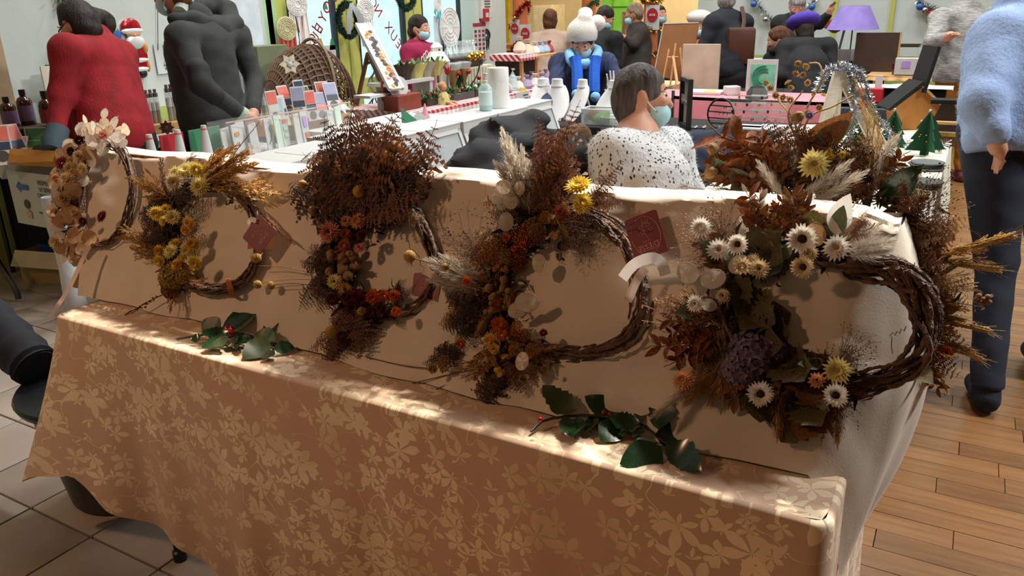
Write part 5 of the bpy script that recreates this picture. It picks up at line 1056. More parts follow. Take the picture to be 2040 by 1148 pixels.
# rack of glass tubes
RACK = 'glass tubes in the wooden racks'
def rack(label, y0, y1, x=-4.72): frombox('tube_rack', label, 'rack', (x, (y0+y1)/2, .785), (.16, y1-y0, .06), PINE)
ya, yb = px(283, 270, x=-4.72).y, px(380, 262, x=-4.72).y; rack('long pine rack of glass tubes beyond the person in red', ya-.03, yb+.02)
tubes = [(292, 'o'), (303, 'b'), (312, 'o'), (321, 'g'), (345, 'g'), (353, 'o'), (362, 'g'), (371, 'd')]
tcol = dict(o=mat('orange_salt', '#b97a4c', .7), b=mat('blue_salt', '#5a6b8c', .7), g=mat('green_herb', '#6f7a45', .8), d=mat('dark_herb', '#39382a', .8))
def tube_(label, c, h, m):
    t = thing('glass_tube', label, 'tube', c, RACK); obj('glass', MB().lathe([(.017, 0), (.019, .006), (.019, h), (.013, h), (.013, h)], c, 10), mat('tube_glass', '#dfe6e4', .08, alpha=.35, var=0, spec=.8), t); obj('contents', MB().lathe([(.015, .003), (.015, h*.55), (0, h*.56)], c, 10), m, t)
    obj('stopper', MB().lathe([(.017, h), (.017, h+.025), (.011, h+.027), (.011, h+.05)], c, 10), STEEL, t); obj('paper_label', MB().lathe([(.0195, h*.5), (.0195, h*.8)], c, 10), WHITE, t)
for i, (u, k) in enumerate(tubes):
    c = Vector((-4.72, px(u, 260, x=-4.72).y, .815)); nm = dict(o='orange', b='blue', g='green', d='dark')[k]
    tube_('glass tube of %s filling, %s in the pine rack' % (nm, ('first', 'second', 'third', 'fourth', 'fifth', 'sixth', 'seventh', 'last')[i]), c, .17 if i < 4 else .19, tcol[k])
for u, k, nm in ((519, 'o', 'orange'), (531, 'g', 'green')):
    c = Vector((-4.3, px(u, 240, x=-4.3).y, .80)); tube_('glass tube with %s filling behind the clasped hands' % nm, c, .17, tcol[k])
y_ = px(525, 240, x=-4.3).y; frombox('tube_rack', 'short pine rack of two tubes beside the clasped hands', 'rack', (-4.3, y_, .777), (.12, .24, .045), PINE)
star('pine_cone', 'small brown cone before the pine rack of glass tubes', Vector((-4.55, px(335, 275, x=-4.55).y, .80)), .05, BROWNW, 8)
# red and green papers, white cut cards before the man
p = px(420, 300, x=-3.45)
for (u, l, m, w_) in ((345, 'red paper card peeping over the sheet between the first two wreaths', REDP, .14), (412, 'green paper card between two white cones, peeping over the sheet', GREENP, .2)):
    q = px(u, 296, x=-3.5); frombox('paper_card', l, 'card', (-3.5, q.y, .85), (.008, w_, .16), m, bev=.001)
for i, u in enumerate((358, 411, 300)):
    q = px(u, 290, x=-3.42); t = thing('paper_cone', ('white paper cone beside the red card', 'white paper cone before the green card', 'short white paper cone before the glass tubes')[i], 'cone', (q.x, q.y, .76), 'white paper cones'); obj('cone', MB().lathe([(.035, 0), (.014, .20), (.010, .20)], (q.x, q.y, .757), 12), WHITE, t)
    obj('band', MB().lathe([(.0165, .175), (.0165, .185)], (q.x, q.y, .757), 12), CORAL, t)
# acrylic card stand
ay0, ay1 = px(441, 300, x=-3.4).y, px(690, 280, x=-3.4).y
t = thing('card_stand', 'clear acrylic stand full of white greeting cards', 'stand', (-3.42, ay0, .755))
obj('back_sheet', MB().box((-3.48, (ay0+ay1)/2, .86), (.004, ay1-ay0, .2)), ACRYL, t, False); obj('front_sheet', MB().box((-3.34, (ay0+ay1)/2, .86), (.004, ay1-ay0, .2)), ACRYL, t, False); obj('base', MB().box((-3.41, (ay0+ay1)/2, .76), (.15, ay1-ay0, .008)), ACRYL, t, False)
for k in range(5): y = ay0+(ay1-ay0)*k/4; obj('divider', MB().box((-3.41, y, .86), (.14, .004, .2)), ACRYL, t, False)
obj('rim', MB().tube([(-3.34, ay0, .962), (-3.34, ay1, .962)], .004, 5), mat('pinkish_edge', '#c9b3ac', .2), t)
inks = ('plain cream', 'with a small orange print', 'narrow blank', 'wide blank', 'with a drawn hand', 'pale green', 'with green washes', 'cream folded', 'with a purple and red print', 'tall blank', 'mint')
cu = (458, 475, 490, 508, 545, 560, 577, 598, 617, 665, 685)
for i, (u, s) in enumerate(zip(cu, inks)):
    y = px(u, 290, x=-3.4).y; h = .16+.012*(i % 3); T = Matrix.Translation((-3.41+.02*(i % 2), y, .765)) @ Matrix.Rotation(PI/2+.35, 4, 'Z') @ Matrix.Rotation(-.12, 4, 'X')
    t = thing('greeting_card', 'greeting card %s, in the acrylic stand' % s, 'card', (-3.41, y, .765), 'greeting cards in the acrylic stand')
    obj('sheet', MB().add([(-.045, 0, 0), (.045, 0, 0), (.06, .0, h), (-.03, 0, h), (-.045, .006, 0), (.045, .006, 0), (.06, .006, h), (-.03, .006, h)], [(0, 1, 2, 3), (7, 6, 5, 4), (0, 4, 5, 1), (1, 5, 6, 2), (2, 6, 7, 3), (3, 7, 4, 0)], M=T), mat('mint_card', '#c9dccb', .6) if i in (5, 10) else WHITE, t, False)
    if i == 4: obj('drawn_line', MB().tube([T @ Vector((x, -.004, z)) for x, z in ((-.03, .03), (.0, .05), (.02, .09), (0, .12), (.03, .13), (.035, .1))], .0015, 4), INK, t)
    for k, (z0, hh, mm) in enumerate({1: [(.12, .02, OCHRE)], 6: [(.1, .025, mat('wash_green', '#a8d9ae', .7)), (.06, .02, mat('wash_green', '#a8d9ae', .7)), (.14, .02, CORAL)], 8: [(.115, .06, mat('violet_print', '#b48fd6', .6)), (.03, .05, CORAL)], 9: [(.14, .01, mat('sky_print', '#9fcbe0', .6))]}.get(i, [])):
        obj('print', MB().box((.008, -.004, z0), (.05, .002, hh), M=T), mm, t, False)
# ochre box of bookmarks
bc = px(602, 250, x=-3.64); T2_ = wedge_box('ochre paper box holding the bookmarks, a cream shell stuck on its side', Vector((-3.66, bc.y+.05, .757)), .16, .46, .10, 0.0)
t = thing('shell_ornament', 'cream fan-shaped shell on the ochre box of bookmarks', 'ornament', px(590, 233, x=-3.5)); 
b = MB(); c = px(590, 236, x=-3.48)
for k in range(7): a = PI*(.1+.8*k/6); b.add([c, c+Vector((.004, math.cos(a-.2)*.06, math.sin(a-.2)*.06)), c+Vector((.012, math.cos(a)*.065, math.sin(a)*.065)), c+Vector((.004, math.cos(a+.2)*.06, math.sin(a+.2)*.06))], [(0, 1, 2), (0, 2, 3), (0, 2, 1), (0, 3, 2)])
obj('shell', b, mat('cream_shell', '#d8c9a6', .6), t, False)
bl = [(548, 214, 'coral print, at the near end'), (565, 222, 'tipped forward over the box edge'), (578, 200, 'coral above navy, tallest at that end'), (597, 205, 'grey-blue and violet'), (606, 190, 'dark with white edges'), (618, 200, 'olive green'), (623, 212, 'coral and dark blue, upright'), (643, 210, 'violet, leaning over'), (650, 188, 'rust red, leaning on the basket'), (666, 190, 'grey-violet, crossing the red one'), (670, 215, 'dark green, lying back'), (685, 205, 'coral and teal, lying back'), (700, 205, 'coral stripe, farthest along'), (556, 228, 'pale blue, low in front')]
cl_ = [(CORAL, WHITE), (WHITE, NAVY), (CORAL, NAVY), (mat('lavender_print', '#8f93b4', .5), NAVY), (NAVY, NAVY), (mat('olive_print', '#515a34', .5), GREENP), (CORAL, NAVY), (mat('lavender_print', '#8f93b4'), CORAL), (mat('rust_print', '#a8452f', .5), REDP), (mat('lavender_print', '#8f93b4'), NAVY), (NAVY, GREENP), (CORAL, mat('teal_print', '#4f7f86', .5)), (CORAL, WHITE), (mat('sky_print', '#9fcbe0'), WHITE)]
for i, (u, v, s) in enumerate(bl):
    p = px(u, v, x=-3.66-.03*(i % 3)); tl = -.15-.1*(i % 3); rz = PI/2-.2+R.uniform(-.25, .25)
    if u > 640: tl, rz = (-.75, PI/2+.2) if u > 668 else (-.5, PI/2-.5)
    leaflet('printed bookmark '+s, (p.x, p.y, max(.77, p.z-.10)), .09, .20, tl, rz, cl_[i], 'bookmarks in the ochre box')
# wicker basket
BKC = px(615, 165, x=-4.55); t = thing('wicker_basket', 'big brown wicker basket lying open behind the bookmarks', 'basket', (BKC.x, BKC.y, .757))
WICK = mat('wicker', '#6b4f3a', .7, var=.3, scale=30); rx, ry, rz_ = .30, .47, .49
for j in range(20):
    a0 = PI*(.03+.94*j/19); r = math.sin(a0); yy = -math.cos(a0)*ry
    if r < .15: continue
    dense = 1 if j < 11 else 0
    obj('hoop', MB().tube([(BKC.x+rx*r*math.cos(q)*.8, BKC.y+yy, .765+rz_*r*math.sin(q)) for q in np.linspace(.02, PI-.02, 22)], .0075, 5), WICK, t)
bw = MB()
for k in range(26):
    q = PI*(.04+.92*k/25)
    for j in range(2):
        a1, a2 = (0.06, .60) if j == 0 else (.60, .97)
        if j == 1 and k % 2: continue
        bw.tube([(BKC.x+rx*math.sin(PI*a)*math.cos(q)*.8+.006*math.sin(i*PI), BKC.y-math.cos(PI*a)*ry, .765+rz_*math.sin(PI*a)*math.sin(q)+.004*(-1)**i) for i, a in enumerate(np.linspace(a1, a2, 16))], .006, 4)
o = obj('weaving', bw, WICK, t); o['kind'] = 'stuff'
bs = MB()
def bfn(a, c): q = PI*(.06+.52*a); s = PI*(.03+.94*c); return (BKC.x+rx*.97*math.sin(q)*math.cos(s)*.8, BKC.y-math.cos(q)*ry*.97, .765+rz_*.97*math.sin(q)*math.sin(s))
bs.grid(bfn, 16, 20); obj('close_weave', bs, mat('wicker_dark', '#4e3828', .8, var=.3, scale=60, bump=.5, bscale=90), t)
obj('handle', MB().tube([(BKC.x+.28*math.cos(q)*.9, BKC.y+.02+.06*math.sin(q), .765+.53*math.sin(q)) for q in np.linspace(0, PI, 20)], .013, 6), mat('handle_cane', '#84705a', .6), t)
star('felt_flower', 'cream felt flower with a square button, on the wicker basket', px(577, 128, x=-4.3), .075, mat('cream_felt', '#d9cfb4', .9), 6, WHITE, (1, -.6, .1))
p = px(533, 165, x=-4.95); frombox('carton', 'olive carton standing between the grey jacket and the basket', 'box', (p.x, p.y, 1.0), (.2, .32, .5), mat('olive_card', '#737a5c', .8))
# ------------------------------------------------------------------ on the wall and the panes
t = thing('foil_plaque', 'embossed foil gnome plaque with red hat, white beard and toys, on the wall', 'decoration', px(255, 150, x=XW+.02)); XP = XW+.012
def wp(u, v, x=XP): return px(u, v, x=x)
def blob_(nm, u, v, w_, h_, m, dx=.01, th=.02): a = wp(u, v); k = (a-Vector(ORG)).dot(Vector(FW))/FPX; obj(nm, MB().ell(a+Vector((dx, 0, 0)), (th, w_*k/2*1.25, h_*k/2), 14, 8), m, t)
FOILR = mat('red_foil', '#a8141f', .25, .3); FOILW = mat('white_foil', '#e6e4e2', .25, .2); SKIN0 = mat('foil_skin', '#d99a72', .35)
blob_('backing', 260, 100, 62, 120, mat('clear_backing', '#d5d6d2', .3), -.004, .006)
for a in (('coat', 270, 112, 40, 62, FOILR, .012), ('hat', 258, 55, 36, 36, FOILR, .014), ('hat_trim', 260, 62, 40, 14, FOILW, .02), ('head', 262, 68, 26, 18, SKIN0, .02), ('beard', 265, 84, 34, 28, FOILW, .024), ('belt_trim', 272, 120, 38, 10, FOILW, .022), ('hem_trim', 275, 138, 34, 10, FOILW, .022), ('boot', 266, 148, 16, 16, INK, .02), ('boot', 281, 147, 16, 16, INK, .02), ('sack', 228, 72, 20, 34, mat('blue_foil', '#2f5fa8', .3), .012), ('toy', 222, 58, 12, 12, mat('yellow_foil', '#d9c23a', .3), .016), ('toy', 285, 95, 10, 22, OCHRE, .018), ('mitten', 262, 98, 12, 10, GREENP, .028), ('arm', 255, 92, 18, 12, FOILR, .022), ('toy_leg', 292, 130, 6, 26, OCHRE, .014)): blob_(*a)
blob_('nose', 262, 70, 5, 4, SKIN0, .036, .01)
t = thing('poster_sleeve', 'clear sleeve with a green AB poster, hanging from a cord on the wall', 'poster', wp(335, 140)); p0, p1 = wp(305, 88), wp(366, 143)
obj('sleeve', MB().box(((XP), (p0.y+p1.y)/2, (p0.z+p1.z)/2), (.006, p1.y-p0.y, p0.z-p1.z)), mat('sleeve_plastic', '#cfd4d2', .2), t, False)
q0, q1 = wp(323, 90), wp(358, 126); obj('printed_square', MB().box((XP+.005, (q0.y+q1.y)/2, (q0.z+q1.z)/2), (.004, q1.y-q0.y, q0.z-q1.z)), GREENP, t, False)
text('lettering', 'AB', .13, TF(wp(344, 116, XP+.009)), WHITE, t); text('lettering', 'AGRICULTURE\nBIOLOGIQUE', .025, TF(wp(346, 132, XP+.006)), INK, t)
obj('cord', MB().tube([wp(315, 100, XP+.01), wp(313, -40, XP+.01)], .0025, 4), INK, t)
t = thing('evergreen_spray', 'green garland end high on the wall above the person in red', 'garland', wp(135, 0)); b = MB(); 
for i in range(240): a = wp(135+R.gauss(0, 9), -8+R.gauss(0, 8), XP+.02); d = Vector((R.uniform(0, 1), R.uniform(-1, 1), R.uniform(-1, 1))).normalized(); strip(b, [a, a+d*.03, a+d*.05], [.003, .008, .001])
obj('leaves', b, mat('garland_green', '#2f5a2c', .6), t)['kind'] = 'stuff'
def ring_thing(name, label, cat, c, r, m, x=XW+.06, tassel=None, web=True, sy=1.0, group='dreamcatchers', fill=None, tl=.2, tw=None):
    """a hoop with a woven middle and hanging strips, on the door wall"""
    a = px(*c, x=x); k = (a-Vector(ORG)).dot(Vector(FW))/FPX; rr_ = r*k*1.02; t = thing(name, label, cat, a, group); T = Matrix.Translation(a) @ rotm((1, -.25, 0), (0, 0, 1))
    obj('hoop', MB().tube([T @ Vector((rr_*math.cos(q), rr_*math.sin(q)*sy, 0)) for q in np.linspace(0, 2*PI, 33)], .008, 5, cap=False), m, t)
    if fill: obj('disc', MB().lathe([(rr_*.98, -.003), (rr_*.98, .003)], (0, 0, 0), 28, M=T, sy=sy), fill, t, False)
    if web: 
        b = MB()
        for f in (.3, .5, .7, .85): b.tube([T @ Vector((rr_*f*math.cos(q), rr_*f*math.sin(q)*sy, .006)) for q in np.linspace(0, 2*PI, 25)], .004, 4, cap=False)
        for i in range(12): q = i*PI/6; b.tube([T @ Vector((.25*rr_*math.cos(q), .25*rr_*math.sin(q)*sy, .006)), T @ Vector((rr_*math.cos(q), rr_*math.sin(q)*sy, .006))], .003, 4)
        obj('web', b, m, t)
    if tassel:
        for i in range(tw or 9):
            u = -1+2*i/((tw or 9)-1); q = a+(T.to_3x3() @ Vector((u*rr_*.8, -math.sqrt(max(.05, 1-(u*.8)**2))*rr_*sy, 0))); L = tl*R.uniform(.7, 1.15); b = MB(); strip(b, [q, q+Vector((R.uniform(-.01, .01), R.uniform(-.02, .02), -L*.5)), q+Vector((0, R.uniform(-.02, .02), -L))], [.006, .014, .004], up=Vector((1, -.3, 0)))
            obj('strip', b, tassel if not isinstance(tassel, tuple) else tassel[i % len(tassel)], t)
    return t
LACE = mat('lace_white', '#e8e8e4', .8); BEIGE = mat('beige_weave', '#cfc79c', .8, var=.1); PINKS = mat('pink_ribbon', '#d9b3ad', .6); REDR = mat('red_ribbon', '#b02a22', .6)
ring_thing('dreamcatcher', 'beige woven dreamcatcher with red strips, hanging on the green door frame', 'dreamcatcher', (571, 57), 21, BEIGE, tassel=(REDR, REDR, mat('coral_ribbon', '#c76a50', .6)), fill=BEIGE, tl=.34, tw=11)
ring_thing('dreamcatcher', 'white lace dreamcatcher with pink and white strips, above the wicker basket', 'dreamcatcher', (592, 8), 22, LACE, tassel=(PINKS, LACE, PINKS, STEEL), fill=LACE, tl=.55, tw=11)
ring_thing('dreamcatcher', 'white lace dreamcatcher at the top of the easel', 'dreamcatcher', (728, 20), 20, LACE, tassel=(LACE, PINKS), fill=LACE, tl=.25, tw=7)
ring_thing('dreamcatcher', 'large white round dreamcatcher on the last glass door, black tassels below', 'dreamcatcher', (896, 54), 25, LACE, x=XW+.08, sy=1.45, fill=LACE, tassel=mat('black_tassel', '#1b1b1d', .8), tl=.22, tw=6)
ring_thing('dreamcatcher', 'narrow white dreamcatcher with a teal feather, high on the last glass door', 'dreamcatcher', (872, 6), 8, LACE, sy=2, fill=LACE, tassel=mat('teal_feather', '#3fb0b5', .7), tl=.1, tw=3)
ring_thing('dreamcatcher', 'small black and white dreamcatcher with dark feathers, on the white pillar', 'dreamcatcher', (968, 70), 11, mat('black_tassel', '#1b1b1d'), x=XW+.2, tassel=mat('black_tassel', '#1b1b1d'), fill=LACE, tl=.13, tw=7)
# snowman and small stickers on the panes
t = thing('window_sticker', 'snowman sticker with a green scarf and blue presents on the narrow pane', 'sticker', px(522, 60, x=XW+.0)); XP = XW-.04
for nm, u, v, w_, h_, m in (('backing', 522, 34, 34, 72, mat('sticker_white', '#dfe9e8', .4)), ('hat', 523, 2, 24, 14, NAVY), ('head', 520, 8, 18, 12, WHITE), ('jacket', 519, 24, 26, 22, FOILR), ('scarf', 529, 28, 8, 28, GREENP), ('present', 518, 48, 20, 20, mat('blue_foil', '#2f5fa8')), ('present', 527, 56, 12, 16, mat('yellow_foil', '#d9c23a')), ('bauble', 522, 62, 10, 10, FOILR)):
    a = px(u, v, x=XP); k = (a-Vector(ORG)).dot(Vector(FW))/FPX; obj(nm, MB().ell(a+Vector((.004 if nm == 'backing' else .012, 0, 0)), (.004 if nm == 'backing' else .008, w_*k*.62, h_*k*.5), 12, 6), m, t)
def mirrored(label, s, c, size, ang):
    a = px(*c, x=XW-.03); t = thing('window_lettering', label, 'lettering', a)
    for i, ch in enumerate(s):
        o = (i-(len(s)-1)/2)*size*.95; M = Matrix.Translation(a) @ Matrix.Rotation(PI/2, 4, 'Z') @ Matrix.Rotation(PI/2, 4, 'X') @ Matrix.Rotation(ang, 4, 'Z') @ Matrix.Translation((-o, 0, 0)) @ Matrix.Diagonal((-1, 1, 1, 1))
        if ch != ' ': text('letter', ch, size*1.25, M, FOILR, t)
mirrored('red mirrored letters JOYEUX NOEL rising across the middle pane', 'JOYEUX', (640, 46), .115, .93); mirrored('red mirrored letters JOY low on the middle pane', 'JOY', (622, 80), .115, 1.0); mirrored('red mirrored letters JOYEUX NOEL falling across the pane by the easel', 'JOYEUX NOEL', (774, 56), .115, -.85)
for u, v, l, m, r in ((648, 12, 'tiny green leaf sticker at the top of the middle pane', GREENP, .03), (662, 88, 'tiny green tree sticker on the middle pane', GREENP, .05), (638, 88, 'tiny yellow triangle sticker on the middle pane', OCHRE, .05), (655, 113, 'small paper notice stuck low on the middle pane', WHITE, .1), (677, 140, 'pale green star sticker low on the middle pane', mat('mint_card', '#c9dccb'), .07)):
    a = px(u, v, x=XW-.035); t = thing('window_sticker', l, 'sticker', a); T = Matrix.Translation(a) @ rotm((1, 0, 0), (0, 0, 1)); obj('shape', MB().prism([(-r, -r), (r, -r), (r*(.3 if m != WHITE else 1), r), (-r*(.3 if m != WHITE else 1), r)], .004, T), m, t, False)
def fir_wreath(label, c, r, bow):
    a = px(*c, x=XW+.09); k = (a-Vector(ORG)).dot(Vector(FW))/FPX; rr_ = r*k; t = thing('fir_wreath', label, 'wreath', a, 'fir wreaths on the glazed doors'); T = Matrix.Translation(a) @ rotm((1, -.3, 0), (0, 0, 1)); b = MB()
    for i in range(2600):
        q = R.uniform(0, 6.283); p = Vector((math.cos(q), math.sin(q)*1.35, 0))*rr_*R.uniform(.78, 1.0); d = Vector((R.gauss(0, 1)+p.x*3, R.gauss(0, 1)+p.y*3, R.gauss(0, 1)+.4)).normalized(); l = rr_*.34; s = d.orthogonal().normalized()*.009; b.add([T @ (p-s), T @ (p+s), T @ (p+d*l)], [(0, 1, 2)])
    obj('needles', b, mat('fir_green', '#2c4534', .7, var=.3), t)['kind'] = 'stuff'; obj('hoop', MB().tube([T @ Vector((rr_*.88*math.cos(q), rr_*1.2*math.sin(q), 0)) for q in np.linspace(0, 2*PI, 30)], .014, 6, cap=False), _M['fir_green'], t)
    if bow:
        for dx, dz in ((.05, .3), (-.02, .28), (.06, -.1)): bb = MB(); strip(bb, [T @ Vector((0.02, rr_*1.3, .05)), T @ Vector((dx*1.5, rr_*1.3-.12, .08)), T @ Vector((dx*2, rr_*1.3-.35+dz*.3, .06))], [.015, .03, .02], up=Vector((1, -.3, 0))); obj('bow', bb, mat('silver_ribbon', '#b9bfc2', .3, .4), t)
fir_wreath('fir wreath with a silver bow on the middle door post', (693, 40), 24, True); fir_wreath('fir wreath cut by the picture top, on the second door post', (808, -12), 22, False)
t = thing('paper_notice', 'white paper notice beside the large white dreamcatcher', 'notice', px(876, 72, x=XW+.02)); obj('sheet', MB().box(px(877, 72, x=XW+.02), (.004, .22, .42)), mat('pale_blue_paper', '#d7e2ea', .6), t, False)
t = thing('paper_notice', 'pale paper sheet hanging on the frame behind the grey jacket', 'notice', px(500, 95, x=XW+.02)); obj('sheet', MB().box(px(498, 90, x=XW+.02), (.004, .3, .8)), mat('pale_blue_paper', '#d7e2ea'), t, False)
# white pillar: speaker box, red box, poster
XQ = XW+.2
t = thing('intercom', 'grey slotted loudspeaker box at the top of the white pillar', 'intercom', px(966, 20, x=XQ)); a = px(966, 6, x=XQ); obj('body', MB().box(a, (.06, .22, .34), bev=.01), mat('grey_case', '#cfd0cc', .5), t, False)
for k in range(5): obj('slot', MB().box(a+Vector((.032, 0, .08-.03*k)), (.006, .12, .012)), mat('dark_slot', '#4a4c4d', .6), t, False)
frombox('alarm_box', 'small red alarm box on the white pillar', 'alarm', px(966, 30, x=XQ+.02), (.05, .12, .14), REDP, parts=(('button', (.03, 0, 0), (.012, .05, .05), WHITE),))
t = thing('poster', 'red and white printed timetable poster on the white pillar', 'poster', px(955, 118, x=XQ)); a, c_ = px(941, 46, x=XQ), px(969, 119, x=XQ); cy, cz = (a.y+c_.y)/2, (a.z+c_.z)/2; w_, h_ = c_.y-a.y, a.z-c_.z
obj('sheet', MB().box((XQ, cy, cz), (.006, w_, h_)), WHITE, t, False); obj('header', MB().box((XQ+.005, cy, cz+h_*.45), (.004, w_*.98, h_*.09)), mat('wine_print', '#9c2440', .5), t, False); obj('border', MB().box((XQ+.004, cy, cz-h_*.49), (.004, w_*.98, h_*.015)), mat('wine_print', '#9c2440'), t, False)
for i in range(3):
    for j in range(7): obj('text_block', MB().box((XQ+.005, cy+w_*(-.3+.3*i), cz+h_*(.28-.115*j)), (.003, w_*.17, h_*.07)), mat('wine_print', '#9c2440') if (i+j) % 3 else NAVY, t, False)
# ------------------------------------------------------------------ easel with the collage plank
t = thing('easel', 'brown wooden easel holding a long white collage plank', 'easel', px(785, 214, z=.757)); E0 = px(735, 108, d=6.3)
for u, v, d in ((711, 208, 6.55), (785, 216, 6.1), (800, 205, 6.5)): obj('leg', MB().tube([px(733, 106, d=6.3), px(u, v, d=d)], .018, 6), BROWNW, t)
obj('crossbar', MB().tube([px(727, 128, d=6.35), px(748, 120, d=6.3)], .012, 5), NAVY, t); obj('ledge', MB().box(px(775, 186, d=6.15), (.1, .25, .04)), BROWNW, t, False)
A, B = px(722, 48, d=6.25), px(790, 178, d=6.0); X = (B-A).normalized(); t2 = thing('collage_plank', 'long white plank with painted collage of cards, leaning on the easel', 'plank', B); Y = Vector((.4, .9, 0)); Y = (Y-X*Y.dot(X)).normalized(); Z = X.cross(Y); T = Matrix(((X.x, Y.x, Z.x, A.x), (X.y, Y.y, Z.y, A.y), (X.z, Y.z, Z.z, A.z), (0, 0, 0, 1))); L = (B-A).length
obj('board', MB().box((L/2, 0, 0), (L, .11, .02), M=T), mat('whitewash', '#d9cfc0', .7), t2, False); obj('edge', MB().box((L/2, -.055, .0), (L, .02, .03), M=T), WHITE, t2, False); obj('edge', MB().box((L/2, .055, .0), (L, .02, .03), M=T), WHITE, t2, False)
for i in range(44):
    s_ = 1 if Z.dot(Vector((0, -1, 0))) > 0 else -1; obj('collage_scrap', MB().prism([(.018*math.cos(q)*R.uniform(.6, 1.3), .018*math.sin(q)*R.uniform(.6, 1.3)) for q in np.linspace(0, 5.2, 6)], .004, T @ Matrix.Translation((L*(.14+.84*i/44), R.uniform(-.03, .03), s_*.011))), R.choice((NAVY, INK, INK, INK, OCHRE, BROWNW, CORAL, PINE)), t2, False)
t = thing('hanging_twigs', 'dark bare twigs hanging behind the easel', 'twigs', px(752, 214, d=6.6)); 
for k in range(4):
    u0 = 740+k*7; pts = [px(u0+6*math.sin(j*1.3+k), 128+j*10, d=6.6+.02*k) for j in range(9)]; obj('twig', MB().tube(smoothpath(pts, 24), .006, 5), NAVY, t)
# ------------------------------------------------------------------ the gingham stall
GX = -3.75
def gy(u, v=215, x=GX): return px(u, v, x=x).y
t = thing('suitcase', 'little brown-red suitcase on the corner of the gingham cloth, lid open', 'suitcase', px(818, 222, x=GX)); a, b0 = gy(797, 215), gy(843, 215); SC1 = mat('suitcase_red', '#7b3528', .5); cc = Vector((-3.95, (a+b0)/2+.02, .757))
obj('body', MB().box(cc+Vector((.1, 0, .06)), (.15, b0-a, .12), bev=.008), SC1, t, False); obj('lid', MB().box(cc+Vector((.02, 0, .15)), (.02, b0-a, .16), bev=.008), SC1, t, False)
for dy in (-.05, .05): obj('clasp', MB().box(cc+Vector((.172, dy, .09)), (.008, .025, .04)), GOLD, t, False)
t = thing('white_plate', 'round white plate standing in the little suitcase', 'plate', cc+Vector((0, 0, .1))); obj('plate', MB().lathe([(0, 0), (.07, .004), (.085, .014), (.085, .02)], (0, 0, 0), 24, M=Matrix.Translation(cc+Vector((.08, -.03, .17))) @ rotm((1, -.4, .2), (0, 0, 1))), WHITE, t); obj('foot', MB().box(cc+Vector((.06, -.03, .1)), (.03, .06, .02)), WHITE, t)
# white shelf bench with wrapped plants on it
y0, y1 = gy(800, 190), gy(892, 180); t = thing('shelf_bench', 'white wooden shelf holding four wrapped plants', 'shelf', (-3.98, (y0+y1)/2, .757))
obj('board', MB().box((-3.98, (y0+y1)/2, .95), (.2, y1-y0, .025)), WHITE, t, False); obj('lower_board', MB().box((-3.98, (y0+y1)/2-.25, .88), (.16, .5, .02)), WHITE, t, False)
for y in (y0+.12, y1-.03): obj('leg', MB().box((-3.98, y, .85), (.18, .04, .19)), WHITE, t, False)
PAPER = (mat('dark_wrap', '#3f3228', .7), mat('lime_wrap', '#c9c272', .6), mat('grey_wrap', '#a89f8e', .6), mat('lime_wrap', '#c9c272'))
for i, (u, l) in enumerate(((806, 'plant in a dark basket pot, first on the white shelf'), (830, 'plant in lime wrapping with wire curls, second on the white shelf'), (848, 'plant in grey wrapping, third on the white shelf'), (868, 'plant in lime wrapping with a red bow, last on the white shelf'))):
    y = gy(u, 165, -3.97); t = thing('wrapped_plant', l, 'plant', (-3.97, y, .963), 'wrapped plants on the white shelf'); b = MB(); n = 12
    vs = []
    for j, (r, z) in enumerate(((.05, 0), (.065, .05), (.085, .11))):
        for k in range(n): q = 2*PI*k/n; rr_ = r*(1+.2*(k % 2)*(j == 2)); vs.append((-3.97+rr_*math.cos(q), y+rr_*math.sin(q), .963+z+.015*(k % 2)*(j == 2)))
    b.add(vs, [(j*n+k, j*n+(k+1) % n, (j+1)*n+(k+1) % n, (j+1)*n+k) for j in range(2) for k in range(n)]+[tuple(range(n-1, -1, -1))]); b.add([(x, y_, .963+.07) for x, y_, z in vs[n:2*n]], [tuple(range(n))]); obj('wrapping', b, PAPER[i], t, False)
    for k in range(7): q = R.uniform(0, 6.28); d = Vector((math.cos(q)*.5, math.sin(q)*.5, 1)).normalized(); bb = MB(); c = Vector((-3.97, y, 1.02)); strip(bb, [c, c+d*.06, c+d*.12+Vector((0, 0, -.01))], [.006, .02, .002]); obj('leaf', bb, mat('fresh_leaf', '#3f6b3a', .5), t)
    if i == 1:
        for k in range(3): obj('wire_curl', MB().tube([(-3.93, y+.05+.03*k+.02*math.cos(q), 1.1+.02*k+.03*math.sin(q)) for q in np.linspace(0, 5.5, 14)], .004, 4), mat('white_wire', '#ded5d0', .4), t)
    if i == 3: obj('bow', MB().ell((-3.88, y+.05, 1.0), (.02, .03, .04), 8, 6), FOILR, t)
# lantern
LY = gy(882, 150, -4.0); t = thing('lantern', 'white metal lantern with a domed roof, behind the wrapped plants', 'lantern', (-4.05, LY, .757)); c = Vector((-4.05, LY, .757)); WM = mat('white_metal', '#e4e2dc', .4)
obj('base', MB().box(c+Vector((0, 0, .02)), (.17, .17, .04), bev=.006), WM, t, False)
for dx in (-.07, .07):
    for dy in (-.07, .07): obj('post', MB().box(c+Vector((dx, dy, .17)), (.014, .014, .28)), WM, t, False)
obj('roof', MB().lathe([(.13, .30), (.135, .31), (.075, .385), (.06, .39), (.06, .42), (.065, .425), (.03, .46), (.0, .465)], c, 4, M=None), WM, t, False)
for dz in (.345, .405): obj('vent_hole', MB().ell(c+Vector((.085 if dz < .37 else .055, -.04, dz)), .01, 6, 4), INK, t)
for s, l in ((0, .28), (1, .28)): obj('pane', MB().box(c+Vector(((.072, 0, .17) if s else (0, -.072, .17))), ((.003, .13, .27) if s else (.13, .003, .27))), ACRYL, t, False)
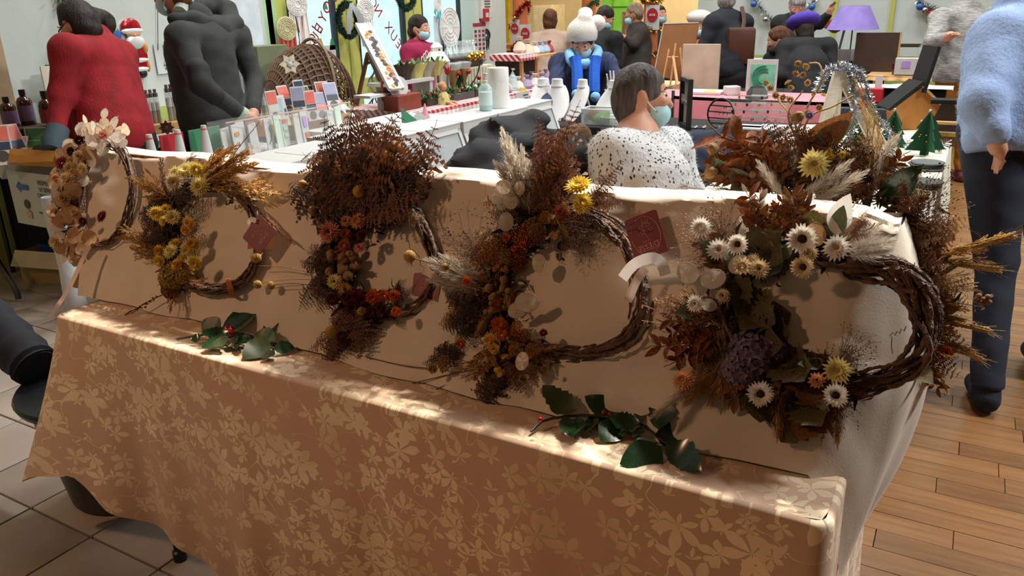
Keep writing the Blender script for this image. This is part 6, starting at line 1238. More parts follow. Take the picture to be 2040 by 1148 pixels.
obj('candle', MB().lathe([(.03, .04), (.03, .12), (.004, .125)], c, 12), mat('wax', '#e6d9c2', .5), t)
# basket of cellophane bags, on the cream slatted box
y = gy(930, 150, -4.05); t = thing('slatted_box', 'cream slatted box behind the gingham cloth', 'box', (-4.1, y+.12, .757))
obj('body', MB().box((-4.12, y+.12, .87), (.2, .62, .22)), mat('cream_paint', '#cdc8b0', .6), t, False)
for k in range(12): obj('slat', MB().box((-4.0, y-.14+.05*k, .87), (.02, .022, .2)), mat('cream_paint', '#cdc8b0'), t, False)
t = thing('gift_basket', 'long dark basket of cellophane bags and gold baubles, on the cream slatted box', 'basket', (-4.1, gy(920, 140, -4.1), .985)); yb_ = gy(920, 140, -4.1)
obj('tray', MB().box((-4.1, yb_, 1.03), (.16, .5, .09), bev=.01), mat('dark_wood', '#34271e'), t, False)
for k in range(6): obj('bauble', MB().ell((-4.03, yb_+.02+.045*k, 1.06+.02*(k % 2)), .032, 10, 7), GOLD, t)
for k in range(5): obj('cellophane_bag', MB().lathe([(.05, 0), (.06, .06), (.02, .12), (.05, .16)], (-4.1, yb_-.2+.1*k, 1.05), 9), mat('cellophane', '#dfe6e6', .08, alpha=.3, var=0, spec=.9), t)
for k in range(3): bottle('bottle', ('dark green bottle nearest the lantern', 'second dark green bottle by the lantern', 'dark green bottle beside the slatted box')[k], 'bottle', (-4.0, gy(897+7*k, 170, -4.0), .757), .26, .035, mat('dark_green_glass', '#15291f', .1, spec=.8), CAPM, 'dark green bottles', None, .45)
# doll, wrapped cones, moss trays, pinwheels
DOLL = mat('doll_dress', '#b9b873', .8); DSK = mat('doll_skin', '#c98f68', .6); y = gy(882, 200); t = thing('doll', 'small rag doll in a yellow-green dress, legs over the table edge', 'doll', (-3.72, y, .757)); c = Vector((-3.74, y, .757))
obj('dress', MB().lathe([(.055, 0), (.05, .04), (.03, .09), (.02, .1)], c, 12), DOLL, t); obj('head', MB().ell(c+Vector((0, 0, .135)), .032, 12, 8), DSK, t); obj('hair', MB().ell(c+Vector((-.008, 0, .145)), (.034, .036, .034), 12, 8), mat('doll_hair', '#b98a55', .9), t)
for dy in (-.02, .025): obj('leg', MB().tube([c+Vector((.02, dy, .02)), c+Vector((.09, dy*1.5, .015)), c+Vector((.13, dy*1.6, -.03))], .012, 6), DSK, t)
for dy in (-.05, .05): obj('arm', MB().tube([c+Vector((0, dy*.4, .09)), c+Vector((.03, dy, .05))], .01, 6), DSK, t)
def moss_tray(label, u, w_, m, x=-3.85, col='fresh_leaf', kraft=True):
    y = gy(u, 200, x); t = thing('plant_tray', label, 'tray', (x, y, .757), 'trays on the gingham cloth'); obj('tray', MB().box((x, y, .785), (.16, w_, .055), bev=.008), m, t, False); b = MB()
    for i in range(170): p = Vector((x+R.uniform(-.08, .08), y+R.uniform(-.5, .5)*w_, .81)); d = Vector((R.uniform(-1, 1), R.uniform(-1, 1), R.uniform(.2, 1.3))).normalized(); l = R.uniform(.03, .08); strip(b, [p, p+d*l*.5, p+d*l], [.003, .009, .001])
    obj('greenery', b, _M[col], t)['kind'] = 'stuff'
    for i in range(3): obj('bauble', MB().ell((x+.05, y+w_*(-.3+.3*i), .84), .018, 8, 6), R.choice((GOLD, FOILR, WHITE)), t)
moss_tray('dark oval tray of succulents and baubles beside the suitcase', 857, .3, mat('dark_wood', '#34271e')); moss_tray('grey tray of dry greenery beside the rag doll', 912, .34, mat('grey_tray', '#4c4744', .6)); moss_tray('tray of green moss with a red candle, before the slatted box', 952, .36, mat('moss_dark', '#2f3a24', .9))
for i, (u, l) in enumerate(((905, 'kraft paper cone wrapped in cellophane with a red bow'), (925, 'second kraft paper cone in cellophane beside the moss tray'))):
    y = gy(u, 190, -3.95); c = Vector((-3.95, y, .84)); t = thing('paper_cornet', l, 'cornet', c); obj('cone', MB().lathe([(.01, 0), (.06, .15), (.05, .15)], c, 12), CRAFT, t); obj('frill', MB().lathe([(.06, .15), (.08, .2), (.045, .21)], c, 9), mat('cellophane', '#dfe6e6'), t); obj('bow', MB().ell(c+Vector((.06, 0, .12)), (.015, .03, .02), 8, 5), FOILR, t)
y = gy(945, 170, -3.9); t = thing('red_candle', 'bent dark stem with a red berry rising from the moss tray', 'stem', (-3.9, y, .81)); obj('stem', MB().tube(smoothpath([(-3.9, y-.08, .82), (-3.9, y+.06, .93), (-3.9, y+.12, 1.06)], 10), .007, 5), INK, t); obj('berry', MB().ell((-3.86, y+.02, .9), .02, 8, 6), FOILR, t)
def pump(label, p, h=.19, col='#8fd0d8'):
    p = Vector(p); t = thing('pump_bottle', label, 'bottle', p, 'hand gel bottles'); r = .038
    obj('body', MB().lathe([(r*.95, 0), (r, .01), (r, h*.6), (r*.5, h*.72), (.014, h*.74)], p, 16), mat('clear_bottle', '#dceff0', .06, alpha=.4, var=0, spec=.8), t); obj('gel', MB().lathe([(r*.9, .004), (r*.93, h*.36), (0, h*.36)], p, 16), mat('aqua_gel', col, .2), t)
    obj('pump', MB().lathe([(.015, h*.74), (.015, h*.8), (.006, h*.81), (.006, h*.95), (.012, h*.955), (.012, h)], p, 10).box(p+Vector((.015, -.012, h*.97)), (.04, .012, .012), rz=-.6), WHITE, t); obj('paper_label', MB().lathe([(r*1.01, h*.15), (r*1.01, h*.5)], p, 16), mat('pale_label', '#cfe6e4', .5), t)
pump('clear hand gel bottle with aqua gel standing on the white boxes beside the paper roll', Vector((-2.33, px(968, 222, x=-2.33).y, .957)), .2)
pump('hand gel bottle farther back among the sachets', (-3.72, gy(1022, 180, -3.72), .757), .2)
t = thing('paper_roll', 'white kitchen paper roll standing on the white boxes', 'paper roll', px(994, 217, x=-2.38)); c = px(994, 217, x=-2.33); c = Vector((-2.33, c.y, .957)); obj('roll', MB().lathe([(.02, 0), (.058, 0), (.06, .004), (.06, .215), (.058, .22), (.02, .22)], c, 28), mat('paper_white', '#efeeea', .9, bump=.1, bscale=120), t); obj('core', MB().lathe([(.02, -.001), (.02, .221)], c, 14), CRAFT, t)
# sachets on the farther table and on the small gingham shelf
SHX = -3.85; y0, y1 = px(1020, 130, x=-3.9).y, px(1095, 118, x=-3.9).y
t = thing('display_shelf', 'small wooden display shelf with a gingham top edge, sachets on top', 'shelf', (-3.95, (y0+y1)/2, .757))
obj('top_board', MB().box((-3.95, (y0+y1)/2, 1.02), (.3, y1-y0, .02)), PINE, t, False); obj('gingham_edge', MB().box((-3.95, y0+.12, 1.03), (.34, .34, .06)), GING, t, False)
for y in (y0+.08, (y0+y1)/2, y1-.05): obj('post', MB().box((-3.84, y, .89), (.03, .03, .25)), PINE, t, False)
obj('back_board', MB().box((-4.08, (y0+y1)/2, .88), (.02, y1-y0, .24)), mat('dark_wood', '#34271e'), t, False)
def sachet(label, c, r, m, tie, grp):
    c = Vector(c); t = thing('sachet', label, 'sachet', c, grp); obj('bag', MB().lathe([(r*.8, 0), (r, r*.4), (r*.75, r*1.1), (r*.25, r*1.6)], c, 10), m, t); obj('tie', MB().lathe([(r*.28, r*1.55), (r*.28, r*1.7)], c, 8), tie, t); obj('frill', MB().lathe([(r*.25, r*1.65), (r*.55, r*2.2), (r*.4, r*2.1)], c, 7), m, t)
sm = [mat('cream_sachet', '#c9bda6', .8), mat('grey_blue_sachet', '#a3b1c4', .8), mat('lilac_sachet', '#9c8fae', .8), mat('navy_sachet', '#39456a', .8), mat('red_check_sachet', '#a23a42', .8), mat('white_sachet', '#d3cfc9', .8)]; cn = ('cream', 'grey-blue', 'lilac', 'navy', 'red', 'white')
od = ('first', 'second', 'third', 'fourth', 'fifth', 'sixth', 'seventh', 'eighth', 'ninth', 'tenth', 'eleventh', 'twelfth')
for i, (u, k) in enumerate(((1036, 0), (1052, 0), (1066, 5), (1076, 1), (1087, 1), (1094, 4))): sachet('%s sachet, %s along the top of the small shelf' % (cn[k], od[i]), (-3.92, px(u, 115, x=-3.92).y, 1.062 if i < 1 else 1.03), .07 if i < 2 else .055, sm[k], FOILR, 'sachets on the small shelf')
for i, (u, k) in enumerate(((1003, 4), (1010, 0), (1018, 3), (1033, 5), (1042, 1), (1050, 2), (1060, 2), (1066, 5), (1073, 4), (1080, 1), (1088, 2), (1008, 2))): 
    x = -3.7 if i % 2 else -3.85; sachet('%s sachet, %s of those spread on the farther gingham cloth' % (cn[k], od[i]), (x, px(u, 170, x=x).y, .757), .055, sm[k], FOILR if k != 4 else WHITE, 'sachets on the farther gingham cloth')
star('yellow_bow', 'yellow ribbon bow on the edge of the farther gingham cloth', px(1042, 183, x=-3.58), .05, mat('yellow_ribbon', '#d2c23a', .6), 6)
t = thing('price_sign', 'white sign with blue and black lines pinned on the farther gingham cloth', 'sign', px(1041, 210, x=-3.53)); c = px(1041, 199, x=-3.54); obj('sheet', MB().box(c, (.006, .24, .15)), WHITE, t, False)
for k in range(3): obj('text_line', MB().box(c+Vector((.005, .05, .04-.03*k)), (.003, .09, .008)), INK, t, False)
obj('blue_mark', MB().box(c+Vector((.005, -.07, .005)), (.003, .05, .025)), mat('blue_print', '#4a6fb0', .5), t, False)
for i, (u, v) in enumerate(((800, 292), (830, 295))):
    pass
c = px(848, 238, x=-3.3); t = thing('pink_card_tree', 'small pink and white paper tree before the striped gingham edge', 'paper tree', c); obj('cone', MB().lathe([(.035, 0), (.003, .11)], c, 7), mat('pink_paper', '#d79aa6', .6), t, False); obj('trunk', MB().lathe([(.008, -.03), (.008, 0)], c, 6), WHITE, t, False)
c = px(800, 245, x=-3.3); t = thing('green_pennant', 'green and white folded paper behind the fern wreath', 'paper', c); obj('green_fold', MB().prism([(0, 0), (.14, -.02), (.01, .1)], .006, Matrix.Translation(c) @ rotm((.8, -.6, .2), (0, 0, 1))), GREENP, t, False); obj('white_fold', MB().prism([(.05, -.01), (.2, .0), (.12, .07)], .006, Matrix.Translation(c+Vector((-.02, .03, 0))) @ rotm((.8, -.6, .2), (0, 0, 1))), WHITE, t, False)
# ------------------------------------------------------------------ the row of white display boxes
ys_ = [1.98+.345*k for k in range(8)]
BOXN = ('nearest', 'second', 'third', 'fourth', 'fifth', 'sixth', 'farthest')
t = thing('dark_gap_riser', 'long black riser added in the dark gap under the white display boxes', 'riser', (-2.45, 3.2, .757)); obj('body', MB().box((-2.36, 3.2, .815), (.24, 2.4, .115)), BLACK, t, False); obj('shelf', MB().box((-2.35, 3.2, .876), (.26, 2.42, .008)), BLACK, t, False)  # added riser; its black stands in for the dark gap below the boxes
for k in range(7):
    y = (ys_[k]+ys_[k+1])/2; t = thing('display_box', '%s flat white display box in the upper row' % BOXN[k], 'box', (-2.33, y, .882), 'flat white boxes of the upper row')
    dx = R.uniform(-.015, .015); obj('body', MB().box((-2.33+dx, y, .917), (.24, .333, .068), bev=.004), WHITE, t, False); obj('lid', MB().box((-2.33+dx, y, .953), (.245, .337, .006)), WHITE, t, False)
    t = thing('glazed_frame', '%s white glazed frame set below the upper row of boxes' % BOXN[k], 'frame', (-2.16, y, .757), 'white glazed frames of the lower row')
    T = Matrix.Translation((-2.17, y, .77)) @ Matrix.Rotation(-1.0, 4, 'Y'); w_, h_ = .325, .17
    for c, d in (((0, 0, .01), (.02, w_, .02)), ((0, 0, h_-.01), (.02, w_, .02)), ((0, -w_/2+.012, h_/2), (.02, .024, h_)), ((0, w_/2-.012, h_/2), (.02, .024, h_))): obj('rail', MB().box(c, d, M=Matrix.Translation((-2.165, y, .765)) @ Matrix.Rotation(-.35, 4, 'Y')), WHITE, t, False)
    obj('glass', MB().box((0, 0, h_/2), (.006, w_-.04, h_-.03), M=Matrix.Translation((-2.165, y, .765)) @ Matrix.Rotation(-.35, 4, 'Y')), mat('grey_glass', '#aab0b2', .1, spec=.8), t, False)
for i, (u, v, l) in enumerate(((600, 318, 'white foam slab lying behind the fern wreath, nearest the sheet'), (735, 275, 'long white slab lying behind the top of the fern fan'), (700, 262, 'white slab lying flat before the card stand'))):
    p = px(u, v, z=.93 if i != 2 else .80); frombox('foam_slab', l, 'slab', p+Vector((-.1, .08, 0)), (.26, .5, .03), WHITE, 0, 'white foam slabs')
    frombox('support_box', ('white box under the slab nearest the sheet', 'white box under the long slab behind the fern fan', 'white box under the slab by the card stand')[i], 'box', (p.x-.1, p.y+.08, (p.z-.0185+.757)/2), (.2, .4, p.z-.0185-.757), WHITE)
# ------------------------------------------------------------------ jewellery table
def bust(label, u, d_=0, x_rot=.3):
    b0 = px(u, 240, y=5.02+d_); c = Vector((b0.x, 5.02+d_, .757)); t = thing('bust_stand', label, 'bust stand', c, 'white bust stands for necklaces'); m = mat('white_leatherette', '#dedede', .5, var=.02)
    b = MB(); T = Matrix.Translation(c) @ Matrix.Rotation(PI+x_rot, 4, 'Z')
    def fn(a, q):                              # a bib shape curving forward from the neck to the table
        z = .22*(1-a); w_ = .045+.075*math.sin(PI*min(1, a*.75+.02))**.8; s = (q-.5)*2; return T @ Vector((s*w_, .045+.10*a**1.5-.05*s*s*(1-a*.6), z))
    b.grid(fn, 14, 12); b.grid(lambda a, q: (lambda p: p)(T @ Vector(((q-.5)*2*(.04+.07*math.sin(PI*min(1, a*.75+.02))**.8), .035+.10*a**1.5-.05*((q-.5)*2)**2*(1-a*.6), .22*(1-a)))), 14, 12); obj('bib', b, m, t)
    obj('collar', MB().lathe([(.05, .215), (.042, .235), (.040, .262), (.028, .265), (.0, .262)], (0, .01, 0), 18, M=T, sy=.75), m, t); obj('prop', MB().tube([T @ Vector((0, 0, .2)), T @ Vector((0, -.07, 0))], .008, 6), m, t)
for u, l, r in ((1082, 'white bust stand at the near end of the jewellery table', .9), (1112, 'second white bust stand, behind the fern tip', -.1), (1163, 'third white bust stand, behind the clear plastic box', -.7), (1225, 'white bust stand half hidden by the seated woman', -.2)): bust(l, u, 0, r)
def tray_box(name, label, c, d, m, wall_=.004):
    c = Vector(c); t = thing(name, label, 'box', c); b = MB(); x, y, z = d
    for o, s in (((0, -y/2, z/2), (x, wall_, z)), ((0, y/2, z/2), (x, wall_, z)), ((-x/2, 0, z/2), (wall_, y, z)), ((x/2, 0, z/2), (wall_, y, z)), ((0, 0, .003), (x, y, .006))): b.box(c+Vector(o), s)
    obj('body', b, m, t, False); obj('rim', MB().tube([c+Vector(p) for p in ((-x/2, -y/2, z), (x/2, -y/2, z), (x/2, y/2, z), (-x/2, y/2, z), (-x/2, -y/2, z))], .006, 5), mat('clear_rim', '#dfe5e6', .15), t); return t, c
PL = mat('frosted_plastic', '#dfe6e8', .15, alpha=.35, var=0, spec=.8)
p = px(1148, 262, z=.757); t, c = tray_box('plastic_box', 'clear plastic box of green moss and twigs on the jewellery table', (p.x, 4.84, .757), (.2, .14, .10), PL); obj('moss_filling', MB().ell(c+Vector((.02, 0, .03)), (.08, .055, .04), 14, 8), mat('moss_green', '#4f8a45', .9, bump=.5), t); obj('twig_filling', MB().ell(c+Vector((-.05, .01, .05)), (.045, .05, .035), 12, 8), mat('twig_brown', '#6e4630', .9, bump=.5), t)
p = px(1200, 258, z=.757); t, c = tray_box('plastic_tray', 'shallow clear tray of beads beside the clear plastic box', (p.x, 4.83, .757), (.16, .12, .05), PL)
for k in range(10): obj('bead', MB().ell(c+Vector((R.uniform(-.06, .06), R.uniform(-.04, .04), .016)), .010, 6, 4), R.choice((WHITE, GOLD, STEEL)), t)
HAND = mat('white_porcelain', '#e6e4e2', .3)
p = px(1218, 210, y=5.05); t = thing('ring_holder', 'white porcelain hand holding rings, by the seated woman', 'ring holder', (p.x, 5.05, .757)); c = Vector((p.x, 5.05, .757)); obj('hand', MB().tube([c, c+Vector((0, 0, .12)), c+Vector((0, 0, .2))], [.03, .022, .026], 10), HAND, t)
for k in range(4): obj('finger', MB().tube([c+Vector((-.02+.014*k, 0, .19)), c+Vector((-.03+.021*k, 0, .26+.02*(k in (1, 2)))), c+Vector((-.034+.024*k, -.01, .30+.02*(k in (1, 2))))], [.008, .007, .005], 6), HAND, t)
obj('thumb', MB().tube([c+Vector((-.022, 0, .15)), c+Vector((-.05, 0, .2))], [.009, .006], 6), HAND, t)
p = px(1344, 262, z=.757); t = thing('picture_frame', 'black upright picture frame with necklaces, beside the mask of the seated woman', 'frame', (p.x, 4.85, .757)); c = Vector((p.x, 4.88, .757)); T = Matrix.Translation(c) @ Matrix.Rotation(-1.05, 4, 'Z')
for o, s in (((-.11, 0, .15), (.022, .03, .3)), ((.11, 0, .15), (.022, .03, .3)), ((0, 0, .29), (.24, .03, .022)), ((0, 0, .011), (.24, .03, .022))): obj('rail', MB().box(o, s, M=T), INK, t, False)
obj('back_panel', MB().box((0, .012, .15), (.2, .004, .27), M=T), mat('grey_panel', '#8d8783', .6), t, False)
for k in range(3): obj('necklace', MB().tube([T @ Vector((-.06+.06*k+.02*math.cos(q), -.008, .2+.06*math.sin(q))) for q in np.linspace(PI, 2*PI, 10)], .003, 4), STEEL, t)
p = px(1422, 262, z=.757); t = thing('earring_hoop', 'round black metal hoop with bars of earrings', 'earring stand', (p.x, 4.88, .757)); c = Vector((p.x, 4.9, .757)); r = .088; T = Matrix.Translation(c+Vector((0, 0, r+.004))) @ rotm((-.25, -1, .1), (0, 0, 1)); BM = mat('black_metal', '#121213', .4)
obj('hoop', MB().tube([T @ Vector((r*math.cos(q), r*math.sin(q), 0)) for q in np.linspace(0, 2*PI, 40)], .006, 6, cap=False), BM, t)
for h in (.045, .008, -.03, -.06): obj('bar', MB().tube([T @ Vector((-math.sqrt(r*r-h*h), h, 0)), T @ Vector((math.sqrt(r*r-h*h), h, 0))], .0045, 5), BM, t)
for k in range(6): obj('earring', MB().ell(T @ Vector((R.uniform(-.05, .05), R.choice((.035, -.002)), .004)), .006, 6, 4), STEEL, t)
def earring_rack(label, u, v, y):
    p = px(u, v, y=y); c = Vector((p.x, y, .757)); t = thing('earring_rack', label, 'earring stand', c, 'clear earring racks')
    obj('back_sheet', MB().box(c+Vector((0, .02, .11)), (.24, .004, .22)), ACRYL, t, False)
    for k in range(4): obj('rail', MB().box(c+Vector((0, 0, .04+.045*k)), (.24, .006, .006)), mat('clear_rim', '#dfe5e6'), t, False)
    for k in range(12): obj('earring', MB().box(c+Vector((-.1+.018*k+R.uniform(0, .004), -.008, .03+.045*(k % 4))), (.012, .004, .018)), R.choice((INK, OCHRE, STEEL, INK)), t, False)
earring_rack('clear rack of small earrings before the pink cloth', 1482, 262, 5.15); earring_rack('second clear rack of earrings, near the dry stalks', 1530, 262, 5.2)
for i, (u, v, l) in enumerate(((1500, 262, 'silver flat case at the front of the jewellery table'), (1480, 255, 'silver flat case beneath the earring racks'), (1545, 263, 'grey flat case at the end of the jewellery table'))): p = px(u, v, z=.77); frombox('flat_case', l, 'case', (p.x, 4.86+.05*i, .768), (.26, .16, .022), STEEL if i < 2 else mat('grey_case', '#cfd0cc'), 0, 'flat cases on the jewellery table', parts=(('inlay', (0, 0, .0125), (.22, .12, .003), WHITE),))
for i, u in enumerate((1378, 1395, 1440, 1460)): p = px(u, 254, z=.76); t = thing('bracelet', ('bracelet nearest the black frame', 'bracelet under the round hoop', 'bracelet past the round hoop', 'bracelet by the silver case')[i], 'bracelet', (p.x, p.y, .757), 'bracelets on the black cloth'); obj('band', MB().tube([(p.x+.03*math.cos(q), p.y+.02*math.sin(q), .763) for q in np.linspace(0, 2*PI, 16)], .006, 5, cap=False), STEEL, t); obj('charm', MB().ell((p.x+.03, p.y, .765), .009, 6, 4), WHITE, t)
# back of a painting on its little easel
EY = px(1345, 174, z=.757).y
c = px(1345, 173, y=EY); c.z = .757; t = thing('table_easel', 'small pine table easel standing before the brown board', 'easel', c)
for a_, b_ in (((1319, 170), (1333, 97)), ((1362, 168), (1355, 95)), ((1335, 172), (1346, 86)), ((1348, 172), (1341, 112))): obj('leg', MB().tube([px(*a_, y=EY), px(*b_, y=EY+.06)], .009, 6), PINE, t)
obj('crossbar', MB().tube([px(1330, 114, y=EY+.04), px(1352, 113, y=EY+.04)], .007, 5), PINE, t); obj('prop', MB().tube([px(1350, 170, y=EY-.14), px(1341, 112, y=EY+.04)], .012, 6), PINE, t)
pts = [px(u, v, y=EY+.14) for u, v in ((1322, 47), (1392, 45), (1372, 168), (1303, 148))]; t = thing('brown_board', 'brown board seen from behind, standing on the pine table easel', 'board', (pts[2]+pts[3])/2); b = MB(); n_ = Vector((0, .02, 0)); b.add(pts+[p+n_ for p in pts], [(0, 3, 2, 1), (4, 5, 6, 7), (0, 1, 5, 4), (1, 2, 6, 5), (2, 3, 7, 6), (3, 0, 4, 7)]); obj('board', b, mat('hardboard', '#96693f', .7, var=.06), t, False)
obj('pale_edge', MB().tube([pts[0], pts[1]], .006, 4), WHITE, t); obj('pale_edge', MB().tube([pts[3], pts[0]], .006, 4), WHITE, t)
t = thing('painting', 'white canvas with a green swirl, standing on the pink cloth', 'painting', px(1515, 187, y=6.75)); a, b_ = px(1490, 118, y=6.75), px(1545, 187, y=6.75); obj('canvas', MB().box(((a.x+b_.x)/2, 6.75, (a.z+b_.z)/2), (b_.x-a.x, .02, a.z-b_.z)), WHITE, t, False)
sw = mat('green_wash', '#8fd0b4', .6, col2='#4fae8e', scale=14); obj('wash', MB().box(((a.x+b_.x)/2+.01, 6.738, b_.z+.13), ((b_.x-a.x)*.8, .004, .2)), sw, t, False)
for k in range(3): q0 = Vector(((a.x+b_.x)/2+.02, 6.733, b_.z+.13)); obj('brush_arc', MB().tube([q0+Vector(((.05+.02*k)*math.cos(q), 0, (.05+.02*k)*math.sin(q))) for q in np.linspace(.8+.3*k, 4.6, 14)], [.003+.004*math.sin(PI*i/13) for i in range(14)], 4), mat('deep_green', '#2f8f6e', .6), t)
# things strewn on the pink table
for i, (u, v, l, m, d) in enumerate(((1408, 182, 'pile of pale papers with a yellow sheet on the pink cloth', WHITE, (.3, .25, .02)), (1425, 180, 'yellow sheet on the pale papers', mat('yellow_paper', '#d9c95a', .6), (.1, .12, .006)), (1476, 178, 'crumpled white tissue on the pink cloth', WHITE, (.12, .1, .07)))):
    p = px(u, v, z=.77); frombox('paper_pile', l, 'papers', (p.x, 6.8 if i else 6.85, .757+d[2]/2+(.02 if i == 1 else 0)), d, m, .3*i, bev=.008 if i == 2 else .002)
t = thing('black_hat', 'small black domed cushion before the green painting', 'cushion', px(1508, 187, y=6.6)); p = px(1508, 187, y=6.6); obj('dome', MB().lathe([(.085, 0), (.08, .05), (.05, .09), (0, .1)], (p.x, 6.6, .757), 16), BLACK, t); obj('trim', MB().lathe([(.09, 0), (.09, .012)], (p.x, 6.6, .757), 16), BLACK, t)
# barrier tape
TAPE = mat('barrier_tape', '#d23a3f', .4, col2='#efe5e2', scale=9, stretch=(6, .1, .1)); posts = [px(1340, 194, y=5.95), px(1480, 201, y=5.95), px(1660, 208, y=5.95), px(1860, 217, y=5.95), px(1945, 221, y=5.95)]; t = thing('barrier_tape', 'red and white barrier tape stretched before the pink cloth', 'tape', (posts[2].x, 5.95, .7)); b = MB()
for p, q in zip(posts, posts[1:]): b.add([p+Vector((0, 0, .012)), q+Vector((0, 0, .012)), q-Vector((0, 0, .012)), p-Vector((0, 0, .012))], [(0, 1, 2, 3), (3, 2, 1, 0)])
obj('tape', b, TAPE, t, False)
for p in (posts[0],): obj('post', MB().tube([(p.x, 5.96, 0), (p.x, 5.96, p.z+.05)], .014, 8), STEEL, t)
# wooden animals and boxes on the black table
WD = mat('carved_wood', '#7d6346', .6, var=.2)
p = px(1432, 137, y=8.5); c = Vector((p.x, 8.5, .757)); t = thing('wooden_elephant', 'carved wooden elephant on the black cloth by the wall', 'figurine', c); obj('trunk_body', MB().ell(c+Vector((0, 0, .2)), (.15, .09, .11), 16, 10), WD, t); obj('head', MB().ell(c+Vector((-.17, 0, .2)), (.075, .07, .08), 12, 8), WD, t); obj('nose', MB().tube([c+Vector((-.23, 0, .2)), c+Vector((-.28, 0, .12)), c+Vector((-.27, 0, .04))], [.03, .022, .015], 8), WD, t)
for dx in (-.09, .09):
    for dy in (-.045, .045): obj('leg', MB().tube([c+Vector((dx, dy, .17)), c+Vector((dx, dy, 0))], .035, 8), WD, t)
p = px(1465, 137, y=8.45); frombox('wooden_box', 'pale open wooden box beside the carved elephant', 'box', (p.x, 8.45, .87), (.26, .2, .22), mat('pale_wood', '#a08a68', .7), 0, None, .006, (('dark_opening', (0, -.101, .01), (.2, .004, .15), mat('box_inside', '#7d6a4e', .8)),))
p = px(1400, 140, y=8.4); t = thing('black_ball', 'shiny black ball ornament on the black cloth', 'ornament', (p.x, 8.4, .757)); obj('ball', MB().ell((p.x, 8.4, .83), .08, 16, 10), mat('shiny_black', '#0d0d10', .08, spec=.9), t); obj('base', MB().lathe([(.05, 0), (.045, .015)], (p.x, 8.4, .757), 14), BLACK, t)
p = px(1399, 105, y=8.75); t = thing('orange_leaf_board', 'orange leaf-shaped board standing behind the shiny black ball', 'ornament', (p.x, 8.75, .757)); obj('board', MB().prism([(-.12, 0), (.1, 0), (.14, .15), (.06, .33), (-.06, .32), (-.15, .2)], .02, Matrix.Translation((p.x, 8.75, .79)) @ Matrix.Rotation(PI/2, 4, 'X')), OCHRE, t, False); obj('foot', MB().box((p.x, 8.76, .775), (.2, .06, .035)), OCHRE, t, False)
p = px(1448, 112, y=8.8); t = thing('grey_cone', 'grey metal cone beside the wooden box', 'cone', (p.x+.2, 8.8, .757)); obj('cone', MB().lathe([(.09, 0), (.012, .36), (0, .36)], (p.x+.2, 8.8, .757), 14), mat('zinc', '#7a7f86', .4, .6), t); obj('rim', MB().lathe([(.095, 0), (.095, .012)], (p.x+.2, 8.8, .757), 14), STEEL, t)
p = px(1500, 120, y=8.6); frombox('glass_case', 'low clear display case beside the wooden box', 'case', (p.x, 8.6, .84), (.45, .25, .16), ACRYL, parts=(('lid', (0, 0, .083), (.46, .26, .01), mat('clear_rim', '#dfe5e6')),))
t = thing('trinket', 'row of small shining trinkets along the front of the black cloth', 'trinkets', (-2.3, 8.34, .757))
for k in range(14): obj('trinket_piece', MB().ell((-2.9+.085*k, 8.34, .768), (.022, .018, .012), 8, 5), R.choice((STEEL, FOILR, GOLD)), t)
frombox('folding_screen', 'grey-beige panel standing behind the brown board', 'panel', (px(1394, 165, y=7.25).x, 7.25, .57), (.34, .03, 1.14), mat('beige_panel', '#b3a892', .8))
# ------------------------------------------------------------------ purple lamp table by the far wall
p = px(1692, 113, y=9.6); c = Vector((p.x, 9.6, .757)); t = thing('table_lamp', 'table lamp with a lilac shade on a dark base by the far wall', 'lamp', c)
obj('shade', MB().lathe([(.27, .42), (.145, .66), (.14, .66), (.265, .42)], c, 24), mat('lilac_shade', '#a48fd8', .7, trans=.3, emit=.12), t); obj('stem', MB().tube([c+Vector((0, 0, .12)), c+Vector((0, 0, .46))], .008, 6), STEEL, t); obj('base', MB().lathe([(.13, 0), (.11, .02), (.03, .10), (.02, .14)], c, 16), mat('dark_base', '#2c2623', .5), t)
frombox('card_holder', 'small grey and white cards on the lamp foot', 'cards', c+Vector((0, -.12, .16)), (.26, .02, .12), mat('grey_card', '#8d8a86', .7), parts=(('white_half', (.08, -.012, 0), (.1, .004, .11), WHITE), ('stand', (0, .03, -.11), (.05, .05, .1), mat('dark_base', '#2c2623'))))
p = px(1742, 130, y=9.4); frombox('upright_board', 'dark brown upright board before the far wall', 'board', (p.x, 9.4, .95), (.42, .03, .4), mat('choc_board', '#3e2b22', .6), parts=(('pale_edge', (.215, 0, 0), (.015, .035, .41), PINE),))
p = px(1660, 75, y=9.9); t = thing('red_ornament', 'red and brown hanging ornament on a pale slanting stick, beside the lilac lamp', 'ornament', (p.x, 9.8, .757)); obj('stick', MB().tube([px(1668, 112, y=9.8), px(1682, 60, y=9.8)], .014, 6), WHITE, t); obj('bowl', MB().lathe([(.02, 0), (.12, .06), (.13, .14), (.1, .15)], px(1662, 66, y=9.8), 14), mat('terracotta', '#a0452c', .5), t)
t = thing('wall_hook', 'white standing rail against the far wall', 'rail', px(1755, 60, y=10.2)); obj('rail', MB().tube([px(1747, 98, y=10.2), px(1756, 66, y=10.2), px(1761, 66, y=10.2), px(1761, 100, y=10.2)], .02, 6), WHITE, t)
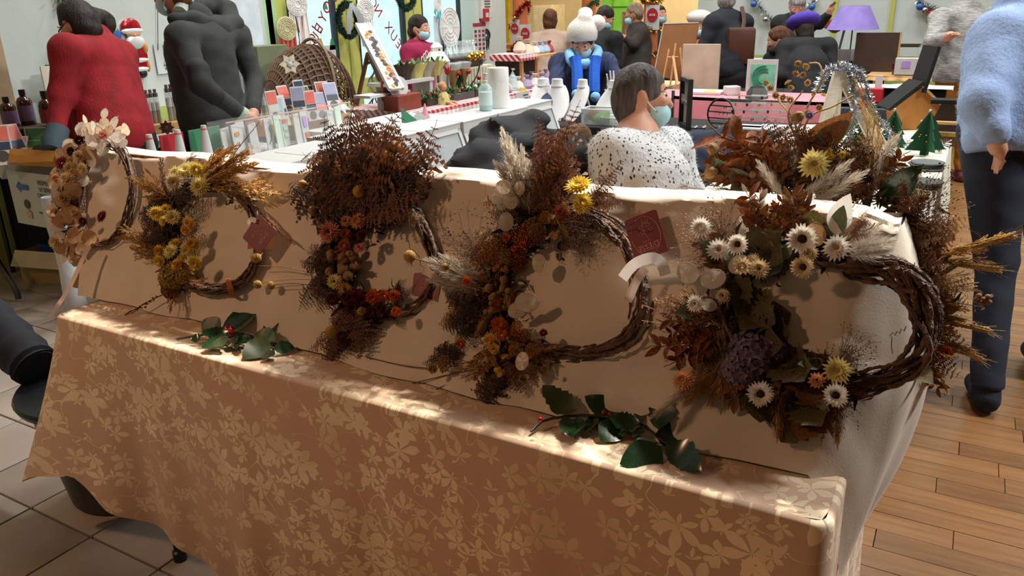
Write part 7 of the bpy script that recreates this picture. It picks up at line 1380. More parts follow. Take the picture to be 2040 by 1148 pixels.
# shelf with candles, chest
p = px(1815, 125, y=9.7); c = Vector((p.x, 9.7, .757)); t = thing('candle_shelf', 'small dark wooden shelf frame with a red candle, against the green dado', 'shelf', c)
for o, s in (((-.28, 0, .13), (.03, .15, .26)), ((.28, 0, .13), (.03, .15, .26)), ((0, 0, .25), (.58, .15, .03)), ((0, 0, .05), (.58, .15, .025))): obj('board', MB().box(c+Vector(o), s), mat('dark_wood', '#34271e'), t, False)
obj('candle', MB().lathe([(.03, .063), (.03, .13)], c+Vector((-.15, 0, 0)), 10), FOILR, t)
tb_ = table('t', 'pine table with a small lit candle by the green dado', -.95, -.1, 9.0, 9.9, PINE, .05, 'pine-coloured runner under the small lit candle')
p = px(1788, 142, y=9.1); t = thing('tea_light', 'small lit tea light in a dark red glass', 'candle', (p.x, 9.1, .757)); obj('glass', MB().lathe([(.05, 0), (.06, .1), (.055, .1), (.045, .01)], (p.x, 9.1, .757), 14), mat('dark_red_glass', '#5a1a18', .2), t); obj('flame', MB().ell((p.x, 9.1, .87), (.012, .012, .03), 8, 6), mat('flame', '#ffb060', .5, emit=6), t)
p = px(1820, 143, y=8.95); frombox('white_carton', 'white carton with violet prints beside the tea light', 'box', (p.x, 9.05, .84), (.36, .12, .16), WHITE, parts=(('print', (-.08, -.062, .02), (.08, .004, .07), mat('violet_print', '#b48fd6')), ('print', (.05, -.062, 0), (.07, .004, .09), CORAL)))
p = px(1858, 110, y=9.3); t = thing('glass_jar', 'big clear glass jar partly behind the grey jumper', 'jar', (p.x, 9.3, .757)); obj('jar', MB().lathe([(.13, 0), (.14, .02), (.14, .25), (.1, .31), (.1, .34)], (p.x, 9.3, .757), 18), mat('jar_glass', '#cfdcc8', .08, alpha=.35, var=0, spec=.8), t); obj('lid', MB().lathe([(.105, .34), (.105, .36), (0, .37)], (p.x, 9.3, .757), 18), STEEL, t)
# red box and books on the charcoal table
p = px(1735, 152, y=6.6); frombox('red_box', 'bright red box with a white receipt, on the charcoal table', 'box', (p.x, 6.6, .81), (.2, .16, .10), REDP, parts=(('receipt', (.06, 0, .09), (.05, .01, .1), WHITE),))
p = px(1800, 152, y=6.75); t = thing('folded_cloth', 'pale blue and white crumpled cloth on a black stand', 'cloth', (p.x, 6.78, .757)); b = MB(); b.grid(lambda a, q: (p.x-.32+.66*a, 6.62+.28*q, .86+.025*math.sin(a*9+q*4)*math.sin(q*PI)), 24, 10); obj('cloth', b, mat('pale_blue_cloth', '#c9d6e0', .8), t); obj('stand', MB().box((p.x, 6.76, .80), (.6, .24, .085)), BLACK, t, False)
for i in range(6):
    x = -1.15+.15*i; frombox('booklet', 'booklet %s on the charcoal table edge' % ('nearest the tinsel frame', 'second from the tinsel frame', 'brown, below the red box', 'cream, below the blue cloth', 'dark, by the birdhouse roof', 'farthest, under the grey jumper')[i], 'booklet', (x, 6.3, .763), (.13, .1, .012), R.choice((OCHRE, WHITE, BROWNW, mat('cream_paper', '#cfc7b4'))), R.uniform(-.3, .3), 'booklets on the charcoal table', .001, (('cover', (0, 0, .0065), (.12, .09, .002), R.choice((CRAFT, WHITE, BROWNW))),))
# ------------------------------------------------------------------ felt trees, tinsel, birdhouses and the decorated A-frame
FELT = mat('green_felt', '#134a2c', .9, var=.15)
def felt_tree(label, u, v, h, yaw=0):
    c = px(u, v, z=.757); t = thing('felt_tree', label, 'tree', c, 'small felt trees on the ivory cloth'); prof = [(.0, 0), (.10, 0), (.10, .10), (.46, .13), (.28, .36), (.37, .38), (.20, .60), (.27, .62), (.10, .86), (.0, 1.0)]; P = [(x*h, z*h) for x, z in prof]; P = P+[(-x, z) for x, z in reversed(P[1:-1])]
    for a in (0, PI/2): obj('tree_board', MB().prism(P, .005, Matrix.Translation(c) @ Matrix.Rotation(.5+yaw+a, 4, 'Z') @ Matrix.Rotation(PI/2, 4, 'X')), FELT, t, False)
    for k in range(34):
        z = R.uniform(.15, .9); a = R.choice((0, PI/2)); x = R.uniform(-.8, .8)*.42*(1-z)*h; obj('gold_dot', MB().ell(Matrix.Translation(c) @ Matrix.Rotation(.5+yaw+a, 4, 'Z') @ Vector((x, R.choice((-.007, .003)), z*h)), .0055*h/.2, 6, 4), GOLD, t)
    obj('star', MB().ell(c+Vector((0, 0, h)), .008, 8, 6), STEEL, t)
felt_tree('green felt tree with gold dots nearest the cloth edge', 1840, 309, .215); felt_tree('middle green felt tree, behind the wheat tuft', 1772, 300, .205, .3); felt_tree('green felt tree half hidden behind the tinsel frame', 1702, 300, .19, .5)
def tinsel_thing(label, pts, r, n, m=SILVER): t = thing('tinsel', label, 'tinsel', Vector(pts[0]), None); obj('strands', tinsel(MB(), smoothpath(pts, 20), r, n), m, t)['kind'] = 'stuff'; obj('cord', MB().tube(smoothpath(pts, 20), .003, 4), STEEL, t)
tinsel_thing('silver tinsel heap behind the two felt trees', [px(1885, 285, z=.78), px(1870, 292, z=.79), px(1850, 280, z=.78), px(1800, 288, z=.78)], .035, 500); tinsel_thing('silver tinsel on the ivory cloth near the tall green leaf', [px(1780, 320, z=.78), px(1790, 345, z=.78), px(1760, 350, z=.79), px(1800, 360, z=.78)], .035, 500)
frombox('gold_garland_box', 'dark box edged with gold garland behind the felt tree', 'box', px(1872, 278, z=.80)+Vector((.0, .12, -.013)), (.14, .12, .06), BROWNW, parts=(('gold_edge', (0, -.06, .03), (.14, .02, .015), GOLD),))
D_ = 3.75; ap, lf, rt = px(1672, 146, d=D_), px(1628, 300, d=D_), px(1748, 300, d=D_)
def tozero(a, b): d = b-a; k = (.757-a.z)/d.z; return a+d*k
t = thing('a_frame', 'whitewashed wooden A-frame draped with silver tinsel and stars', 'frame', tozero(ap, lf)); WW = mat('whitewashed_pine', '#c9bda8', .7, var=.1, stretch=(2, 2, 12))
for p in (lf, rt): q = tozero(ap, p); d = (q-ap).normalized(); obj('leg', MB().add(*(lambda A, B, w1, w2: ([A+w1+w2, A-w1+w2, A-w1-w2, A+w1-w2, B+w1+w2, B-w1+w2, B-w1-w2, B+w1-w2], [(0, 1, 2, 3), (7, 6, 5, 4), (0, 4, 5, 1), (1, 5, 6, 2), (2, 6, 7, 3), (3, 7, 4, 0)]))(ap+Vector((0, 0, .01)), q, Vector((.022, .012, 0)), Vector((-.008, .018, 0)))), WW, t, False)
obj('leg', MB().tube([ap+Vector((0, .03, 0)), tozero(ap, lf)+Vector((.05, .3, 0))], .015, 6), WW, t); obj('leg', MB().tube([ap+Vector((0, .03, 0)), tozero(ap, rt)+Vector((0, .3, 0))], .015, 6), WW, t)
pp = [px(u, v, d=D_-.04) for u, v in ((1628, 180), (1645, 145), (1672, 132), (1695, 140), (1700, 180), (1702, 240), (1690, 280))]; obj('tinsel', tinsel(MB(), smoothpath(pp, 30), .03, 1500, .0018), SILVER, t)['kind'] = 'stuff'
pp = [px(u, v, d=D_-.04) for u, v in ((1695, 135), (1718, 150), (1730, 190), (1742, 230), (1770, 260), (1780, 330))]; obj('tinsel', tinsel(MB(), smoothpath(pp, 30), .026, 1200, .0018), SILVER, t)['kind'] = 'stuff'
for u, v, m, r in ((1718, 210, mat('magenta_star', '#a8305f', .5), .026), (1722, 195, mat('grey_star', '#7b7f86', .4, .5), .022), (1708, 188, mat('grey_star', '#7b7f86'), .02)):
    a = px(u, v, d=D_-.09); T = Matrix.Translation(a) @ rotm((.2, -1, .1), (0, 0, 1)); obj('hanging_star', MB().prism([(r*(1 if k % 2 == 0 else .42)*math.sin(k*PI/5), r*(1 if k % 2 == 0 else .42)*math.cos(k*PI/5)) for k in range(10)], .006, T), m, t, False)
for k in range(10): a, b_ = px(1700+R.uniform(-4, 12), 150+R.uniform(0, 30), d=D_-.05), px(1745+R.uniform(-8, 22), 270+R.uniform(-20, 25), d=D_-.05); put('grass_stalk', flora('thingrass', 'straw'), t, M=Matrix.Translation(a) @ rotm((b_-a).cross(Vector((0, 1, 0))), Vector((0, 1, 0))) @ Matrix.Identity(4) @ Matrix.Rotation(0, 4, 'Z')) if False else obj('dry_stem', MB().tube([a, a.lerp(b_, .5)+Vector((.01, 0, 0)), b_], .002, 4), FM['straw'], t)
p = px(1800, 262, z=.757); c = Vector((p.x+.02, p.y+.18, .757)); T = Matrix.Translation(c) @ Matrix.Rotation(.45, 4, 'Z'); t = thing('birdhouse', 'orange pine birdhouse with a steep black roof, behind the felt trees', 'birdhouse', c); OR = mat('orange_pine', '#b87a3c', .5, var=.1)
obj('body', MB().prism([(-.10, 0), (.10, 0), (.13, .13), (.0, .24), (-.13, .13)], .16, T @ Matrix.Translation((0, .08, 0)) @ Matrix.Rotation(PI/2, 4, 'X')), OR, t, False)
obj('roof_board', MB().box((0, 0, 0), (.23, .2, .018), M=T @ Matrix.Translation((-.085, 0, .195)) @ Matrix.Rotation(-.72, 4, 'Y')), BLACK, t, False); obj('roof_board', MB().box((0, 0, 0), (.02, .2, .26), M=T @ Matrix.Translation((.035, 0, .34)) @ Matrix.Rotation(.18, 4, 'Y')), BLACK, t, False); obj('pale_joint', MB().box((0, 0, 0), (.17, .19, .012), M=T @ Matrix.Translation((.07, 0, .19)) @ Matrix.Rotation(.72, 4, 'Y')), PINE, t, False)
p = px(1880, 262, z=.757); c = Vector((p.x, 5.16, .757)); t = thing('birdhouse', 'dark birdhouse with a flat roof at the far end of the ivory cloth', 'birdhouse', c); DW = mat('dark_wood', '#34271e')
obj('body', MB().add([c+Vector(q) for q in ((-.09, -.06, 0), (.09, -.06, 0), (.09, .06, 0), (-.09, .06, 0), (-.03, -.04, .17), (.03, -.04, .17), (.03, .04, .17), (-.03, .04, .17))], [(0, 3, 2, 1), (4, 5, 6, 7), (0, 1, 5, 4), (1, 2, 6, 5), (2, 3, 7, 6), (3, 0, 4, 7)]), DW, t, False); obj('roof', MB().box(c+Vector((0, 0, .18)), (.17, .12, .022)), BLACK, t, False); obj('perch', MB().box(c+Vector((-.03, -.08, .07)), (.18, .05, .014)), PINE, t, False)
# slate discs and stands at the near end of the ivory cloth
for i, (u, v, n) in enumerate(((1845, 335, 4), (1838, 370, 3))):
    p = px(u, v, z=.757)
    for k in range(n): t = thing('slate_disc', ('slate disc %s in the stack near the felt trees' if i == 0 else 'slate disc %s in the stack by the tall green leaf') % (('lowest', 'second', 'third', 'topmost')[k] if k < n-1 else 'topmost'), 'slate', (p.x, p.y, .757+.008*k), 'stacked slate discs'); obj('disc', MB().lathe([(0, 0), (.07, 0), (.073, .003), (.07, .007), (0, .007)], (p.x+R.uniform(-.008, .008), p.y+R.uniform(-.008, .008), .757+.0078*k), 22), mat('slate', '#5b5f5c', .6, var=.15), t, False)
p = px(1718, 318, z=.757); t = thing('small_stand', 'small dark stand with a thin brown post on the ivory cloth', 'stand', p); obj('foot', MB().box(p+Vector((0, 0, .008)), (.1, .08, .016)), NAVY, t, False); obj('post', MB().tube([p, p+Vector((0, 0, .1))], .008, 6), BROWNW, t)
p = px(1812, 412, z=.757); t = thing('orange_bowl', 'orange and yellow patterned bowl at the near end of the ivory cloth', 'bowl', p); obj('bowl', MB().lathe([(.02, 0), (.05, .02), (.06, .045), (.055, .045), (.04, .02), (0, .015)], p+Vector((0, .04, 0)), 20), mat('orange_glaze', '#d9562a', .3, col2='#e0b03c', scale=30), t); obj('gold_rim', MB().lathe([(.062, .043), (.062, .05)], p+Vector((0, .04, 0)), 20), GOLD, t)
# ------------------------------------------------------------------ garlands on the far wall
def wall_garland(label, pts):
    t = thing('wall_garland', label, 'garland', px(*pts[0], y=YF-.04)); P = smoothpath([px(u, v, y=YF-.05) for u, v in pts], 24); obj('tinsel', tinsel(MB(), P, .045, 700, .005), SILVER, t)['kind'] = 'stuff'
    for i in range(3, 24, 6): obj('bauble', MB().ell(P[i]+Vector((0, -.03, -.05)), .038, 10, 8), (mat('blue_foil', '#2f5fa8'), STEEL, FOILR)[i//6 % 3], t)
wall_garland('silver tinsel garland with baubles sagging on the far wall by the wooden post', [(1486, -8), (1508, 3), (1522, 25), (1545, 42), (1580, 35), (1615, 10), (1625, -8)]); wall_garland('short silver garland with a blue bauble beside the grey jumper', [(1830, 0), (1842, 10), (1860, 18), (1880, 25)])
t = thing('wall_ornament', 'green and red ornament hanging on the far wall between the jumpers', 'ornament', px(1990, 100, y=YF-.06)); 
for i in range(12): a = px(1993+R.uniform(-10, 10), 48+R.uniform(-8, 8), y=YF-.08); b = MB(); d = Vector((R.uniform(-1, 1), 0, R.uniform(-1, 1))).normalized(); strip(b, [a, a+d*.06, a+d*.11], [.005, .03, .002], up=Vector((0, -1, 0))); obj('leaf', b, GREENP, t)
obj('red_ball', MB().ell(px(1988, 68, y=YF-.08), .06, 10, 8), FOILR, t); obj('basket', MB().lathe([(.05, 0), (.09, .2), (.1, .35)], px(1972, 112, y=YF-.15), 12), BROWNW, t)
t = thing('wall_leaf', 'green paper holly leaf high on the far wall at the picture edge', 'ornament', px(2036, 5, y=YF-.03)); b = MB(); a = px(2040, 8, y=YF-.04); strip(b, [a+Vector((-.12, 0, 0)), a, a+Vector((.15, 0, .03))], [.01, .07, .01], up=Vector((0, -1, 0))); obj('leaf', b, GREENP, t)
# ------------------------------------------------------------------ kitchen corner
t = thing('bar_counter', 'orange-brown wooden bar counter in the kitchen corner', 'counter', (-5.6, 9.6, 0)); BAR = mat('bar_wood', '#9a5a30', .45, var=.12, stretch=(2, 2, .6))
a, b_ = px(984, 108, y=9.3), px(1036, 108, y=9.3); zt = 1.0
obj('top', MB().box((-6.0, 9.55, zt), (1.9, .5, .05)), mat('bar_top', '#b57a48', .35), t, False); obj('front', MB().box((-6.0, 9.42, zt/2-.03), (1.85, .05, zt-.06)), BAR, t, False)
for k in range(14): obj('board', MB().box((-6.85+.13*k, 9.385, zt/2-.03), (.122, .02, zt-.08)), BAR, t, False)
t = thing('bar_counter', 'dark wooden serving counter under the coffee urn', 'counter', (-4.3, 11.0, 0)); obj('body', MB().box((-4.35, 11.25, .44), (1.5, .45, .88)), mat('dark_bar', '#5c3320', .5), t, False); obj('top', MB().box((-4.35, 11.25, .9), (1.55, .5, .04)), mat('bar_top', '#b57a48'), t, False)
ORC = mat('orange_column', '#c97142', .5, var=.04)
def column(n, u0, u1, y, garl):
    a, b_ = px(u0, 80, y=y), px(u1, 80, y=y); cx = (a.x+b_.x)/2; r = (b_.x-a.x)/2*.95; S(obj('column_%d' % n, MB().lathe([(r, 0), (r, CH)], (cx, y, 0), 24), ORC)); return Vector((cx, y, 0)), r
def sign(label, c, r, u, v, w_, h_):
    a = px(u, v, y=c.y-r-.02); t = thing('no_entry_sign', label, 'sign', a, 'no entry signs on the orange columns'); obj('sheet', MB().box(a, (w_, .006, h_)), WHITE, t, False); obj('red_disc', MB().lathe([(w_*.4, 0), (w_*.4, .004)], (0, 0, 0), 22, M=Matrix.Translation(a+Vector((0, -.008, .03))) @ Matrix.Rotation(PI/2, 4, 'X') @ Matrix.Diagonal((1, 1.15, 1, 1))), REDP, t, False); obj('white_bar', MB().box(a+Vector((0, -.014, .03)), (w_*.42, .004, w_*.14)), WHITE, t, False); text('lettering', 'STOP', w_*.12, Matrix.Translation(a+Vector((0, -.018, .03))) @ Matrix.Rotation(PI/2, 4, 'X'), INK, t)
c1, r1 = column(1, 1024, 1051, 9.0, 0); c2, r2 = column(2, 1159, 1186, 10.8, 0); c3, r3 = column(3, 1281, 1310, 9.6, 0)
sign('no entry sign higher on the first orange column, turned aside', c1, r1, 1026, 62, .13, .27); sign('no entry sign lower on the first orange column, facing out', c1, r1+.04, 1047, 72, .15, .27); sign('no entry sign on the orange column beside the brown board', c3, r3, 1300, 35, .17, .28)
def col_garland(label, c, r, v, m, tilt=0): a = px(1000, v, y=c.y).z if False else v; t = thing('column_garland', label, 'garland', (c.x, c.y-r, a)); obj('tinsel', tinsel(MB(), [c+Vector((math.cos(q)*(r+.02), math.sin(q)*(r+.02), a+tilt*math.cos(q))) for q in np.linspace(0, 2*PI, 30)], .05, 700, .006), m, t)['kind'] = 'stuff'; obj('bauble', MB().ell((c.x, c.y-r-.05, a-.02), .025, 8, 6), GOLD, t)
zz = lambda v, y: px(1296, v, y=y).z
col_garland('gold garland round the orange column, just below the no entry sign', c3, r3, zz(57, 9.6), GOLD); col_garland('gold garland round the foot of that orange column', c3, r3, zz(106, 9.6), GOLD); col_garland('gold garland at the picture top on the orange column', c3, r3, zz(0, 9.6), GOLD); col_garland('dark green garland slung on the orange column behind the white hat', c2, r2, 1.42, mat('garland_green', '#2f5a2c'), .12); col_garland('red tinsel garland wound on the first orange column', c1, r1, px(1037, 32, y=9).z, mat('red_tinsel', '#8f1d1d', .25, .6), .15); col_garland('red tinsel garland low on the first orange column', c1, r1, px(1037, 88, y=9).z, mat('red_tinsel', '#8f1d1d'), .1)
a, b_ = px(1076, 12, y=12.3), px(1112, 12, y=12.3); frombox('tall_cabinet', 'tall pale cabinet behind the person in beige', 'cabinet', ((a.x+b_.x)/2, 12.3, .75), (b_.x-a.x, .5, 1.5), mat('cabinet_cream', '#dccfb0', .5), parts=(('door', (0, -.255, 0), (b_.x-a.x-.04, .012, 1.44), mat('cabinet_cream', '#dccfb0')), ('handle', ((b_.x-a.x)*.38, -.275, .1), (.02, .03, .16), STEEL)))
a, b_ = px(1200, 10, y=13.15), px(1258, 10, y=13.15); d = S(obj('door_4', MB().box(((a.x+b_.x)/2, 13.17, 1.1), (b_.x-a.x, .06, 2.2)), mat('bright_green', '#7fce4c', .5), smooth=False)); obj('panel_edge', MB().box(((a.x+b_.x)/2-.06, 13.13, 1.1), (.012, .02, 2.1)), mat('deep_lime', '#5fae38', .5), d, False); obj('panel_edge', MB().box(((a.x+b_.x)/2, 13.13, 1.45), (b_.x-a.x-.1, .02, .012)), mat('deep_lime', '#5fae38'), d, False)
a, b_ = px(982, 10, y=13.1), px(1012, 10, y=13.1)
dz = S(obj('door_5', MB().box((a.x+.02, 13.1, 1.1), (.1, .08, 2.2)).box((b_.x-.04, 13.1, 1.1), (.14, .08, 2.2)).box(((a.x+b_.x)/2, 13.1, 2.15), (b_.x-a.x, .08, .1)), mat('yellow_frame', '#d9bf2f', .5), smooth=False)); obj('pane', MB().box(((a.x+b_.x)/2, 13.12, 1.05), (b_.x-a.x-.1, .02, 2.0)), mat('glowing_pane', '#cfe6ff', .3, emit=.9), dz, False)  # pane glows by its own emission in place of daylight
p = px(1254, 60, y=11.2); c = Vector((p.x, 11.2, .92)); t = thing('coffee_urn', 'tall steel coffee urn on the serving counter', 'urn', c); obj('body', MB().lathe([(.12, 0), (.12, .03), (.115, .04), (.115, .42), (.12, .43), (.12, .46), (.05, .49)], c, 20), STEEL, t); obj('lid', MB().lathe([(.05, .49), (.03, .52), (0, .53)], c, 14), CAPM, t); obj('tap', MB().box(c+Vector((-.02, -.14, .08)), (.03, .06, .04)), CAPM, t, False)
JC = table('t', 'table of preserve jars behind the white hat', -3.5, -2.5, 7.3, 7.9, mat('sand_cloth', '#cdb98f', .8), .5, 'sand-coloured cloth under the preserve jars')
JL = ('first', 'second', 'third', 'fourth', 'fifth', 'sixth', 'seventh', 'eighth'); JM = (mat('jam_red', '#7a2c22', .2), mat('jam_amber', '#8f5a2a', .2), mat('jam_dark', '#3f2a20', .2))
for i, u in enumerate((1250, 1258, 1266, 1274, 1282, 1254, 1264, 1290)):
    y = 7.45 if i < 5 else 7.6; p = px(u, 130, y=y); z = .757
    t = thing('preserve_jar', 'preserve jar with a white cloth lid, %s in the row behind the white hat' % JL[i], 'jar', (p.x, y, z), 'preserve jars'); c = Vector((p.x, y, z)); obj('jar', MB().lathe([(.045, 0), (.048, .01), (.048, .09), (.035, .11)], c, 12), JM[i % 3], t); obj('cloth_lid', MB().lathe([(.062, .095), (.05, .12), (.035, .145), (0, .15)], c, 11), WHITE, t)
for k in range(6): p = px(1240+9*k, 137, y=7.36); frombox('soap_bar', '%s brown block lying before the preserve jars' % JL[k], 'block', (p.x, 7.38, .775), (.08, .06, .035), (BROWNW, CRAFT, PINE)[k % 3], .3, 'brown blocks before the preserve jars')
# ------------------------------------------------------------------ chairs and coats behind the sheet
def shell_chair(label, c, yaw):
    t = thing('plywood_chair', label, 'chair', c, 'plywood shell chairs'); T = Matrix.Translation(c) @ Matrix.Rotation(yaw, 4, 'Z'); PW = mat('plywood', '#c9a272', .4, var=.08)
    for s_, rev in ((0, 0), (.012, 1)): pass
    b = MB(); b.grid(lambda a, q: T @ Vector(((q-.5)*.42*(1-.25*abs(2*a-1)**3), -.2-.05*(1-(2*q-1)**2)-.06*a, .55+.30*a)), 10, 12); b.grid(lambda a, q: T @ Vector(((q-.5)*.42*(1-.25*abs(2*a-1)**3), -.212-.05*(1-(2*q-1)**2)-.06*a, .55+.30*a)), 10, 12); obj('backrest', b, PW, t)
    obj('seat', MB().box((0, 0, .45), (.42, .42, .018), M=T, bev=.006), PW, t, False)
    for x in (-.18, .18):
        for y in (-.18, .18): obj('leg', MB().tube([T @ Vector((x, y, .45)), T @ Vector((x*1.15, y*1.2, 0))], .011, 6), STEEL, t)
    for x in (-.17, .17): obj('back_post', MB().tube([T @ Vector((x, -.19, .44)), T @ Vector((x, -.22, .7))], .010, 6), STEEL, t)
    return T
CH1 = px(1160, 340, d=2.95); CH1.z = 0
# ------------------------------------------------------------------ people: one blended surface each, clothes over it
def blend(prims, h=.012, k=.03, cuts=(), wr=0, seed=0):
    """surface of smoothly joined capsules ('c',a,b,ra,rb), ellipsoids ('e',c,axes,radii) and subtracted ones ('s',...), cut by planes (p,n)"""
    lo = np.full(3, 1e9); hi = -lo
    for p in prims:
        if p[0] == 'c': q = [np.array(p[1]), np.array(p[2])]; r = max(p[3], p[4])
        else: q = [np.array(p[1])]; r = max(p[3])
        if p[0] == 's': continue
        for x in q: lo = np.minimum(lo, x-r); hi = np.maximum(hi, x+r)
    lo -= 3*h; hi += 3*h; n = np.ceil((hi-lo)/h).astype(int)+1; V = np.full(n, .5)
    ax = [lo[i]+h*np.arange(n[i]) for i in range(3)]
    for p in prims:
        q = np.array([p[1], p[2]]) if p[0] == 'c' else np.array([p[1]]); r = max(p[3], p[4]) if p[0] == 'c' else max(p[3]); kk = p[5] if len(p) > 5 else k
        m = r+kk+3*h; i0 = np.maximum(0, ((q.min(0)-m-lo)/h).astype(int)); i1 = np.minimum(n, ((q.max(0)+m-lo)/h).astype(int)+2)
        if (i1 <= i0).any(): continue
        s = tuple(slice(a, b) for a, b in zip(i0, i1)); X, Y, Z = np.meshgrid(*[ax[i][s[i]] for i in range(3)], indexing='ij'); P = np.stack([X, Y, Z], -1)
        if p[0] == 'c':
            a, b = q; d = b-a; L = max(d @ d, 1e-9); t = np.clip(((P-a) @ d)/L, 0, 1); D = np.linalg.norm(P-a-t[..., None]*d, axis=-1)-(p[3]+(p[4]-p[3])*t)
        else:
            R_ = np.array(p[2]); U = (P-q[0]) @ R_.T; rr = np.array(p[3]); k0 = np.linalg.norm(U/rr, axis=-1); k1 = np.linalg.norm(U/rr**2, axis=-1); D = k0*(k0-1)/np.maximum(k1, 1e-9)
        o = V[s]
        if p[0] == 's': V[s] = np.maximum(o, -D)
        else: hh = np.clip(.5+.5*(o-D)/kk, 0, 1); V[s] = o+(D-o)*hh-kk*hh*(1-hh)
    X, Y, Z = np.meshgrid(*ax, indexing='ij')
    if wr: V = V+wr*(np.sin(X*31+np.sin(Z*23+seed)*1.7)*np.sin(Z*37+Y*17+seed)+.6*np.sin(Z*61+X*29-Y*33+seed))*.6
    for c, nn in cuts: V = np.maximum(V, (X-c[0])*nn[0]+(Y-c[1])*nn[1]+(Z-c[2])*nn[2])
    V[0] = V[-1] = .5; V[:, 0] = V[:, -1] = .5; V[:, :, 0] = V[:, :, -1] = .5
    I = V < 0; C = [V[a:n[0]-1+a, b:n[1]-1+b, c:n[2]-1+c] for a in (0, 1) for b in (0, 1) for c in (0, 1)]; off = [(a, b, c) for a in (0, 1) for b in (0, 1) for c in (0, 1)]
    S_ = sum((c < 0).astype(np.int8) for c in C); act = (S_ > 0) & (S_ < 8); idx = np.full(act.shape, -1); idx[act] = np.arange(act.sum()); acc = np.zeros((act.sum(), 3)); cnt = np.zeros(act.sum()); Ca = [c[act] for c in C]
    for i in range(8):
        for j in range(i+1, 8):
            e = [abs(x-y) for x, y in zip(off[i], off[j])]
            if sum(e) != 1: continue
            a, b = Ca[i], Ca[j]; m = (a < 0) != (b < 0); t = a[m]/(a[m]-b[m]); acc[m] += np.array(off[i])+t[:, None]*(np.array(off[j])-np.array(off[i])); cnt[m] += 1
    vs = lo+h*(np.argwhere(act)+acc/cnt[:, None]); F = []
    for d in range(3):
        a_ = [slice(0, None)]*3; b_ = [slice(0, None)]*3; a_[d] = slice(0, -1); b_[d] = slice(1, None); x = I[tuple(a_)]; y = I[tuple(b_)]; u, v = [(1, 2), (2, 0), (0, 1)][d]
        for flip, m in ((0, x & ~y), (1, ~x & y)):
            g = np.argwhere(m); g = g[(g[:, u] > 0) & (g[:, v] > 0)]
            if not len(g): continue
            def at(du, dv): q = g.copy(); q[:, u] -= du; q[:, v] -= dv; return idx[q[:, 0], q[:, 1], q[:, 2]]
            f = np.stack([at(1, 1), at(0, 1), at(0, 0), at(1, 0)], 1); F.append(f[:, ::-1] if flip else f)
    F = np.concatenate(F); F = F[(F >= 0).all(1)]; b = MB(); b.v = vs.tolist(); b.f = F.tolist(); b.mi = [0]*len(b.f); return b
SKIN = mat('skin', '#c68f74', .5, var=.05, scale=15); SKIN2 = mat('skin_warm', '#b9805f', .5, var=.06, scale=15)
MASK = mat('blue_mask', '#a9d3dc', .7, var=.03, bump=.15, bscale=120); HAIRC = lambda n, c: mat(n, c, .7, var=.5, scale=60, stretch=(1, 1, .15), bump=.35, bscale=260, spec=.2)
DKH = mat('dark_hair', '#32261f', .6, col2='#0e0a09', scale=42, stretch=(1, 1, .14), bump=.5, bscale=120, spec=.3); GRH = HAIRC('grey_hair', '#8d8b88'); BRH = HAIRC('brown_hair', '#5b3a25'); SPH = mat('greying_dark_hair', '#665c56', .6, col2='#1a1615', scale=42, stretch=(1, 1, .14), bump=.6, bscale=120, spec=.3)
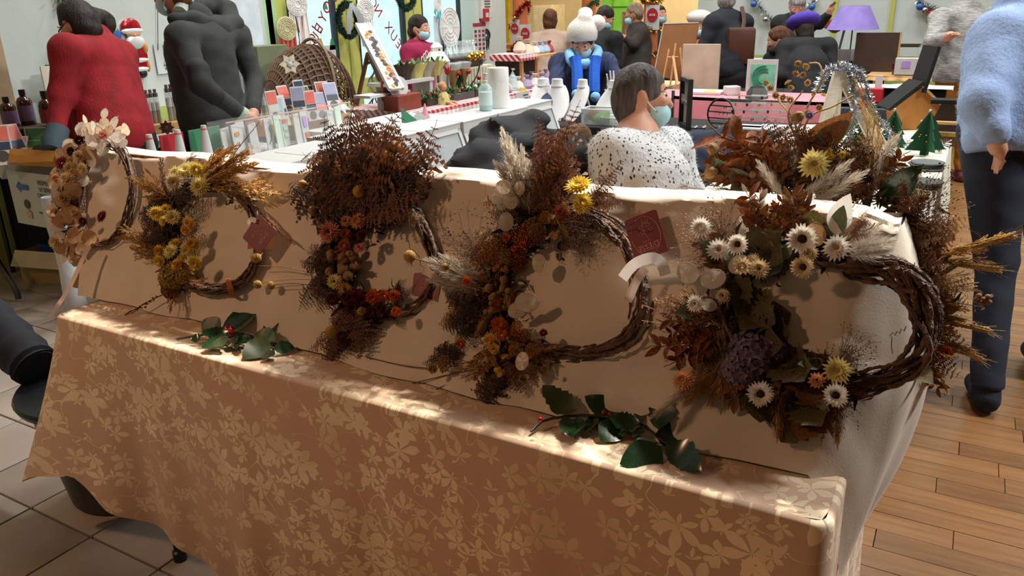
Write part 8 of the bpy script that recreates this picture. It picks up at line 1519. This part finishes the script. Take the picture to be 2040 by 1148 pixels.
def person(label, f, J, top, bottom, hair, hs='short', h=.013, face=None, up=(0, 0, 1), fat=1.0, mask=0, skin=SKIN, sleeve=.016, hem=.0, wr=.003, seated=False, hand=1, hairx=(), extra=None, legs=True, topname='jumper', shoe=None, fuzz=None, long=0, sc=1.0, collar=1):
    """J: joints as (u,v,depth); the rest follows from where pelvis and head are"""
    P = {k: np.array(px(v[0], v[1], d=v[2])) for k, v in J.items()}; f = np.array([*f, 0.]); f /= np.linalg.norm(f); r = np.array([f[1], -f[0], 0]); z = np.array([0, 0, 1.])
    hd, pv = P['head'], P['pelvis']; fc = np.array(face if face is not None else f, float); fc /= np.linalg.norm(fc); up = np.array(up, float); up = up-fc*(up @ fc); up /= np.linalg.norm(up); hr = np.cross(fc, up)
    nk = P.get('neck', hd-up*.17*sc-fc*.035); sp = nk-pv; sp /= np.linalg.norm(sp); P['nk'] = nk
    sL = P.get('sL', nk-sp*.055-r*.165*sc); sR = P.get('sR', nk-sp*.055+r*.165*sc); ch = nk-sp*.2
    eL = P.get('eL', sL-z*.28*sc-r*.04); eR = P.get('eR', sR-z*.28*sc+r*.04); wL = P.get('wL', eL-z*.22*sc+f*.10); wR = P.get('wR', eR-z*.22*sc+f*.10)
    hL, hR = pv-r*.09, pv+r*.09
    if seated: kL, kR = hL+f*.42-z*.02, hR+f*.42-z*.02; aL, aR = kL+f*.02, kR+f*.02; aL[2] = aR[2] = .08
    else: kL, kR = P.get('kL', np.array([*(hL+f*.03)[:2], .5*pv[2]+.04])), P.get('kR', np.array([*(hR+f*.03)[:2], .5*pv[2]+.04])); aL, aR = P.get('aL', np.array([*(hL-r*.02)[:2], .085])), P.get('aR', np.array([*(hR+r*.02)[:2], .085]))
    F = lambda o: hd+hr*o[0]*sc+fc*o[1]*sc+up*o[2]*sc; A3 = np.array([hr, fc, up])
    b = [('e', F((0, -.01, .02)), A3, (.074*sc, .094*sc, .095*sc)), ('c', F((0, .035, -.03)), F((0, .052, -.075)), .058*sc, .036*sc), ('c', F((0, .085, .005)), F((0, .108, -.03)), .010*sc, .014*sc, .012), ('c', F((-.03, .078, -.012)), F((.03, .078, -.012)), .018*sc, .018*sc, .02), ('c', F((-.018, .088, -.066)), F((.018, .088, -.066)), .009, .009, .012)]
    for s in (-1, 1): b.append(('e', F((s*.076, -.01, -.012)), A3, (.010, .020, .034), .006))
    T0 = lambda g: [('c', nk-sp*.03, ch, .075*fat+g, .115*fat+g), ('c', ch, pv+sp*.06, .115*fat+g, .12*fat+g), ('c', ch-r*.055, pv-r*.05+sp*.05, .10*fat+g, .105*fat+g, .06), ('c', ch+r*.055, pv+r*.05+sp*.05, .10*fat+g, .105*fat+g, .06), ('c', sL, sR, .06+g, .06+g, .06)]
    AR = lambda g, e=1.0: [q for s_, e_, w_ in ((sL, eL, wL), (sR, eR, wR)) for q in (('c', s_, e_, .055*fat+g, .043+g), ('c', e_, e_+(w_-e_)*e, .042+g, .030+g*.8))]
    LG = lambda g: [q for h_, k_, a_ in ((hL, kL, aL), (hR, kR, aR)) for q in (('c', h_, k_, .088*fat+g, .058+g), ('c', k_, a_, .056+g, .042+g))]
    ft = lambda g: [('c', a-z*.045-f*.03, a-z*.05+f*.14, .035+g, .030+g) for a in (aL, aR)]
    b += [('c', F((0, -.02, -.05)), nk-sp*.04, .055*sc, .062)]+T0(0)+AR(0)+LG(0)+ft(0)
    for e_, w_, nm in ((eL, wL, 'hL'), (eR, wR, 'hR')):                    # palm, four unequal fingers, thumb from the palm's side
        d = P[nm]-w_ if nm in P else (w_-e_)*.6+f*.05; d = d/np.linalg.norm(d); sd = np.cross(d, z); sd = sd/(np.linalg.norm(sd)+1e-9); nn = np.cross(sd, d); s = 1 if nm == 'hR' else -1
        b += [('c', w_, w_+d*.05, .027, .026), ('c', w_+d*.05-sd*.018, w_+d*.055+sd*.018, .020, .020)]
        if hand:
            for i, L in enumerate((.062, .075, .070, .052)): o = w_+d*.07+sd*s*(.027-.018*i); m_ = o+d*L*.55-nn*.004; b += [('c', o, m_, .0085, .0085, .006), ('c', m_, m_+d*L*.4-nn*L*.3, .0085, .0075, .006)]
            o = w_+d*.025+sd*s*.025; b += [('c', o, o+sd*s*.03+d*.03, .011, .0095, .01), ('c', o+sd*s*.03+d*.03, o+sd*s*.032+d*.06, .0095, .008, .008)]
    base = Vector(((aL+aR)/2)); base.z = 0; t = thing('person', label, 'person', base)
    obj('body', blend(b, h, .03), skin, t)
    tp_ = T0(.03)+AR(sleeve, .93)+([('c', nk-sp*.03, nk+up*.01, .068, .062)] if collar else [])
    if not collar: tp_[0] = ('c', nk-sp*.09, ch, .07*fat, .115*fat+.02)
    if long: tp_ += [('c', hL, hL+(kL-hL)*long, .115*fat, .11*fat), ('c', hR, hR+(kR-hR)*long, .115*fat, .11*fat)]
    hz_ = pv-sp*(.06-hem) if not long else hL+(kL-hL)*long; cuts = [(hz_, -sp if not long else -z)]
    if extra: tp_ += extra(P, dict(f=f, r=r, z=z, sp=sp, nk=nk, ch=ch, sL=sL, sR=sR, hd=hd, up=up, fc=fc, hr=hr))
    to = obj(topname, blend(tp_, h, .035, cuts, wr, len(label)), top, t)
    tr = obj('trousers', blend([('c', pv-r*.06, pv+r*.06, .115*fat, .115*fat)]+LG(.016), h, .03, [((0, 0, .10), -z)], wr, 3), bottom, t)
    for a, q in zip((aL, aR), ft(.012)): obj('shoe', blend([q, ('c', a, a-z*.03, .05, .05)], .012, .02, [((0, 0, .003), -z)]), shoe or mat('dark_shoe', '#1b1917', .5), t)
    if hs != 'bald':
        hp = [('e', F((0, -.022, .035)), A3, (.086*sc, .10*sc, .096*sc))]
        if hs in ('bob', 'long'): hp += [('e', F((0, -.045, -.035)), A3, (.084, .075, .095))]
        if hs == 'short': hp += [('e', F((0, -.05, -.02)), A3, (.078, .06, .075))]
        if hs == 'long': hp += [('c', F((0, -.08, -.06)), F((0, -.10, -.24)), .065, .05)]
        hp += [('c', np.array(px(*a[0][:2], d=a[0][2])), np.array(px(*a[1][:2], d=a[1][2])), a[2], a[3]) for a in hairx]
        hp += [('s', F((0, .10, -.045)), A3, (.066*sc, .09, .10*sc))]+[('s', F((s*.09, .0, -.02)), A3, (.03, .024, .04)) for s in (-1, 1) if hs != 'long']
        obj('hair', blend(hp, min(h, .010), .03, (), .007, 7), hair, t)
    else: obj('hair', blend([('e', F((0, -.035, .0)), A3, (.080, .080, .075)), ('s', F((0, .06, .08)), A3, (.12, .12, .09)), ('s', F((0, .1, -.04)), A3, (.07, .1, .1))], .010, .01), hair, t)
    for s in (-1, 1):
        obj('eye', MB().ell(Vector(F((s*.030, .078, .012))), .0095*sc, 10, 7), mat('eye_white', '#ded8d0', .3), t); obj('iris', MB().ell(Vector(F((s*.030, .087, .011))), .0056, 8, 6), mat('iris', '#2a1c14', .2), t); obj('brow', MB().tube([Vector(F((s*x, .089-.012*abs(x-.03)/.02, .036))) for x in (.014, .03, .046)], .0025, 5), hair, t)
    if mask:
        mz = -.015 if mask > 1 else 0.0; m_ = obj('face_mask', blend([('e', F((0, .04, -.05+mz)), A3, (.068*sc, .074*sc, .062*sc))], .008, .01, [(F((0, .03, 0)), -fc), (F((0, 0, .0+mz)), up*.97-fc*.2)]), MASK if mask != 3 else mat('dark_mask', '#4a413c', .8), t)
        for s in (-1, 1): obj('ear_loop', MB().tube(smoothpath([Vector(F(q)) for q in ((s*.062, .05, -.03+mz), (s*.08, .01, -.005), (s*.083, -.012, .005), (s*.08, .005, -.03), (s*.058, .05, -.08+mz))], 10), .0022, 4), mat('loop_white', '#dedede', .7), t)
    if fuzz:
        mt, cnt, L = fuzz; me = to.data; ar = np.array([p.area for p in me.polygons]); pk = np.random.choice(len(ar), cnt, p=ar/ar.sum()); fb = MB(); M = WL[t.name]
        for i in pk:
            p = me.polygons[i]; c = M @ p.center; d = (p.normal*.6+Vector((R.gauss(0, .6), R.gauss(0, .6), R.gauss(0, .6)-.3))).normalized(); s = d.orthogonal().normalized()*L*.045; e = c+d*L*R.uniform(.5, 1.2); fb.add([c-s, c+s, e], [(0, 1, 2)])
        o = obj('fuzz', fb, mt, t); o['kind'] = 'stuff'
    return t, F, P
JEANS = mat('navy_trousers', '#141a2a', .85, var=.15, bump=.1, bscale=200); BLK = mat('black_clothes', '#101114', .85, var=.25, bump=.1); KNIT = lambda n, c, **k: mat(n, c, .9, bump=.35, bscale=k.pop('bs', 90), **k)
VR = np.array(RT); vr = lambda a, b=0: (RT[0]*a+FW[0]*b/.94, RT[1]*a+FW[1]*b/.94)     # a to the picture's right, b away from it
# the person in red bending over the wall table
person('person in a red jumper and glasses bending over the table by the wall', vr(-.75, .75), dict(head=(153, 50, 4.3), neck=(178, 70, 4.4), pelvis=(236, 285, 4.35), sL=(134, 102, 4.15), sR=(240, 112, 4.5), eL=(122, 190, 4.15), wL=(112, 262, 4.1), hL=(104, 300, 4.05), eR=(150, 200, 4.65), wR=(140, 275, 4.6)), KNIT('red_knit', '#8c101a', var=.22, stretch=(2, 2, .5), bs=60), BLK, DKH, 'bob', .009, face=(-.80, -.25, -.50), up=(-.35, 0, .9), hairx=(((170, 35, 4.35), (205, 45, 4.45), .075, .062), ((205, 45, 4.45), (216, 68, 4.45), .06, .03)), fat=1.14, hem=-.02)[1]
t, F, P_ = None, None, None
gl = bpy.data.objects[[o.name for o in bpy.data.objects if o.get('category') == 'person'][-1]]
g0 = Vector(px(125, 62, d=4.2)); obj('glasses', MB().tube([g0+Vector((.02, 0, .035)), g0+Vector((-.02, -.01, .0)), g0+Vector((0.0, -.02, -.03)), g0+Vector((.05, -.03, -.02))], .004, 5).tube([g0+Vector((.02, 0, .035)), Vector(px(140, 36, d=4.25))], .004, 5), INK, gl)
obj('cuff', MB().tube([px(116, 255, d=4.1), px(108, 285, d=4.07), px(104, 300, d=4.05)], [.055, .062, .05], 14), mat('teal_sleeve', '#3b4c55', .8), gl)
# the person in the grey jacket, hands clasped behind
def hood(P, d): n = d['nk']; return [('c', n+d['r']*.09-d['f']*.02, n-d['r']*.09-d['f']*.02, .075, .075), ('c', n-d['f']*.07-d['z']*.02, n-d['f']*.12-d['z']*.13, .10, .07), ('c', n+d['f']*.04+d['z']*.03, n-d['f']*.04+d['z']*.02, .08, .08)]
HP = ((350, 40, 4.58, .045), (388, 44, 4.66, .06), (430, 58, 4.82, .075), (462, 52, 5.0, .07), (452, 22, 5.05, .06), (420, 6, 4.95, .055), (392, 18, 4.78, .055))
t, F, P_ = person('person in a dark grey hooded jacket with hands clasped behind, wearing a blue mask', vr(-.8, .55), dict(head=(342, -14, 4.65), neck=(385, 35, 4.75), pelvis=(432, 278, 4.9), sL=(362, 75, 4.55), sR=(470, 72, 5.05), eL=(396, 165, 4.48), wL=(482, 228, 4.62), hL=(512, 238, 4.7), eR=(508, 160, 5.1), wR=(505, 226, 4.85), hR=(497, 245, 4.72)), KNIT('charcoal_jacket', '#2e302d', bs=200, var=.2), JEANS, BRH, 'short', .008, face=(-.85, -.35, -.1), mask=2, fat=1.22, hem=-.02, topname='jacket', wr=.0035)
obj('hood', blend([('c', np.array(px(*a[:2], d=a[2])), np.array(px(*b[:2], d=b[2])), a[3], b[3]) for a, b in zip(HP, HP[1:])], .010, .04, (), .006), _M['charcoal_jacket'], t)
obj('elbow_patch', blend([('c', np.array(px(393, 140, d=4.475)), np.array(px(400, 168, d=4.47)), .069, .064), ('c', np.array(px(400, 168, d=4.47)), np.array(px(428, 190, d=4.51)), .064, .056)], .01, .02), mat('patch_black', '#1a1a1b', .8), t); obj('shirt_cuff', MB().tube([px(478, 225, d=4.6), px(487, 231, d=4.62)], .045, 14), mat('sage_cuff', '#a9b5a5', .8), t)
obj('scarf', MB().tube(smoothpath([px(358, 25, d=4.6), px(368, 5, d=4.7), px(400, -2, d=4.9), px(420, 8, d=4.95)], 10), .04, 12), mat('sage_cuff', '#a9b5a5'), t)
# seated by the glazed doors
person('seated person in a magenta jumper with dark bobbed hair, behind the wrapped plants', vr(.8, .6), dict(head=(836, 56, 7.7), pelvis=(838, 200, 7.7), sL=(815, 105, 7.55), sR=(862, 104, 7.85), eL=(806, 150, 7.5), eR=(876, 150, 7.8)), KNIT('magenta_knit', '#8a0f3e', var=.1), BLK, DKH, 'bob', .012, face=(.85, .1, -.12), mask=1, fat=1.02, seated=True)
person('grey-haired person in black standing behind the wooden bar counter', vr(.9, -.2), dict(head=(987, 38, 11.4), pelvis=(985, 150, 11.4)), BLK, BLK, GRH, 'bald', .014, face=(.95, .1, -.1), skin=SKIN2)
person('person in a beige jumper seen from behind, brown hair, by the tall pale cabinet', vr(.1, 1), dict(head=(1096, 40, 9.3), pelvis=(1096, 180, 9.3), eL=(1056, 110, 9.2), eR=(1134, 112, 9.4)), KNIT('beige_knit', '#a98f7c', var=.08), mat('taupe_trousers', '#6a5a50', .85), BRH, 'bob', .014, fat=1.15)
# white hat and blue scarf
t, F, P_ = person('person in a white bobble hat, blue scarf and mask leaning over the bust stands', vr(-.15, -1), dict(head=(1160, 84, 5.75), neck=(1158, 116, 5.85), pelvis=(1166, 235, 6.22), sL=(1206, 128, 5.9), sR=(1116, 130, 5.85), eL=(1232, 160, 5.8), wL=(1222, 190, 5.6), hL=(1212, 210, 5.45), eR=(1104, 180, 5.65), wR=(1082, 215, 5.35), hR=(1072, 238, 5.3)), KNIT('navy_fleece', '#222b4c', var=.25, rib=11), JEANS, DKH, 'short', .009, face=(.28, -.80, -.42), up=(0, 0, 1), mask=1, fat=.92)
WH = KNIT('white_hat', '#d8d3cb', var=.05, bs=140); A3 = np.eye(3); c_ = P_['head']
obj('bobble_hat', blend([('e', F((0, -.025, .065)), np.array([[1, 0, 0], [0, 1, 0], [0, 0, 1.]]), (.112, .115, .10)), ('c', F((0, -.01, .05)), F((-.02, -.04, .16)), .10, .055)], .009, .03, [(F((0, .05, .035)), np.array([0, 0, -1.]))]), WH, t); obj('bobble', MB().ell(Vector(px(1190, 46, d=5.7)), (.06, .055, .058), 14, 10), KNIT('white_pompon', '#dedad3', var=.12), t); obj('bobble', MB().ell(Vector(px(1166, 27, d=5.72)), (.055, .05, .045), 14, 10), KNIT('white_pompon', '#dedad3'), t)
LB, RBL = KNIT('light_blue_wool', '#79aed6', var=.1), KNIT('royal_blue_wool', '#1a5ac0', var=.12)
obj('scarf', MB().tube(smoothpath([px(u, v, d=d) for u, v, d in ((1134, 106, 5.75), (1140, 124, 5.66), (1162, 128, 5.62), (1182, 122, 5.66), (1190, 100, 5.82), (1160, 100, 6.0), (1134, 106, 5.75))], 24), .036, 10), LB, t)
for u, l in ((1150, 180), (1184, 185)):
    obj('scarf_end', MB().tube(smoothpath([px(u+(2 if u > 1160 else -4), 116, d=5.62), px(u, 145, d=5.6), px(u, l, d=5.58)], 10), [.05, .045, .042, .042, .042, .042, .042, .042, .042, .042, .04], 8), RBL, t); obj('pompon', MB().ell(px(u+(2 if u > 1160 else -2), l+8, d=5.56), .036, 12, 8), LB, t)
person('person in black with dark hair bending beside the coffee urn', vr(.7, .3), dict(head=(1206, 36, 8.8), pelvis=(1196, 165, 8.9), sR=(1226, 78, 8.7)), BLK, BLK, DKH, 'short', .014, face=(.75, .2, -.5), mask=1, fat=1.1)
person('grey-haired person in a brown jacket holding a cup beside the coffee urn', vr(-.9, -.1), dict(head=(1262, 28, 9.3), pelvis=(1266, 160, 9.3), eL=(1262, 90, 9.1), wL=(1246, 76, 9.1)), KNIT('brown_jacket', '#2d241d', var=.15), BLK, HAIRC('sandy_hair', '#84705a'), 'short', .014, face=(-.93, -.3, -.15), mask=2, fat=1.12, skin=SKIN2, topname='jacket')
person('person in navy half hidden behind the orange column, wearing a mask', vr(.5, -.8), dict(head=(1314, 30, 10.3), pelvis=(1318, 150, 10.3)), BLK, BLK, DKH, 'short', .014, mask=1)
t, F, P_ = person('person in a red jumper and white hat, half hidden by the brown board', vr(-.3, -.9), dict(head=(1392, 55, 9.0), pelvis=(1412, 165, 9.0), sL=(1428, 78, 9.0)), KNIT('scarlet_knit', '#a5161c', var=.1), BLK, GRH, 'short', .014, mask=1)
obj('hat', MB().ell(Vector(F((0, -.02, .11))), (.15, .14, .085), 16, 8), WH, t)
t, F, P_ = person('person in a navy coat seen from behind, a brown bag slung over the shoulder', vr(.35, .95), dict(head=(1448, 0, 7.6), pelvis=(1440, 150, 7.6), sL=(1420, 48, 7.5), sR=(1482, 46, 7.7), eL=(1398, 105, 7.5), eR=(1490, 95, 7.75)), KNIT('navy_coat', '#0c1018', var=.2), BLK, GRH, 'short', .013, wr=.004, fat=1.25, extra=hood, topname='coat')
obj('bag', MB().box(px(1475, 92, d=7.45), (.26, .1, .34), rz=.5, bev=.03), mat('bag_leather', '#4a2616', .5), t); obj('bag_strap', MB().tube(smoothpath([px(1478, 15, d=7.52), px(1482, 45, d=7.45), px(1472, 85, d=7.42)], 8), .02, 6), mat('bag_leather', '#4a2616'), t)
person('grey-haired person in black raising one hand by the far wall', vr(-.2, -.9), dict(head=(1588, 12, 8.3), pelvis=(1585, 150, 8.3), eL=(1632, 46, 8.2), wL=(1650, 30, 8.1), hL=(1656, 12, 8.05)), BLK, BLK, GRH, 'short', .012, face=(.2, -.8, -.5), mask=3)
person('seated person with brown hair and a dark mask, head bowed', vr(-.7, -.5), dict(head=(1549, 80, 7.75), pelvis=(1562, 175, 7.75)), BLK, BLK, BRH, 'bob', .012, face=(-.8, -.3, -.35), mask=3, seated=True, hairx=(((1556, 66, 7.75), (1570, 68, 7.85), .06, .04),))
t, F, P_ = person('person in a black denim jacket and purple beret, seen from behind', vr(-.15, 1), dict(head=(1600, 62, 7.4), pelvis=(1608, 215, 7.3), sL=(1566, 96, 7.35), sR=(1648, 94, 7.45), eL=(1552, 150, 7.3), eR=(1658, 140, 7.4)), BLK, BLK, DKH, 'bob', .012, face=(-.4, .75, -.45), fat=1.2, topname='jacket')
obj('beret', MB().ell(px(1600, 42, d=7.38), (.155, .15, .075), 18, 10, M=rotm((-.25, .35, 1), (0, 1, 0))), KNIT('purple_wool', '#4a35a0', var=.1), t)
GREYK = mat('grey_knit', '#6f6e6b', .95, col2='#a9a7a2', scale=22, stretch=(1, 1, 5), bump=.4, bscale=70)
person('person in a long mottled grey jumper and mustard trousers, seen from behind', vr(.05, 1), dict(head=(1925, -26, 6.4), pelvis=(1920, 150, 6.45), sL=(1874, 40, 6.35), sR=(1978, 38, 6.5), eL=(1856, 85, 6.2), wL=(1885, 75, 6.0)), GREYK, mat('mustard_trousers', '#a8701c', .85, var=.08), BRH, 'short', .011, fat=1.3, wr=.006, long=.13, shoe=mat('burgundy_shoe', '#5a2028', .5), fuzz=(mat('grey_fuzz', '#9a9894', .9), 4000, .016))
BLUEK = KNIT('pale_blue_knit', '#8fa6cc', var=.06, bs=60)
person('person in a fluffy pale blue jumper and navy trousers at the picture edge', vr(.3, .95), dict(head=(2060, -110, 3.1), neck=(2050, 10, 3.1), pelvis=(2035, 262, 3.1), sL=(1990, 78, 3.05), sR=(2110, 70, 3.2), eL=(1958, 205, 2.95), wL=(1982, 270, 2.90), hL=(1990, 305, 2.92), kL=(1985, 520, 3.08), kR=(2090, 520, 3.25), aL=(1966, 770, 3.0), aR=(2080, 700, 3.25)), BLUEK, JEANS, BRH, 'short', .010, fat=1.35, hem=-.04, sleeve=.034, extra=lambda P, d: [('c', np.array(px(1985, 120, d=3.05)), np.array(px(1985, 270, d=3.05)), .10, .12)], fuzz=(mat('blue_fuzz', '#a9bcdc', .9), 9000, .012), shoe=JEANS)
SPECK = mat('speckled_wool', '#c9c9c7', .95, var=.05, bump=.5, bscale=90)
def speck():
    nt = SPECK.node_tree; N = nt.nodes; L = nt.links; vo = N.new('ShaderNodeTexVoronoi'); vo.inputs['Scale'].default_value = 75; tc = N.new('ShaderNodeTexCoord'); mp = N.new('ShaderNodeMapping'); mp.inputs['Scale'].default_value = (1, 1, .55); L.new(tc.outputs['Object'], mp.inputs[0]); L.new(mp.outputs[0], vo.inputs['Vector'])
    rp = N.new('ShaderNodeValToRGB'); rp.color_ramp.elements[0].position = .22; rp.color_ramp.elements[0].color = (.03, .03, .035, 1); rp.color_ramp.elements[1].position = .32; rp.color_ramp.elements[1].color = (*lin('#c6c6c5'), 1); L.new(vo.outputs['Distance'], rp.inputs[0]); L.new(rp.outputs[0], N['Principled BSDF'].inputs['Base Color'])
speck()
T = shell_chair('plywood shell chair the person in the speckled jumper sits on', (-.99, 2.80, 0), .08)
t, F, P_ = person('seated person in a fluffy white speckled jumper and blue mask, looking aside', vr(.55, .8), dict(head=(1282, 192, 2.98), neck=(1268, 258, 2.97), pelvis=(1282, 520, 2.95), sL=(1222, 306, 2.86), sR=(1336, 300, 3.12), eL=(1208, 400, 2.86), wL=(1290, 440, 3.05), eR=(1372, 385, 3.12), wR=(1330, 430, 3.2)), SPECK, JEANS, SPH, 'bob', .0075, face=(.92, .32, -.05), mask=2, fat=1.12, seated=True, wr=.004, fuzz=(mat('white_fuzz', '#d2d2d0', .9), 9000, .014), sc=.95, collar=0)
obj('earring', MB().ell(px(1309, 222, d=2.93), .004, 6, 4), GOLD, t)
shell_chair('plywood shell chair with the navy coat, before the black jewellery cloth', (-1.2, 3.8, 0), 1.2)
shell_chair('plywood shell chair with the ink-blue and green coats thrown over it', (-1.52, 2.66, 0), math.radians(5))
def coat(label, prims, m, extra=()): 
    t = thing('coat', label, 'coat', Vector(prims[0][1])); obj('cloth', blend(prims, .012, .05, (), .030, len(label)), m, t)
    for n, p, mm in extra: obj(n, blend(p, .010, .03, (), .006), mm, t)
C = lambda a, b, r1, r2: ('c', np.array(px(*a[:2], d=a[2])), np.array(px(*b[:2], d=b[2])), r1, r2)
coat('dark navy padded coat heaped behind the fern wreath', [C((985, 285, 3.1), (1060, 262, 3.2), .09, .07), C((960, 330, 3.0), (1050, 315, 3.1), .10, .11), C((945, 355, 2.95), (1010, 360, 3.0), .10, .12), C((1000, 420, 2.95), (1060, 420, 3.05), .12, .14), C((1000, 500, 3.0), (1060, 500, 3.05), .12, .12)], mat('ink_padded', '#0e1016', .8, var=.3), [('tweed_lapel', [C((972, 262, 3.2), (962, 300, 3.15), .045, .05)], mat('brown_tweed', '#4c4230', .95, bump=.4, bscale=140))])
coat('dark green coat with a brown fur hood hung over a chair behind the orange wreath', [C((1050, 290, 3.2), (1110, 285, 3.25), .07, .06), C((1135, 330, 2.95), (1160, 330, 3.05), .09, .10), C((1130, 420, 2.95), (1150, 430, 3.0), .14, .14), C((1130, 520, 2.95), (1150, 520, 3.0), .14, .14)], mat('bottle_green', '#0f1514', .9, var=.2), [('fur_trim', [C((1112, 320, 3.0), (1128, 282, 3.05), .035, .045), C((1128, 282, 3.05), (1155, 270, 3.08), .045, .04), C((1155, 270, 3.08), (1175, 295, 3.05), .04, .03)], mat('brown_fur', '#7d6146', .95, var=.3, scale=60, bump=.8, bscale=150))])
coat('deep navy coat on a plywood chair, behind the rust leaves', [C((1375, 305, 3.7), (1445, 300, 3.75), .09, .10), C((1390, 335, 3.65), (1450, 340, 3.7), .1, .12), C((1400, 400, 3.7), (1450, 400, 3.7), .14, .14)], mat('deep_navy', '#121a30', .9, var=.15))
